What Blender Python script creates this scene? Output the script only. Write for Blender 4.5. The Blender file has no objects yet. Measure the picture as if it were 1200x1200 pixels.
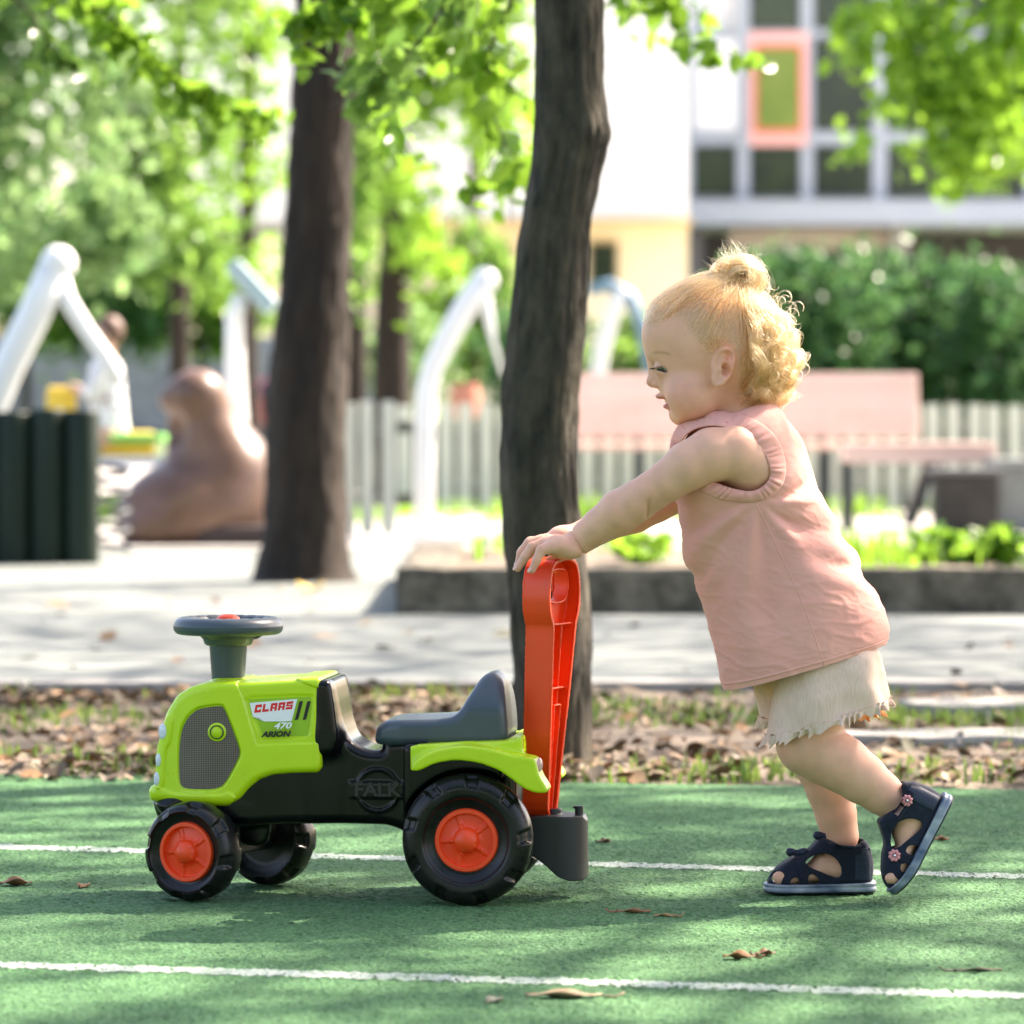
import bpy, bmesh, math, random
import numpy as np
from mathutils import Vector, Matrix, Euler, Quaternion
rng = random.Random(7)
nr = np.random.RandomState(11)
S = bpy.context.scene
COL = S.collection

# ------------------------------------------------------------------ camera
cam_d = bpy.data.cameras.new("camera")
cam = bpy.data.objects.new("camera", cam_d)
COL.objects.link(cam)
cam.location = (0, 0, 0.57)
cam.rotation_euler = (math.radians(90), 0, 0)
cam_d.sensor_width = 36.0
cam_d.lens = 150.0
cam_d.shift_y = -115.0 / 1200.0
cam_d.clip_start = 0.1
cam_d.clip_end = 600
cam_d.dof.use_dof = True
cam_d.dof.focus_distance = 4.99
cam_d.dof.aperture_fstop = 7.0
S.camera = cam

# ------------------------------------------------------------------ light
TO_SUN = Vector((0.60, 0.40, 0.74)).normalized()
EL = math.asin(TO_SUN.z)
AZ = math.atan2(TO_SUN.x, TO_SUN.y)
world = bpy.data.worlds.new("World")
S.world = world
world.use_nodes = True
wn = world.node_tree.nodes
bg = wn["Background"]
sky = wn.new("ShaderNodeTexSky")
sky.sky_type = 'NISHITA'
sky.sun_disc = False
sky.sun_elevation = EL
sky.sun_rotation = AZ
sky.dust_density = 3.0
sky.air_density = 1.0
world.node_tree.links.new(sky.outputs[0], bg.inputs[0])
bg.inputs[1].default_value = 0.15
sun_d = bpy.data.lights.new("sun", 'SUN')
sun_d.energy = 5.0
sun_d.angle = math.radians(0.5)
sun_d.color = (1.0, 0.95, 0.86)
sun = bpy.data.objects.new("sun", sun_d)
COL.objects.link(sun)
sun.rotation_euler = TO_SUN.to_track_quat('Z', 'Y').to_euler()
S.view_settings.view_transform = 'Standard'
S.view_settings.look = 'None'
S.view_settings.exposure = 2.0
S.view_settings.use_white_balance = True
S.view_settings.white_balance_temperature = 7200
S.view_settings.white_balance_tint = 17
S.view_settings.gamma = 1.0

# ------------------------------------------------------------------ helpers
def unp(px, py, Y):
    "pixel of the 1200 px photograph -> world point at depth Y"
    return Vector(((px - 600) / 5000 * Y, Y, 0.57 - (py - 485) / 5000 * Y))
def gy(py, z=0.0):
    return 5000 * (0.57 - z) / (py - 485)

def props(o, label=None, cat=None, group=None, kind=None):
    if label: o["label"] = label
    if cat: o["category"] = cat
    if group: o["group"] = group
    if kind: o["kind"] = kind
    return o

def empty(name, loc=(0, 0, 0), rz=0.0, **kw):
    o = bpy.data.objects.new(name, None)
    o.empty_display_size = 0.05
    COL.objects.link(o)
    o.location = loc
    o.rotation_euler = (0, 0, rz)
    return props(o, **kw)

def mesh_obj(name, verts, faces, mat=None, parent=None, smooth=True, **kw):
    me = bpy.data.meshes.new(name)
    if isinstance(verts, np.ndarray):
        faces = np.asarray(faces)
        nv, nf, k = len(verts), len(faces), faces.shape[1]
        me.vertices.add(nv); me.vertices.foreach_set("co", verts.astype(np.float32).ravel())
        me.loops.add(nf * k); me.loops.foreach_set("vertex_index", faces.astype(np.int32).ravel())
        me.polygons.add(nf)
        me.polygons.foreach_set("loop_start", np.arange(nf, dtype=np.int32) * k)
        me.update(calc_edges=True)
        me.validate()
    else:
        me.from_pydata([tuple(v) for v in verts], [], faces)
        me.update()
    if smooth:
        me.polygons.foreach_set("use_smooth", [True] * len(me.polygons))
    if mat: me.materials.append(mat)
    o = bpy.data.objects.new(name, me)
    COL.objects.link(o)
    if parent: o.parent = parent
    return props(o, **kw)

def bm_obj(name, bm, mat=None, parent=None, smooth=False, **kw):
    me = bpy.data.meshes.new(name)
    bm.to_mesh(me); bm.free()
    if smooth:
        me.polygons.foreach_set("use_smooth", [True] * len(me.polygons))
    if mat: me.materials.append(mat)
    o = bpy.data.objects.new(name, me)
    COL.objects.link(o)
    if parent: o.parent = parent
    return props(o, **kw)

def copy_tree(o, parent=None):
    c = o.copy(); COL.objects.link(c); c.parent = parent
    for ch in list(o.children): copy_tree(ch, c)
    return c

def bm_box(bm, lo, hi, M=None, bev=0.0):
    r = bmesh.ops.create_cube(bm, size=1.0)
    vs = r['verts']
    for v in vs:
        v.co = Vector([lo[i] + (v.co[i] + .5) * (hi[i] - lo[i]) for i in range(3)])
    if bev:
        es = list({e for v in vs for e in v.link_edges})
        rr = bmesh.ops.bevel(bm, geom=es, offset=bev, segments=2, affect='EDGES', profile=0.5)
        vs = list({v for f in rr['faces'] for v in f.verts} | {v for v in vs if v.is_valid})
    if M is not None:
        for v in vs: v.co = M @ v.co
    return vs

def tube_data(pts, rad, seg=8, closed=False, cap=True):
    "verts, quad/ngon faces for a tube along pts"
    pts = [Vector(p) for p in pts]; n = len(pts)
    if not hasattr(rad, '__len__'): rad = [rad] * n
    V, F = [], []
    t0 = None; up = None
    for i, p in enumerate(pts):
        a = pts[(i - 1) % n] if (closed or i) else p
        b = pts[(i + 1) % n] if (closed or i < n - 1) else p
        t = (b - a).normalized()
        if up is None:
            up = Vector((0, 0, 1)) if abs(t.z) < .9 else Vector((1, 0, 0))
            up = (up - t * up.dot(t)).normalized()
        else:
            up = (up - t * up.dot(t)).normalized()
        s = t.cross(up)
        for k in range(seg):
            an = 2 * math.pi * k / seg
            V.append(p + (up * math.cos(an) + s * math.sin(an)) * rad[i])
    m = n if closed else n - 1
    for i in range(m):
        for k in range(seg):
            a, b = i * seg, ((i + 1) % n) * seg
            F.append((a + k, a + (k + 1) % seg, b + (k + 1) % seg, b + k))
    if cap and not closed:
        F.append(tuple(range(seg))[::-1])
        F.append(tuple((n - 1) * seg + k for k in range(seg)))
    return V, F

class MB:
    "collects pieces of one mesh"
    def __init__(s): s.V = []; s.F = []
    def add(s, V, F):
        o = len(s.V)
        s.V += [tuple(v) for v in V]; s.F += [tuple(o + i for i in f) for f in F]
    def tube(s, *a, **k): s.add(*tube_data(*a, **k))
    def build(s, name, mat=None, parent=None, smooth=True, **kw):
        return mesh_obj(name, s.V, s.F, mat, parent, smooth, **kw)

def lathe(profile, seg=48, axis='z', origin=(0, 0, 0)):
    "profile: list of (r, h)"
    V, F = [], []
    for r, h in profile:
        for k in range(seg):
            a = 2 * math.pi * k / seg
            c, s_ = r * math.cos(a), r * math.sin(a)
            p = (c, s_, h) if axis == 'z' else (c, h, s_)
            V.append(tuple(p[i] + origin[i] for i in range(3)))
    for i in range(len(profile) - 1):
        for k in range(seg):
            F.append((i * seg + k, i * seg + (k + 1) % seg, (i + 1) * seg + (k + 1) % seg, (i + 1) * seg + k))
    return V, F

# ------------------------------------------------------------------ materials
def _nodes(name):
    m = bpy.data.materials.new(name); m.use_nodes = True
    nt = m.node_tree
    return m, nt, nt.nodes["Principled BSDF"]

def mat(name, col, rough=0.5, var=0.0, vscale=8.0, bump=0.0, bscale=200.0, bdist=0.001, spec=0.5, metal=0.0,
        coat=0.0, sss=0.0, col2=None, stretch=(1, 1, 1), detail=6.0, rvar=0.0, sheen=0.0):
    m, nt, p = _nodes(name)
    L = nt.links.new
    p.inputs["Roughness"].default_value = rough
    p.inputs["Metallic"].default_value = metal
    p.inputs["Specular IOR Level"].default_value = spec
    p.inputs["Coat Weight"].default_value = coat
    p.inputs["Coat Roughness"].default_value = 0.12
    p.inputs["Sheen Weight"].default_value = sheen
    if sss:
        p.inputs["Subsurface Weight"].default_value = sss
        p.inputs["Subsurface Radius"].default_value = (0.012, 0.005, 0.003)
        p.inputs["Subsurface Scale"].default_value = 1.0
    p.inputs["Base Color"].default_value = (*col, 1)
    tc = nt.nodes.new("ShaderNodeTexCoord"); mp = nt.nodes.new("ShaderNodeMapping")
    mp.inputs["Scale"].default_value = stretch
    L(tc.outputs["Object"], mp.inputs[0])
    if var or col2:
        n = nt.nodes.new("ShaderNodeTexNoise"); n.inputs["Scale"].default_value = vscale; n.inputs["Detail"].default_value = detail
        n.inputs["Roughness"].default_value = 0.65
        L(mp.outputs[0], n.inputs["Vector"])
        r = nt.nodes.new("ShaderNodeValToRGB")
        c2 = col2 or tuple(min(1, c * (1 + var)) for c in col)
        c1 = col if col2 else tuple(c * (1 - var) for c in col)
        r.color_ramp.elements[0].position = 0.35; r.color_ramp.elements[1].position = 0.65
        r.color_ramp.elements[0].color = (*c1, 1); r.color_ramp.elements[1].color = (*c2, 1)
        L(n.outputs["Fac"], r.inputs[0]); L(r.outputs[0], p.inputs["Base Color"])
        if rvar:
            mr = nt.nodes.new("ShaderNodeMapRange")
            mr.inputs["To Min"].default_value = max(0, rough - rvar); mr.inputs["To Max"].default_value = min(1, rough + rvar)
            mr.inputs["From Min"].default_value = .3; mr.inputs["From Max"].default_value = .7
            L(n.outputs["Fac"], mr.inputs[0]); L(mr.outputs[0], p.inputs["Roughness"])
    if bump:
        n2 = nt.nodes.new("ShaderNodeTexNoise"); n2.inputs["Scale"].default_value = bscale; n2.inputs["Detail"].default_value = 4
        L(mp.outputs[0], n2.inputs["Vector"])
        b = nt.nodes.new("ShaderNodeBump"); b.inputs["Strength"].default_value = bump; b.inputs["Distance"].default_value = bdist
        L(n2.outputs["Fac"], b.inputs["Height"]); L(b.outputs[0], p.inputs["Normal"])
    return m

def leaf_mat(name, c1, c2, trans=0.5, spec=0.3):
    m, nt, p = _nodes(name)
    L = nt.links.new
    out = nt.nodes["Material Output"]
    g = nt.nodes.new("ShaderNodeNewGeometry")
    r = nt.nodes.new("ShaderNodeValToRGB")
    r.color_ramp.elements[0].color = (*c1, 1); r.color_ramp.elements[1].color = (*c2, 1)
    L(g.outputs["Random Per Island"], r.inputs[0])
    L(r.outputs[0], p.inputs["Base Color"])
    p.inputs["Roughness"].default_value = 0.30; p.inputs["Specular IOR Level"].default_value = spec
    t = nt.nodes.new("ShaderNodeBsdfTranslucent")
    hs = nt.nodes.new("ShaderNodeHueSaturation"); hs.inputs["Hue"].default_value = 0.475; hs.inputs["Saturation"].default_value = 0.96; hs.inputs["Value"].default_value = 2.1
    L(r.outputs[0], hs.inputs["Color"]); L(hs.outputs[0], t.inputs["Color"])
    mx = nt.nodes.new("ShaderNodeMixShader"); mx.inputs[0].default_value = trans
    L(p.outputs[0], mx.inputs[1]); L(t.outputs[0], mx.inputs[2]); L(mx.outputs[0], out.inputs["Surface"])
    return m

# ------------------------------------------------------------------ implicit modelling
def smin(a, b, k):
    h = np.clip(0.5 + 0.5 * (b - a) / k, 0, 1)
    return b * (1 - h) + a * h - k * h * (1 - h)
def smax(a, b, k): return -smin(-a, -b, k)
def length(v): return np.sqrt((v * v).sum(-1))
def sphere(P, c, r): return length(P - np.array(c)) - r
def ellip(P, c, r, R=None):
    q = P - np.array(c)
    if R is not None: q = q @ R
    r = np.array(r)
    k0 = length(q / r); k1 = length(q / (r * r))
    return k0 * (k0 - 1) / np.maximum(k1, 1e-9)
def cone(P, a, b, ra, rb):
    "capsule with two radii"
    a = np.array(a); b = np.array(b)
    ab = b - a
    t = np.clip(((P - a) @ ab) / ab.dot(ab), 0, 1)
    return length(P - a - t[:, None] * ab) - (ra + (rb - ra) * t)
def ext(d2, y, half, r):
    q0 = d2 + r; q1 = np.abs(y) - half + r
    return np.minimum(np.maximum(q0, q1), 0) + np.sqrt(np.maximum(q0, 0) ** 2 + np.maximum(q1, 0) ** 2) - r
def box(P, lo, hi, r=0.0):
    lo = np.array(lo); hi = np.array(hi)
    q = np.abs(P - (lo + hi) / 2) - (hi - lo) / 2 + r
    return np.minimum(q.max(-1), 0) + length(np.maximum(q, 0)) - r
def sstep(a, b, x):
    t = np.clip((x - a) / (b - a), 0, 1); return t * t * (3 - 2 * t)

def chaikin(pts, it=2, closed=True, w=0.25):
    p = np.array(pts, float)
    for _ in range(it):
        if closed:
            q = np.roll(p, -1, 0)
            p = np.stack([p * (1 - w) + q * w, p * w + q * (1 - w)], 1).reshape(-1, 2)
        else:
            q = p[1:]; a = p[:-1]
            m = np.stack([a * (1 - w) + q * w, a * w + q * (1 - w)], 1).reshape(-1, 2)
            p = np.vstack([p[:1], m[1:-1], p[-1:]])
    return p

class Poly:
    "signed distance to a polygon in 2D, cached on a grid"
    def __init__(s, pts, it=0, h=0.001, pad=0.035, w=0.25):
        p = chaikin(pts, it, w=w) if it else np.array(pts, float)
        s.pts = p
        s.lo = p.min(0) - pad; s.h = h
        n = np.ceil((p.max(0) + pad - s.lo) / h).astype(int) + 2
        gx, gz = np.meshgrid(s.lo[0] + np.arange(n[0]) * h, s.lo[1] + np.arange(n[1]) * h, indexing='ij')
        Q = np.stack([gx.ravel(), gz.ravel()], 1)
        d = np.full(len(Q), 1e9); sg = np.zeros(len(Q), int)
        for i in range(len(p)):
            a = p[i]; b = p[(i + 1) % len(p)]; e = b - a
            if e.dot(e) < 1e-14: continue
            w_ = Q - a
            t = np.clip((w_ @ e) / e.dot(e), 0, 1)
            d = np.minimum(d, ((w_ - t[:, None] * e) ** 2).sum(1))
            c = ((a[1] > Q[:, 1]) != (b[1] > Q[:, 1]))
            if abs(e[1]) > 1e-12:
                c &= Q[:, 0] < e[0] * (Q[:, 1] - a[1]) / e[1] + a[0]
                sg ^= c
        s.g = (np.sqrt(d) * np.where(sg == 1, -1, 1)).reshape(n)
        s.n = n
    def __call__(s, x, z):
        u = (x - s.lo[0]) / s.h; v = (z - s.lo[1]) / s.h
        uc = np.clip(u, 0, s.n[0] - 1.001); vc = np.clip(v, 0, s.n[1] - 1.001)
        i = uc.astype(int); j = vc.astype(int); fu = uc - i; fv = vc - j
        g = s.g
        d = (g[i, j] * (1 - fu) * (1 - fv) + g[i + 1, j] * fu * (1 - fv) + g[i, j + 1] * (1 - fu) * fv + g[i + 1, j + 1] * fu * fv)
        return d + np.hypot(u - uc, v - vc) * s.h

def axis_pts(segs):
    "segs: list of (start, step) then end as float -> monotone axis"
    out = []
    for k in range(len(segs) - 1):
        a, h = segs[k]; b = segs[k + 1][0] if isinstance(segs[k + 1], tuple) else segs[k + 1]
        n = max(1, int(round((b - a) / h)))
        out += [a + (b - a) * i / n for i in range(n)]
    out.append(segs[-1] if not isinstance(segs[-1], tuple) else segs[-1][0])
    return np.array(out)

def surface(f, lo=None, hi=None, h=0.0015, axes=None, B=8, margin=1.7, proj=2):
    if axes is None:
        axes = [np.arange(lo[i] - h, hi[i] + 2 * h, h) for i in range(3)]
    ax = []
    for a in axes:
        n = len(a) - 1; m = (-n) % B
        step = a[-1] - a[-2]
        a = np.concatenate([a, a[-1] + step * np.arange(1, m + 1)])
        ax.append(a)
    nb = [(len(a) - 1) // B for a in ax]
    bi = np.stack(np.meshgrid(*[np.arange(n) for n in nb], indexing='ij'), -1).reshape(-1, 3)
    L = np.stack([ax[k][bi[:, k] * B] for k in range(3)], 1); H = np.stack([ax[k][bi[:, k] * B + B] for k in range(3)], 1)
    C = (L + H) / 2; R = length(H - L) / 2
    d = np.concatenate([f(C[i:i + 60000]) for i in range(0, len(C), 60000)])
    bi = bi[np.abs(d) < R * margin]
    cells_key, cells_pos, quads = [], [], []
    N1 = len(ax[1]) + 2; N2 = len(ax[2]) + 2
    loc = np.stack(np.meshgrid(*[np.arange(B + 1)] * 3, indexing='ij'), -1).reshape(-1, 3)
    CH = 260
    E = []
    for o in ((0, 0, 0), (1, 0, 0), (0, 1, 0), (0, 0, 1), (1, 1, 0), (1, 0, 1), (0, 1, 1)):
        for k in range(3):
            if o[k] == 0:
                q = list(o); q[k] = 1
                E.append((tuple(o), tuple(q), k))
    qk = []
    for c0 in range(0, len(bi), CH):
        b = bi[c0:c0 + CH]
        G = b[:, None, :] * B + loc[None]
        P = np.stack([ax[k][G[..., k]] for k in range(3)], -1)
        D = f(P.reshape(-1, 3)).reshape(len(b), B + 1, B + 1, B + 1)
        neg = D < 0
        s = 0
        def sub(A, o): return A[:, o[0]:o[0] + B, o[1]:o[1] + B, o[2]:o[2] + B]
        cnt = sum(sub(neg, (i, j, k)).astype(np.int8) for i in (0, 1) for j in (0, 1) for k in (0, 1))
        act = np.argwhere((cnt > 0) & (cnt < 8))
        if not len(act): continue
        ab, ai, aj, ak = act.T
        pos = np.zeros((len(act), 3)); num = np.zeros(len(act))
        base = b[ab] * B + np.stack([ai, aj, ak], 1)
        for (o, q, k) in E:
            d0 = D[ab, ai + o[0], aj + o[1], ak + o[2]]; d1 = D[ab, ai + q[0], aj + q[1], ak + q[2]]
            m = (d0 < 0) != (d1 < 0)
            t = np.where(m, d0 / np.where(m, d0 - d1, 1), 0)
            p0 = np.stack([ax[x][base[:, x] + o[x]] for x in range(3)], 1)
            p1 = np.stack([ax[x][base[:, x] + q[x]] for x in range(3)], 1)
            pos += np.where(m[:, None], p0 + (p1 - p0) * t[:, None], 0); num += m
        pos /= num[:, None]
        key = (base[:, 0] * N1 + base[:, 1]) * N2 + base[:, 2]
        cells_key.append(key); cells_pos.append(pos)
        d0 = D[ab, ai, aj, ak] < 0
        for k in range(3):
            o = [0, 0, 0]; o[k] = 1
            d1 = D[ab, ai + o[0], aj + o[1], ak + o[2]] < 0
            m = d0 != d1
            u, v = [(1, 2), (2, 0), (0, 1)][k]
            bu = np.zeros(3, int); bu[u] = 1; bv = np.zeros(3, int); bv[v] = 1
            bs = base[m]
            kk = [((x[:, 0] * N1 + x[:, 1]) * N2 + x[:, 2]) for x in (bs, bs - bu, bs - bu - bv, bs - bv)]
            q4 = np.stack(kk, 1)
            fl = d0[m]
            q4[~fl] = q4[~fl][:, ::-1]
            qk.append(q4)
    key = np.concatenate(cells_key); pos = np.concatenate(cells_pos); qk = np.concatenate(qk)
    o = np.argsort(key); key = key[o]; pos = pos[o]
    idx = np.searchsorted(key, qk); idx = np.minimum(idx, len(key) - 1)
    ok = (key[idx] == qk).all(1)
    quads = idx[ok]
    e = 0.0004
    hm = min(np.diff(a).min() for a in ax)
    for _ in range(proj):
        d = f(pos)
        g = np.stack([f(pos + np.eye(3)[k] * e) - f(pos - np.eye(3)[k] * e) for k in range(3)], 1) / (2 * e)
        gl = np.maximum((g * g).sum(1), 0.2)
        st = -(d / gl)[:, None] * g
        sl = length(st)[:, None]
        pos = pos + st * np.minimum(1, hm * 0.8 / np.maximum(sl, 1e-9))
    return pos, quads

def sdf_obj(name, f, lo, hi, h, mat_, parent=None, margin=1.7, proj=2, axes=None, **kw):
    V, F = surface(f, lo, hi, h, margin=margin, proj=proj, axes=axes)
    return mesh_obj(name, V, F, mat_, parent, True, **kw)
# ================================================================== ride-on tractor
TH = math.radians(6.0)
TX, TY = -0.19, 5.065
tractor = empty("ride_on_tractor", (TX, TY, 0), -TH, label="green toy ride-on tractor with black chassis and red push handle standing on the green court", cat="toy tractor")
def T(px, py, ly=-0.08):
    u = (px - 600) / 5000; v = (py - 485) / 5000; s, c = math.sin(TH), math.cos(TH)
    Y = (ly + TX * s + TY * c) / (u * s + c)
    X = u * Y
    return ((X - TX) * c - (Y - TY) * s, 0.57 - v * Y)
def TP(pts, ly=-0.08, it=0, **k): return Poly([T(a, b, ly) for a, b in pts], it, **k)

m_green = mat("lime_plastic", (0.46, 0.68, 0.010), 0.30, var=0.03, vscale=30, bump=0.06, bscale=500, bdist=.0006, rvar=.05)
m_black = mat("black_plastic", (0.0025, 0.0028, 0.0036), 0.20, spec=.32, bump=0.05, bscale=60, bdist=.001, var=.3, vscale=12, rvar=.06)
m_black_dull = mat("hitch_plastic", (0.014, 0.017, 0.020), 0.42, bump=0.12, bscale=500, bdist=.0005, var=.2, vscale=20)
m_slate = mat("slate_plastic", (0.048, 0.066, 0.080), 0.36, bump=0.08, bscale=600, bdist=.0005, var=.04, vscale=20, rvar=.05)
m_red = mat("red_plastic", (0.90, 0.062, 0.008), 0.40, bump=0.06, bscale=300, bdist=.0008, var=.05, vscale=12, rvar=.06)
m_tyre = mat("tyre_plastic", (0.0030, 0.0033, 0.0036), 0.3, spec=.35, bump=0.15, bscale=400, bdist=.0006, col2=(.012, .0125, .011), vscale=26, rvar=.12, detail=9)
m_lamp = mat("lamp_sticker", (0.62, 0.66, 0.72), 0.18, var=.12, vscale=300)
m_white = mat("white_sticker", (0.8, 0.8, 0.8), 0.3)
m_redink = mat("red_ink", (0.75, 0.008, 0.016), 0.3)
m_blackink = mat("black_ink", (0.006, 0.006, 0.006), 0.3)
m_dkgreen = mat("green_sticker", (0.27, 0.48, 0.014), 0.3)

# hood ----------------------------------------------------------------
HW = 0.078
hood_p = TP([(171, 930), (176, 921), (178, 905), (180, 885), (184, 858), (191, 836), (204, 816), (222, 805), (248, 800), (300, 798.5), (371, 794), (374.5, 797), (375, 860), (375.5, 900), (371, 906.5), (345, 907), (318, 909), (302, 915), (290, 925), (281, 936), (272, 942), (258, 943.5), (215, 942), (173, 939)], it=1, w=.12)
grille_pts = [(206, 920), (205.5, 880), (209, 855), (217, 840), (230, 829), (257, 825.5), (262, 827.5), (281, 877), (281, 888), (262, 922.5), (250, 927.5), (212, 927.5)]
grille_p = TP(grille_pts, it=2, w=.2)
panel_p = TP([(284, 817), (366, 814), (366, 830), (361, 864.5), (306, 866.5), (303, 862)], it=1, w=.1)
contour_p = TP([(283, 817), (299, 872), (302, 874), (330, 872), (380, 871), (380, 810), (300, 780), (270, 790)], it=1, w=.08)
lip_p = TP([(166, 926), (176, 922), (200, 931.5), (258, 932.5), (267, 929), (276, 936), (262, 950), (166, 946)], it=1, w=.1)
light_p = TP([(178, 925), (178, 880), (183, 868), (192, 838), (200, 840), (197, 870), (190, 880), (188, 925)], it=1, w=.2, )
bossx, bossz = T(269, 800, 0)
def f_hood(P):
    x, y, z = P.T
    d2 = hood_p(x, z)
    w = HW - 0.020 * sstep(-0.15, -0.26, x) - 0.004 * sstep(.06, .12, z)
    d = ext(d2, y, w, 0.0085)
    side = sstep(0.035, 0.055, np.abs(y))
    g = grille_p(x, z); d = d + 0.0026 * side * (1 - sstep(-0.0003, 0.0008, g))
    c = contour_p(x, z); d = d + 0.0020 * side * (1 - sstep(-.0004, .0009, c))
    p = panel_p(x, z); d = d + 0.0012 * side * (1 - sstep(-.0006, .0008, p))
    l = lip_p(x, z); d = d - 0.0026 * (1 - sstep(-.0005, .0008, l))
    q = light_p(x, z); d = d - 0.0022 * (1 - sstep(-.0005, .0012, q)) * sstep(.02, .03, np.abs(y))
    r = np.hypot(x - bossx, y)
    boss = np.maximum(r - 0.0205, np.abs(z - bossz) - .006)
    d = smin(d, boss, .004)
    return d
lo = (hood_p.pts[:, 0].min() - .008, -.09, hood_p.pts[:, 1].min() - .008); hi = (hood_p.pts[:, 0].max() + .004, .09, hood_p.pts[:, 1].max() + .012)
sdf_obj("hood", f_hood, lo, hi, 0.0016, m_green, tractor)

# surface stickers sit on the hood side: flat meshes projected on the side plane, slightly proud
def side_sheet(name, pts, mat_, parent, proud, it=0, ly=-0.08, thick=.0008, far=False, surf=None):
    pp = [T(a, b, ly) for a, b in pts]
    pp = chaikin(pp, it, w=.2) if it else np.array(pp)
    bm = bmesh.new()
    s = 1 if far else -1
    vs = []
    for x, z in pp:
        vs.append(bm.verts.new((x, 0, z)))
    f = bm.faces.new(vs)
    if len(vs) > 4: bmesh.ops.triangulate(bm, faces=[f])
    bmesh.ops.recalc_face_normals(bm, faces=bm.faces[:])
    r = bmesh.ops.extrude_face_region(bm, geom=bm.faces[:])
    for v in r['geom']:
        if isinstance(v, bmesh.types.BMVert): v.co.y += thick
    for v in bm.verts:
        yy = surf(v.co.x, v.co.z) if surf else HW
        v.co.y = s * (yy + proud + (v.co.y))
    return bm_obj(name, bm, mat_, parent)
def hood_y(x, z):
    return HW - 0.020 * float(sstep(-0.15, -0.26, np.array(x))) - 0.004 * float(sstep(.06, .12, np.array(z)))
# grille mesh: perforated-looking dark panel
m, nt, p = _nodes("grille_mesh")
m_grille = m
tc = nt.nodes.new("ShaderNodeTexCoord"); mp = nt.nodes.new("ShaderNodeMapping"); mp.inputs["Rotation"].default_value = (math.radians(90), 0, 0)
vo = nt.nodes.new("ShaderNodeTexVoronoi"); vo.voronoi_dimensions = '2D'; vo.inputs["Scale"].default_value = 470; vo.inputs["Randomness"].default_value = 0.0
nt.links.new(tc.outputs["Object"], mp.inputs[0]); nt.links.new(mp.outputs[0], vo.inputs["Vector"])
cr = nt.nodes.new("ShaderNodeValToRGB"); cr.color_ramp.elements[0].color = (0.028, 0.022, 0.018, 1); cr.color_ramp.elements[1].color = (0.24, 0.185, 0.145, 1)
cr.color_ramp.elements[0].position = .30; cr.color_ramp.elements[1].position = .5
nt.links.new(vo.outputs["Distance"], cr.inputs[0])
nz = nt.nodes.new("ShaderNodeTexNoise"); nz.inputs["Scale"].default_value = 28; nt.links.new(tc.outputs["Object"], nz.inputs["Vector"])
mxc = nt.nodes.new("ShaderNodeMix"); mxc.data_type = 'RGBA'; mxc.blend_type = 'MULTIPLY'; mxc.inputs[0].default_value = .35
nt.links.new(cr.outputs[0], mxc.inputs[6]); nt.links.new(nz.outputs["Fac"], mxc.inputs[7])
nt.links.new(mxc.outputs[2], p.inputs["Base Color"])
p.inputs["Roughness"].default_value = .5
g_in = [(a + (243 - a) * .045, b + (878 - b) * .04) for a, b in grille_pts]
side_sheet("grille", g_in, m_grille, tractor, -0.0024, it=2, surf=hood_y)
side_sheet("grille", g_in, m_grille, tractor, -0.0024, it=2, surf=hood_y, far=True)
# round emblem on the grille
cx, cz = T(253, 858.5)
V, F = lathe([(0.0001, -.0008), (0.0075, -.0008), (.0078, 0), (.0088, .0006), (0.0104, .0004), (.0112, .0025)], 36, 'y')
ey = hood_y(cx, cz)
emb = mesh_obj("grille_emblem", [(a + cx, -(ey + .0002) + b, c + cz) for a, b, c in V], F, m_green, tractor)
V, F = lathe([(0.0070, 0), (0.0072, -.0012), (.0082, -.0012), (.0084, 0)], 36, 'y')
mesh_obj("emblem_ring", [(a + cx, -(ey + .0004) + b, c + cz) for a, b, c in V], F, m_blackink, emb)
# sticker field
fld = side_sheet("badge_field", [(290, 820), (347, 817.5), (363, 817), (363.5, 830), (359, 862.5), (308, 864)], m_dkgreen, tractor, -0.0031, surf=hood_y, thick=.0006)
plate = side_sheet("badge", [(291.3, 824.3), (347.3, 819.6), (340.5, 845.5), (331, 846), (308, 846), (303, 842), (295, 840.5)], m_white, tractor, -0.0022, surf=hood_y, thick=.0005)
# block letters of the maker's word
def glyphs():
    t = .31
    return {'C': [(0, 0, 1, t), (0, 0, .36, 1), (0, 1 - t, 1, 1), (.66, .0, 1, .38), (.66, .62, 1, 1)], 'L': [(0, 0, .36, 1), (0, 0, 1, t)],
            'A': [(0, 0, .36, 1), (.66, 0, 1, 1), (0, 1 - t, 1, 1), (0, .3, 1, .5)],
            'S': [(0, 0, 1, t), (0, .4, 1, .6), (0, 1 - t, 1, 1), (0, .5, .28, 1), (.72, 0, 1, .5)]}
G = glyphs()
V, F = [], []
x0, y0, x1, y1 = 296.5, 836.0, 342, 831.5
for i, ch in enumerate("CLAAS"):
    for k, (a, b, c, d) in enumerate(G[ch]):
        o = len(V)
        for (u, w_) in ((a, b), (c, b), (c, d), (a, d)):
            fx = (i * 1.19 + u) / (4 * 1.19 + 1)
            py = y0 + (y1 - y0) * fx - w_ * 9.4 + 0
            px = x0 + (341 - x0) * fx + w_ * 1.8
            lx, lz = T(px, py)
            V.append((lx, -(hood_y(lx, lz) - .00165 + .00004 * k), lz))
        F.append((o, o + 1, o + 2, o + 3))
mesh_obj("badge_lettering", V, F, m_redink, plate, smooth=False)
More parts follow.
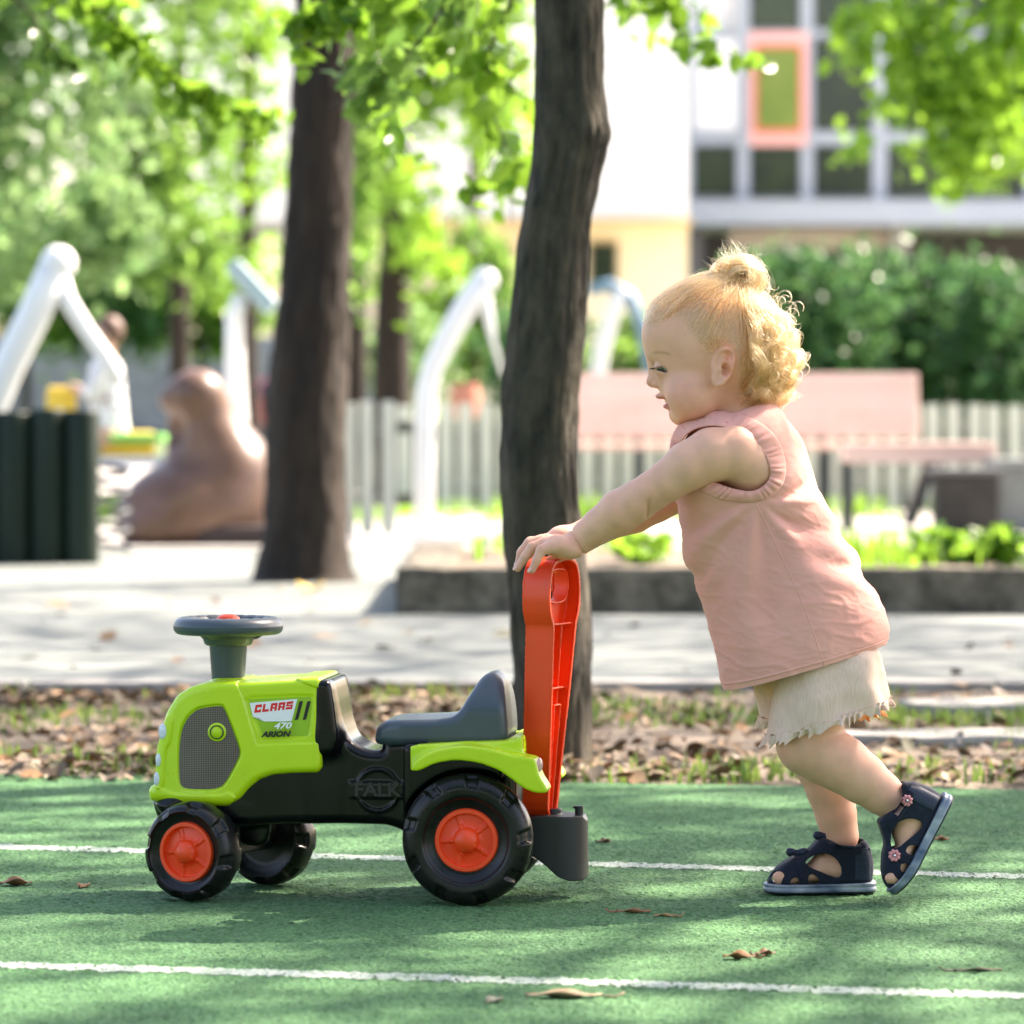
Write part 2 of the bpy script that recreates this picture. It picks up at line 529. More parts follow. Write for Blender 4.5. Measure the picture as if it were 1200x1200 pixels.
def text_mesh(name, s, size, mat_, parent, loc, rot, extrude=.0002, offset=0.0, shear=0.0, align='CENTER', sx=1.0):
    cu = bpy.data.curves.new(name, 'FONT'); cu.body = s; cu.size = size; cu.extrude = extrude; cu.offset = offset; cu.shear = shear
    cu.align_x = align; cu.align_y = 'CENTER'; cu.resolution_u = 3
    t = bpy.data.objects.new(name + "_tmp", cu); COL.objects.link(t)
    me = bpy.data.meshes.new_from_object(t.evaluated_get(bpy.context.evaluated_depsgraph_get()))
    bpy.data.objects.remove(t); bpy.data.curves.remove(cu)
    me.name = name; me.materials.clear(); me.materials.append(mat_)
    o = bpy.data.objects.new(name, me); COL.objects.link(o)
    o.location = loc; o.rotation_euler = rot; o.scale = (sx, 1, 1)
    if parent: o.parent = parent
    return o
bpy.context.view_layer.update()
lx, lz = T(330, 851.0); text_mesh("model_number", "470", .0100, m_white, tractor, (lx, -(HW - .0016), lz), (math.radians(90), -.03, 0), offset=.0003, shear=.3, sx=1.35)
lx, lz = T(322.3, 860.8); text_mesh("model_lettering", "ARION", .0088, m_blackink, tractor, (lx, -(HW - .0016), lz), (math.radians(90), -.03, 0), offset=.00045, shear=.3, sx=1.2)
for dx in (0, 9.3):
    side_sheet("side_vent", [(349.6 + dx, 822.5), (353.8 + dx, 822), (348.2 + dx, 843.5), (344.2 + dx, 844.5)], m_blackink, tractor, -0.0022, surf=hood_y, thick=.0004)
# headlights on the rounded front corner
def lamp(px, py, rx, rz, tilt):
    lx, lz = T(px, py, -.062)
    V, F = lathe([(0.0001, -.0022), (.6, -.002), (.9, -.0012), (1.0, 0.0006)], 24, 'y')
    q = Euler((0, 0, math.radians(-38))).to_matrix()
    VV = []
    for a, b, c in V:
        p = Vector((a * rx, b, c * rz)); p = q @ p
        VV.append((p.x + lx + .0015, p.y - .0605, p.z + lz))
    return VV, F
for s in (1, -1):
    for (px, py, rx, rz) in ((189.2, 857.5, .0062, .0095), (183.2, 891, .0042, .0082), (181.2, 913, .0042, .0082)):
        V, F = lamp(px, py, rx, rz, 0)
        # push onto the hood surface
        c = np.array(V).mean(0); dirn = np.array((math.sin(math.radians(-38)), -math.cos(math.radians(-38)), 0.0)); dirn = np.array((-math.sin(math.radians(38)), -math.cos(math.radians(38)), 0))
        pts = np.array([c + dirn * t for t in np.linspace(-.03, .03, 240)])
        dd = f_hood(pts); k = np.argmax(dd > 0)
        sh = pts[k] - c + dirn * .0010
        V = [(v[0] + sh[0], (v[1] + sh[1]) * s, v[2] + sh[2]) for v in V]
        mesh_obj("headlight", V, F, m_lamp, tractor)

# chassis --------------------------------------------------------------
collar_p = TP([(366, 799.5), (374, 797.5), (382, 797.5), (387, 803), (391, 828), (395, 866), (390, 884), (366, 884)], -.078, it=1, w=.2)
mid_p = TP([(300, 880), (376, 850), (382, 802), (388, 814), (396, 844), (409, 868), (427, 878), (447, 880), (447, 864), (596, 864), (602, 880), (604, 925), (606, 965), (598, 985), (520, 990), (505, 985), (486, 985), (470, 973), (452, 967), (430, 966.5), (340, 964), (300, 966), (262, 968), (200, 962), (188, 950), (182, 940), (200, 930)], -.05, it=2, w=.2)
logo_c = T(442.5, 926, -.052)
under_p = TP([(174, 938), (300, 930), (316, 960), (300, 968), (205, 968), (180, 960), (176, 950)], -.065, it=1, w=.2)
arch_c = T(547, 990, -.10)
nose_p = TP([(268, 950), (318, 945), (316, 985), (306, 992), (284, 990), (272, 975)], -.03, it=1)
side_rib = TP([(380, 872), (392, 872), (397, 900), (396, 935), (384, 940)], -.078, it=1)
def f_chassis(P):
    x, y, z = P.T
    d = ext(mid_p(x, z), y, 0.052 + .016 * sstep(.0, -.05, x), 0.012)
    d = smin(d, ext(collar_p(x, z), y, HW - .006, 0.007), .016)
    sk = ext(under_p(x, z), y, 0.064 - 0.018 * sstep(-.15, -.26, x), .012)
    d = smin(d, sk, .006)
    d = smin(d, ext(nose_p(x, z), y, .034, .005), .006)
    # rear axle housing and seat pedestal
    d = smin(d, cone(P, (arch_c[0], -.075, .076), (arch_c[0], .075, .076), .022, .022), .01)
    r = np.hypot(x - arch_c[0], z - arch_c[1])
    well = np.maximum(r - .079, .056 - np.abs(y))
    back = box(P, (arch_c[0] - .078, -.080, .095), (arch_c[0] + .040, .080, arch_c[1] + .115), .008)
    back = smax(back, -np.maximum(r - .083, .05 - np.abs(y)), .006)
    d = smin(d, back, .006)
    # lettered oval embossed on each flank
    q = np.hypot((x - logo_c[0]), (z - logo_c[1]))
    on = sstep(.03, .045, np.abs(y))
    d = d - .0016 * on * np.exp(-((q - .0245) / .0016) ** 2) * (np.abs(z - logo_c[1]) > .009)
    bar = np.maximum(np.abs(x - logo_c[0]) - .033, np.abs(z - logo_c[1]) - .0095)
    d = d - .0012 * on * (1 - sstep(-.001, .001, bar))
    return d
sdf_obj("chassis", f_chassis, (-.26, -.095, .055), (.26, .095, .275), 0.0022, m_black, tractor)
# the raised word on the oval
def f_probe(pt, dirn, f, a=-.04, b=.04, n=300):
    ts = np.linspace(a, b, n); pts = np.array(pt) + ts[:, None] * np.array(dirn)
    d = f(pts); k = int(np.argmax(d > 0)); return pts[k]
pl = f_probe((logo_c[0], -.05, logo_c[1]), (0, -1, 0), f_chassis)
m_black2 = mat("embossed_plastic", (0.012, 0.014, 0.017), 0.3)
text_mesh("embossed_lettering", "FALK", .0215, m_black2, tractor, (logo_c[0], pl[1] - .0002, logo_c[1]), (math.radians(90), 0, 0), extrude=.0016, offset=.0007, sx=1.12)

# steering -------------------------------------------------------------
sx_, sz_ = T(267.5, 733, 0)
cz0 = T(267.5, 797, 0)[1]; cz1 = T(267.5, 755, 0)[1]
V, F = lathe([(.0195, cz0 - .004), (.0197, cz0 + .002), (.0225, cz1 - .002), (.0228, cz1), (.001, cz1)], 48, 'z', (sx_, 0, 0))
steer = mesh_obj("steering_column", V, F, m_slate, tractor)
V, F = lathe([(.001, cz1 - .001), (.026, cz1 - .001), (.0285, cz1 + .001), (.030, cz1 + .006), (.0390, cz1 + .0150), (.020, cz1 + .012), (.018, cz1 + .005), (.001, cz1 + .005)], 40, 'z', (sx_, 0, 0))
mesh_obj("steering_hub", V, F, m_slate, tractor)
zt = T(267, 720, 0)[1]; zb = T(267, 744, 0)[1]
zc = (zt + zb) / 2 - .0010; hh = .0105
R0, W0 = .0550, .0105
prof = []
for k in range(25):
    a = 2 * math.pi * k / 24
    ca, sa = math.cos(a), math.sin(a)
    rr = R0 + W0 * (abs(ca) ** .8) * (1 if ca > 0 else -1)
    prof.append((rr - (.003 if sa > 0 and ca > 0 else 0) * sa, zc + hh * (abs(sa) ** .8) * (1 if sa > 0 else -1)))
V, F = lathe(prof, 120, 'z', (sx_, 0, 0))
V = [list(v) for v in V]
for v in V:      # finger ridges under the rim
    an = math.atan2(v[1], v[0] - sx_); r = math.hypot(v[0] - sx_, v[1])
    if v[2] > zc + .003 and r < R0: v[2] -= .0016 * max(0, math.sin(an * 20)) ** 3
wheel_rim = mesh_obj("steering_wheel", V, F, m_slate, tractor)
mb = MB()
for k in range(3):
    a = math.radians(20 + 120 * k)
    d = Vector((math.cos(a), math.sin(a), 0)); n = Vector((-d.y, d.x, 0))
    pts = [d * .012 + Vector((0, 0, cz1 + .007)), d * .033 + Vector((0, 0, cz1 + .009)), d * .051 + Vector((0, 0, zc - .003))]
    vs = []
    for p in pts:
        for (u, w_) in ((-.011, -.0025), (.011, -.0025), (.011, .0025), (-.011, .0025)):
            vs.append((p.x + n.x * u + sx_, p.y + n.y * u, p.z + w_))
    fs = [(0, 1, 2, 3), (11, 10, 9, 8)] + [(i * 4 + j, i * 4 + 4 + j, i * 4 + 4 + (j + 1) % 4, i * 4 + (j + 1) % 4) for i in (0, 1) for j in range(4)]
    mb.add(vs, fs)
mb.build("steering_spoke", m_slate, wheel_rim, smooth=False)
V, F = lathe([(.0001, zt + .0006), (.006, zt + .0002), (.0105, zt - .0016), (.0138, zt - .004), (.014, cz1 + .006), (.001, cz1 + .005)], 36, 'z', (sx_, 0, 0))
mesh_obj("horn_button", V, F, m_red, wheel_rim)

# seat -----------------------------------------------------------------
seat_p = TP([(441, 871), (442, 856), (446, 848), (458, 841.5), (528, 840.5), (541, 833), (552, 813), (562, 796), (571, 788.5), (581, 788.5), (590.5, 797), (594.5, 815), (597.5, 845), (598, 862), (592, 871), (580, 872.5), (460, 872)], -.03, it=2, w=.22)
_sz0 = T(500, 841, 0)[1]; _bx0 = T(541, 833, 0)[0]
def f_seat(P):
    x, y, z = P.T
    d2 = seat_p(x, z)
    w = .064 - .010 * sstep(.0, -.0, x) - 0.030 * sstep(_sz0 + .006, _sz0 + .06, z) ** 1.3 - .012 * sstep(T(480, 850, 0)[0], T(441, 850, 0)[0], x)
    d = ext(d2, y, w, .011)
    # dish of the seat pan
    dish = ellip(P, (T(500, 835, 0)[0], 0, _sz0 + .012), (.046, .045, .017))
    d = smax(d, -dish, .005)
    c = ellip(P, (T(541, 805, 0)[0] - .004, 0, _sz0 + .04), (.022, .030, .035))
    d = smax(d, -c, .008)
    return d
sdf_obj("seat", f_seat, (seat_p.pts[:, 0].min() - .004, -.07, seat_p.pts[:, 1].min() - .004), (seat_p.pts[:, 0].max() + .004, .07, seat_p.pts[:, 1].max() + .004), .0015, m_slate, tractor)

# fenders ---------------------------------------------------------------
FO = -.112
fen_p = TP([(482, 903), (484, 894), (497, 884), (518, 876.5), (545, 873), (575, 877), (598, 884), (622, 887.5), (628, 890), (632, 908), (643, 925), (640, 929), (628, 929), (613, 923), (600, 912.5), (585, 902), (562, 893.5), (535, 890), (510, 894), (492, 903)], FO, it=1, w=.2)
blk_p = TP([(480.5, 873), (600, 868), (612, 863), (612.5, 884), (600, 890), (560, 884), (520, 884), (492, 896), (481, 904)], -.085, it=1, w=.08)
tail_p = TP([(596, 872), (598, 864), (610, 863), (612.5, 872), (612.5, 890), (596, 890)], -.06, it=1, w=.15)
def f_fender(P):
    x, y, z = P.T; ya = np.abs(y)
    d = ext(fen_p(x, z), ya - .095, .024, .003)
    # hollow underneath: keep a curved shell
    r = np.hypot((x - arch_c[0]) * .96, z - arch_c[1] - .002)
    b = ext(blk_p(x, z), y, .0865, .004)
    b = np.maximum(b, .050 - ya)
    d = smin(d, b, .007)
    t = ext(tail_p(x, z), y, .072, .005)
    return smin(d, t, .004)
sdf_obj("fender", f_fender, (T(478, 900, FO)[0] - .01, -.124, .12), (T(645, 900, FO)[0] + .012, .124, T(600, 860, 0)[1] + .006), .0015, m_green, tractor)
for s in (-1, 1):
    lx, lz = T(629.3, 897, FO)
    V, F = lathe([(.0001, -.0012), (.8, -.001), (1.0, 0.0004)], 20, 'y')
    VV = []
    q = Euler((0, 0, math.radians(68))).to_matrix()
    for a, b, c in V:
        p = q @ Vector((a * .008, b, c * .0085)); VV.append((p.x + lx + .0025, (p.y - .106) * (-s), p.z + lz))
    mesh_obj("tail_light", VV, F, mat("tail_lamp", (.55, .35, .33), .2), tractor)

# wheels ----------------------------------------------------------------
def make_wheel(R, W, rr, nl, phase):
    """wheel about the local y axis, outer face towards -y"""
    H = W / 2
    root = bpy.data.objects.new("wheel", None); COL.objects.link(root); root.parent = tractor
    prof = [(-H + .012, .0), (-H + .012, rr * .98), (-H + .006, rr * 1.02), (-H + .0045, rr * 1.12), (-H + .0055, rr * 1.25), (-H + .002, rr * 1.32), (-H, rr * 1.45)]
    tp = [(-H + .010, rr * .9), (-H + .010, rr * 1.05), (-H + .0075, rr * 1.16), (-H + .0055, rr * 1.30), (-H + .0015, rr * 1.36), (-H + .0008, R * .80),
          (-H + .0030, R * .885), (-H + .0075, R * .945), (-H + .0125, R * .978), (-H + .018, R * .994), (0, R), (H - .018, R * .994), (H - .0125, R * .978), (H - .0075, R * .945),
          (H - .003, R * .885), (H - .0008, R * .80), (H - .0015, rr * 1.36), (H - .006, rr * 1.2), (H - .010, rr * .9), (H - .010, .002)]
    # resample finely
    P = np.array(tp); seg = [P[0]]
    for i in range(len(P) - 1):
        n = max(2, int(np.hypot(*(P[i + 1] - P[i])) / .0014))
        for k in range(1, n + 1): seg.append(P[i] + (P[i + 1] - P[i]) * k / n)
    seg = np.array(seg)
    for _ in range(3): seg[1:-1] = (seg[:-2] + 2 * seg[1:-1] + seg[2:]) / 4
    NS = 300
    an = np.arange(NS) * 2 * math.pi / NS
    rad = seg[:, 1][:, None] * np.ones(NS); ax = seg[:, 0][:, None] * np.ones(NS)
    # pockets moulded into both shoulders
    pitch = 2 * math.pi / nl
    def pocket(sd, ph):
        a = ((an + ph) % pitch) - pitch / 2
        ang = a[None] * R
        t = (R - rad)                     # depth below the tread
        s_ax = sd * ax                    # towards that shoulder
        u = np.clip((.0098 - np.abs(ang + (R - rad) * .25)) / .0045, 0, 1)
        v = np.clip((s_ax - (H - .0185)) / .005, 0, 1) * np.clip((R * .22 - t) / .0045, 0, 1)
        return u * u * (3 - 2 * u) * v * v * (3 - 2 * v)
    m = pocket(-1, phase) + pocket(1, phase + pitch / 2)
    m = np.clip(m, 0, 1)
    # inner island of each pocket is raised a little again
    nx = np.gradient(seg[:, 1]); nz_ = -np.gradient(seg[:, 0]); nl_ = np.hypot(nx, nz_)
    n_ax, n_r = -nx / nl_, -nz_ / nl_
    dep = .0045 * m
    ax2 = ax + n_ax[:, None] * dep; rad2 = rad - np.abs(n_r)[:, None] * dep
    ax2 = ax + np.where(ax < 0, 1, -1) * np.abs(n_ax)[:, None] * dep
    V = np.stack([rad2 * np.cos(an), ax2, rad2 * np.sin(an)], -1).reshape(-1, 3)
    n = len(seg)
    i, k = np.meshgrid(np.arange(n - 1), np.arange(NS), indexing='ij')
    i = i.ravel(); k = k.ravel(); k2 = (k + 1) % NS
    F = np.stack([i * NS + k, i * NS + k2, (i + 1) * NS + k2, (i + 1) * NS + k], 1)
    mesh_obj("tyre", V, F, m_tyre, root)
    # red rim: dish, ring, domed hub, five spokes and bolts as one moulding
    NR, NA = 90, 240
    r = np.linspace(0.0003, rr, NR)[:, None] * np.ones(NA); a = (np.arange(NA) * 2 * math.pi / NA)[None] * np.ones((NR, 1))
    q = r / rr
    hgt = .0015 + .0120 * np.sqrt(np.maximum(0, 1 - (q / .40) ** 2)) + .002 * (1 - sstep(.36, .52, q))         # dome
    sp = np.zeros_like(r)
    for j in range(5):
        da = np.abs(((a - math.radians(90 + 72 * j + 20)) + math.pi) % (2 * math.pi) - math.pi)
        wdt = .045 / np.maximum(q, .2)
        sp = np.maximum(sp, 1 - sstep(wdt * .8, wdt * 2.4, da))
        b = np.hypot(r * np.cos(a) - rr * .47 * math.cos(math.radians(90 + 72 * j + 20)), r * np.sin(a) - rr * .47 * math.sin(math.radians(90 + 72 * j + 20)))
        hgt = hgt + .0016 * (1 - sstep(rr * .03, rr * .085, b))
    hgt = hgt + .0016 * sp * sstep(.25, .4, q) * (1 - sstep(.80, .84, q))
    hgt = hgt + .0055 * sstep(.80, .85, q) - .004 * sstep(.96, 1.0, q)
    hgt = hgt * 1.0 - .0015 * sstep(.4, .8, q) * (q < .84)
    V = np.stack([r * np.cos(a), -(hgt + H - .0125), r * np.sin(a)], -1).reshape(-1, 3)
    i, k = np.meshgrid(np.arange(NR - 1), np.arange(NA), indexing='ij'); i = i.ravel(); k = k.ravel(); k2 = (k + 1) % NA
    F = np.stack([i * NA + k, (i + 1) * NA + k, (i + 1) * NA + k2, i * NA + k2], 1)
    mesh_obj("rim", V, F, m_red, root)
    return root
w0 = make_wheel(.0765, .050, .0372, 9, .25)
WY = .098
lx, _ = T(547, 990, -WY - .012)
w0.location = (lx, -WY, .0765)
w1 = copy_tree(w0, tractor); w1.location = (lx, WY, .0765); w1.rotation_euler = (0, 0.3, math.pi)
w2 = make_wheel(.0585, .050, .0355, 8, .55)
ST = math.radians(-19)
fx, _ = T(272, 1000, 0)
pv = Vector((fx, 0, .0585))
def front(sd):
    q = Matrix.Rotation(ST, 3, 'Z') @ Vector((0, sd * .094, 0))
    return (pv.x + q.x, q.y, .0585)
w2.location = front(-1); w2.rotation_euler = (0, 0, ST)
w3 = copy_tree(w2, tractor); w3.location = front(1); w3.rotation_euler = (0, 0.2, ST + math.pi)
# front axle block
q = Matrix.Rotation(ST, 4, 'Z'); bm = bmesh.new()
bm_box(bm, (-.016, -.072, -.012), (.016, .072, .012), Matrix.Translation(pv) @ q, .004)
bm_box(bm, (-.026, -.030, .0), (.026, .030, .040), Matrix.Translation(pv) @ q, .004)
bm_box(bm, (-.013, -.036, .012), (.006, -.029, .038), Matrix.Translation(pv) @ q, .002)
bm_obj("front_axle", bm, m_black_dull, tractor)

# hitch ------------------------------------------------------------------
hit_p = TP([(619, 957), (640, 955), (686.5, 957), (688, 1028), (683, 1032), (668, 1031.5), (655, 1026), (640, 1012), (628, 1003), (618, 1000)], -.02, it=1, w=.08)
hx = T(654, 957, 0)[0]; hz = T(654, 955, 0)[1]
def f_hitch(P):
    x, y, z = P.T
    d2 = hit_p(x, z)
    hc = np.hypot(x - (hit_p.pts[:, 0].max() - .036), y) - .036
    pl = np.maximum(np.minimum(hc, np.maximum(np.abs(y) - .036, x - (hit_p.pts[:, 0].max() - .036))), d2)
    shell = np.maximum(pl, -np.maximum(np.minimum(hc, np.maximum(np.abs(y) - .036, x - (hit_p.pts[:, 0].max() - .036))) + .003, z - (hz - .005)))
    d = smax(pl, -np.maximum(hc + .003, z - (hz - .006)), .001)
    a = np.hypot(x - T(648.5, 950, 0)[0], y) - .0085
    d = np.minimum(d, np.maximum(np.abs(a) - .0015, np.abs(z - hz - .002) - .006))
    b = np.hypot(x - T(679, 950, 0)[0], y + .004) - .005
    d = np.minimum(d, np.maximum(b, np.abs(z - hz - .003) - .0085))
    arm = box(P, (T(673, 944, 0)[0] - .001, -.008, hz + .0085), (T(682, 944, 0)[0], 0, hz + .0115), .001)
    return np.minimum(d, arm)
sdf_obj("tow_hitch", f_hitch, (T(612, 950, 0)[0], -.04, T(650, 1036, 0)[1]), (T(692, 950, 0)[0], .04, hz + .014), .0012, m_black_dull, tractor)

# push handle --------------------------------------------------------------
HA = math.radians(25) - TH          # how far the frame's across axis is turned, in tractor space
hmid = T(643.5, 800, 0)
def hz_(py): return T(643, py, 0)[1]
wz = [(652, .0), (652.6, .012), (656, .028), (664, .0375), (680, .0435), (700, .0450), (716, .042), (727, .037), (732, .0335), (760, .0315), (840, .0240), (900, .0180), (957, .0138)]
left = [(-w_, hz_(py)) for py, w_ in wz]; right = [(w_, z) for (w_, z) in [(-a, b) for a, b in left]][::-1]
fr_p = Poly(left + right, 2, h=.0007, w=.2)
win_p = Poly([(-.025, hz_(706)), (.022, hz_(706)), (.030, hz_(690)), (.027, hz_(672)), (.018, hz_(667)), (-.018, hz_(667)), (-.029, hz_(675)), (-.031, hz_(690))], 2, h=.0007)
slot_p = Poly([(-.004, hz_(950)), (-.006, hz_(826)), (.011, hz_(826)), (.006, hz_(950))], 0, h=.0007)
lean = lambda z: (z - hz_(960)) * .012
def f_handle(P):
    # to frame space: u across, v fore-aft
    z = P[:, 2]; x = P[:, 0] - hmid[0] + .0115 * np.clip((hz_(735) - z) / (hz_(735) - hz_(957)), 0, 1); y = P[:, 1]
    c, s = math.cos(HA), math.sin(HA)
    u = x * s + y * c; v = x * c - y * s
    v = v - lean(z)
    d2 = fr_p(u, z)
    half = .0168 - .001 * sstep(hz_(800), hz_(950), z)
    flange = np.maximum(np.abs(d2 + .0016) - .0016, np.abs(v) - half)
    edge = np.maximum(np.abs(d2 + .0020) - .0024, np.abs(np.abs(v) - half) - .0009)
    web = np.maximum(np.maximum(d2, -win_p(u, z)), np.abs(v) - .0012)
    winrim = np.maximum(np.abs(win_p(u, z)) - .0012, np.abs(v) - .0088)
    slot = np.maximum(np.abs(slot_p(u, z)) - .0010, np.abs(v - .004) - half * .6)
    d = np.minimum(np.minimum(np.minimum(flange, web), winrim), np.minimum(slot, edge))
    for py in (731, 806):
        d = np.minimum(d, np.maximum(np.maximum(d2, np.abs(z - hz_(py)) - .0011), np.abs(v) - half * .8))
    rail = np.maximum(np.maximum(np.abs(u - .003) - .0009, np.abs(v) - half * .75), np.maximum(d2, np.maximum(z - hz_(731), hz_(826) - z)))
    d = np.minimum(d, rail)
    return np.maximum(d, hz_(957.5) - z)
sdf_obj("push_handle", f_handle, (hmid[0] - .045, -.055, hz_(960)), (hmid[0] + .045, .055, hz_(650)), .0012, m_red, tractor, proj=1)
# ================================================================== the setting
def Yg(px, pa, pb): return 2850 / (pa + (pb - pa) * px / 1200 - 485)
def line_at(pa, pb):
    "ground line through (0,pa) and (1200,pb): returns Y as a function of X"
    y0, y1 = 2850 / (pa - 485), 2850 / (pb - 485); x0, x1 = -600 / 5000 * y0, 600 / 5000 * y1
    return lambda X: y0 + (y1 - y0) * (X - x0) / (x1 - x0)
m_ct, nt, p = _nodes("court_rubber")
L_ = nt.links.new
p.inputs["Roughness"].default_value = .82; p.inputs["Specular IOR Level"].default_value = .3
tc = nt.nodes.new("ShaderNodeTexCoord")
def tex(t, sc, **k):
    n = nt.nodes.new(t); n.inputs["Scale"].default_value = sc
    for a, b in k.items(): n.inputs[a].default_value = b
    L_(tc.outputs["Object"], n.inputs["Vector"]); return n
def ramp(src, stops):
    r = nt.nodes.new("ShaderNodeValToRGB")
    while len(r.color_ramp.elements) < len(stops): r.color_ramp.elements.new(.5)
    for e, (pz, c) in zip(r.color_ramp.elements, stops): e.position = pz; e.color = (*c, 1) if len(c) == 3 else c
    L_(src, r.inputs[0]); return r
def mixc(a, b, f, mode='MIX'):
    m = nt.nodes.new("ShaderNodeMix"); m.data_type = 'RGBA'; m.blend_type = mode
    if isinstance(f, (int, float)): m.inputs[0].default_value = f
    else: L_(f, m.inputs[0])
    L_(a, m.inputs[6]); L_(b, m.inputs[7]); return m.outputs[2]
vo = tex("ShaderNodeTexVoronoi", 300); gr = ramp(vo.outputs["Color"], [(0, (.028, .092, .033)), (.5, (.053, .150, .058)), (1, (.100, .230, .103))])
big = tex("ShaderNodeTexNoise", 1.6, Detail=6.0); bgr = ramp(big.outputs["Fac"], [(.3, (.82, .82, .80)), (.7, (1.15, 1.12, 1.05))])
c1 = mixc(gr.outputs[0], bgr.outputs[0], 1.0, 'MULTIPLY')
sp = tex("ShaderNodeTexNoise", 120, Detail=2.0); spr = ramp(sp.outputs["Fac"], [(.30, (0, 0, 0)), (.37, (1, 1, 1))])
dk = nt.nodes.new("ShaderNodeRGB"); dk.outputs[0].default_value = (.018, .05, .028, 1)
md = tex("ShaderNodeTexNoise", 7, Detail=9.0, Roughness=.7); mdr = ramp(md.outputs["Fac"], [(.36, (.80, .82, .80)), (.5, (1, 1, 1)), (.68, (1.22, 1.18, 1.12))])
c1 = mixc(c1, mdr.outputs[0], 1.0, 'MULTIPLY')
c2 = mixc(dk.outputs[0], c1, spr.outputs[0]); L_(c2, p.inputs["Base Color"])
nb = tex("ShaderNodeTexNoise", 210, Detail=5.0)
b = nt.nodes.new("ShaderNodeBump"); b.inputs["Strength"].default_value = 1.0; b.inputs["Distance"].default_value = .0045
L_(nb.outputs["Fac"], b.inputs["Height"]); L_(b.outputs[0], p.inputs["Normal"])

def sheet(name, xs, ys, zf, m_, smooth=True, **k):
    V = [(x, y(x) if callable(y) else y, zf(x, y(x) if callable(y) else y)) for y in ys for x in xs]
    n = len(xs); F = [(j * n + i, j * n + i + 1, (j + 1) * n + i + 1, (j + 1) * n + i) for j in range(len(ys) - 1) for i in range(n - 1)]
    return mesh_obj(name, V, F, m_, None, smooth, **k)
edge = line_at(907, 925)
# court as a thin slab with a visible far edge
xs = np.linspace(-9, 9, 60)
V = []; F = []
for x in xs:
    e = edge(x)
    V += [(x, .3, -.0030), (x, e, -.0030), (x, e + .004, -.014)]
for i in range(len(xs) - 1):
    a = i * 3; F += [(a, a + 3, a + 4, a + 1), (a + 1, a + 4, a + 5, a + 2)]
mesh_obj("court", V, F, m_ct, None, False, kind="structure")
# in front of the lens the rubber granules are real relief
gx_ = np.arange(-.94, .94, .0036); gv_ = np.arange(0, 1.0001, 1 / 800.)
rs0 = np.random.RandomState(77)
Ye = np.array([edge(x) for x in gx_])
GX = np.repeat(gx_[:, None], len(gv_), 1); GY = 3.80 + (Ye[:, None] - 3.80) * gv_[None]
jit = rs0.rand(*GX.shape)
w0_ = rs0.randn(*GX.shape); w1_ = w0_.copy(); w1_[1:] += w0_[:-1]; w1_[:-1] += w0_[1:]
big_ = rs0.randn(GX.shape[0] // 3 + 2, GX.shape[1] // 3 + 2).repeat(3, 0).repeat(3, 1)[:GX.shape[0], :GX.shape[1]]
GZ = np.clip(.00044 * w0_ + .00022 * w1_ + .00016 * big_, -.0022, .0020) - .0002
GX = GX + (rs0.rand(*GX.shape) - .5) * .0014; GYj = GY + (rs0.rand(*GX.shape) - .5) * .0016
nx_, ny_ = GX.shape
ii, jj = np.meshgrid(np.arange(nx_ - 1), np.arange(ny_ - 1), indexing='ij'); ii = ii.ravel(); jj = jj.ravel()
QF = np.stack([ii * ny_ + jj, (ii + 1) * ny_ + jj, (ii + 1) * ny_ + jj + 1, ii * ny_ + jj + 1], 1)
GV = np.stack([GX, GYj, GZ], -1).reshape(-1, 3)
mesh_obj("court_surface", GV, QF, m_ct, None, True, kind="structure")
m_ln, nt, p = _nodes("line_paint")
L_ = nt.links.new; tc = nt.nodes.new("ShaderNodeTexCoord"); p.inputs["Roughness"].default_value = .75
a = tex("ShaderNodeTexNoise", 330, Detail=3.0); ar = ramp(a.outputs["Fac"], [(.36, (.10, .20, .12)), (.48, (.36, .42, .35)), (.75, (.50, .52, .46))])
wn_ = tex("ShaderNodeTexNoise", 11, Detail=8.0, Roughness=.75); wr_ = ramp(wn_.outputs["Fac"], [(.34, (0, 0, 0)), (.50, (1, 1, 1))])
gc_ = nt.nodes.new("ShaderNodeRGB"); gc_.outputs[0].default_value = (.13, .22, .14, 1)
L_(mixc(gc_.outputs[0], ar.outputs[0], wr_.outputs[0]), p.inputs["Base Color"])
b = nt.nodes.new("ShaderNodeBump"); b.inputs["Strength"].default_value = .6; b.inputs["Distance"].default_value = .003
L_(a.outputs["Fac"], b.inputs["Height"]); L_(b.outputs[0], p.inputs["Normal"])
for (pa, pb, w) in ((992.5, 1027.5, .054), (1131, 1167, .046), ):
    f = line_at(pa, pb)
    xs2 = np.linspace(-4, 4, 1600)
    V = []; F = []
    for i, x in enumerate(xs2):
        j1 = .0012 * math.sin(x * 21) + rng.uniform(-.0022, .0022); j2 = .0012 * math.sin(x * 17 + 2) + rng.uniform(-.0022, .0022)
        V += [(x, f(x) - w / 2 + j1, .0016), (x, f(x) + w / 2 + j2, .0016)]
    for i in range(len(xs2) - 1): F.append((i * 2, i * 2 + 2, i * 2 + 3, i * 2 + 1))
    # painted granules: the court's own relief inside the band, a little higher, ragged at both edges
    cxx = GV[QF].mean(1); off_ = np.abs(cxx[:, 1] - np.array([f(0) + (f(1) - f(0)) * x for x in cxx[:, 0]])) - w / 2 + rs0.randn(len(QF)) * .0012
    keep_ = (off_ < 0) & (rs0.rand(len(QF)) < .96)
    fk = QF[keep_]; u_, inv_ = np.unique(fk, return_inverse=True)
    LV = GV[u_].copy(); LV[:, 2] += .0007
    mesh_obj("court_line", LV, inv_.reshape(-1, 4), m_ln, None, True, kind="structure")
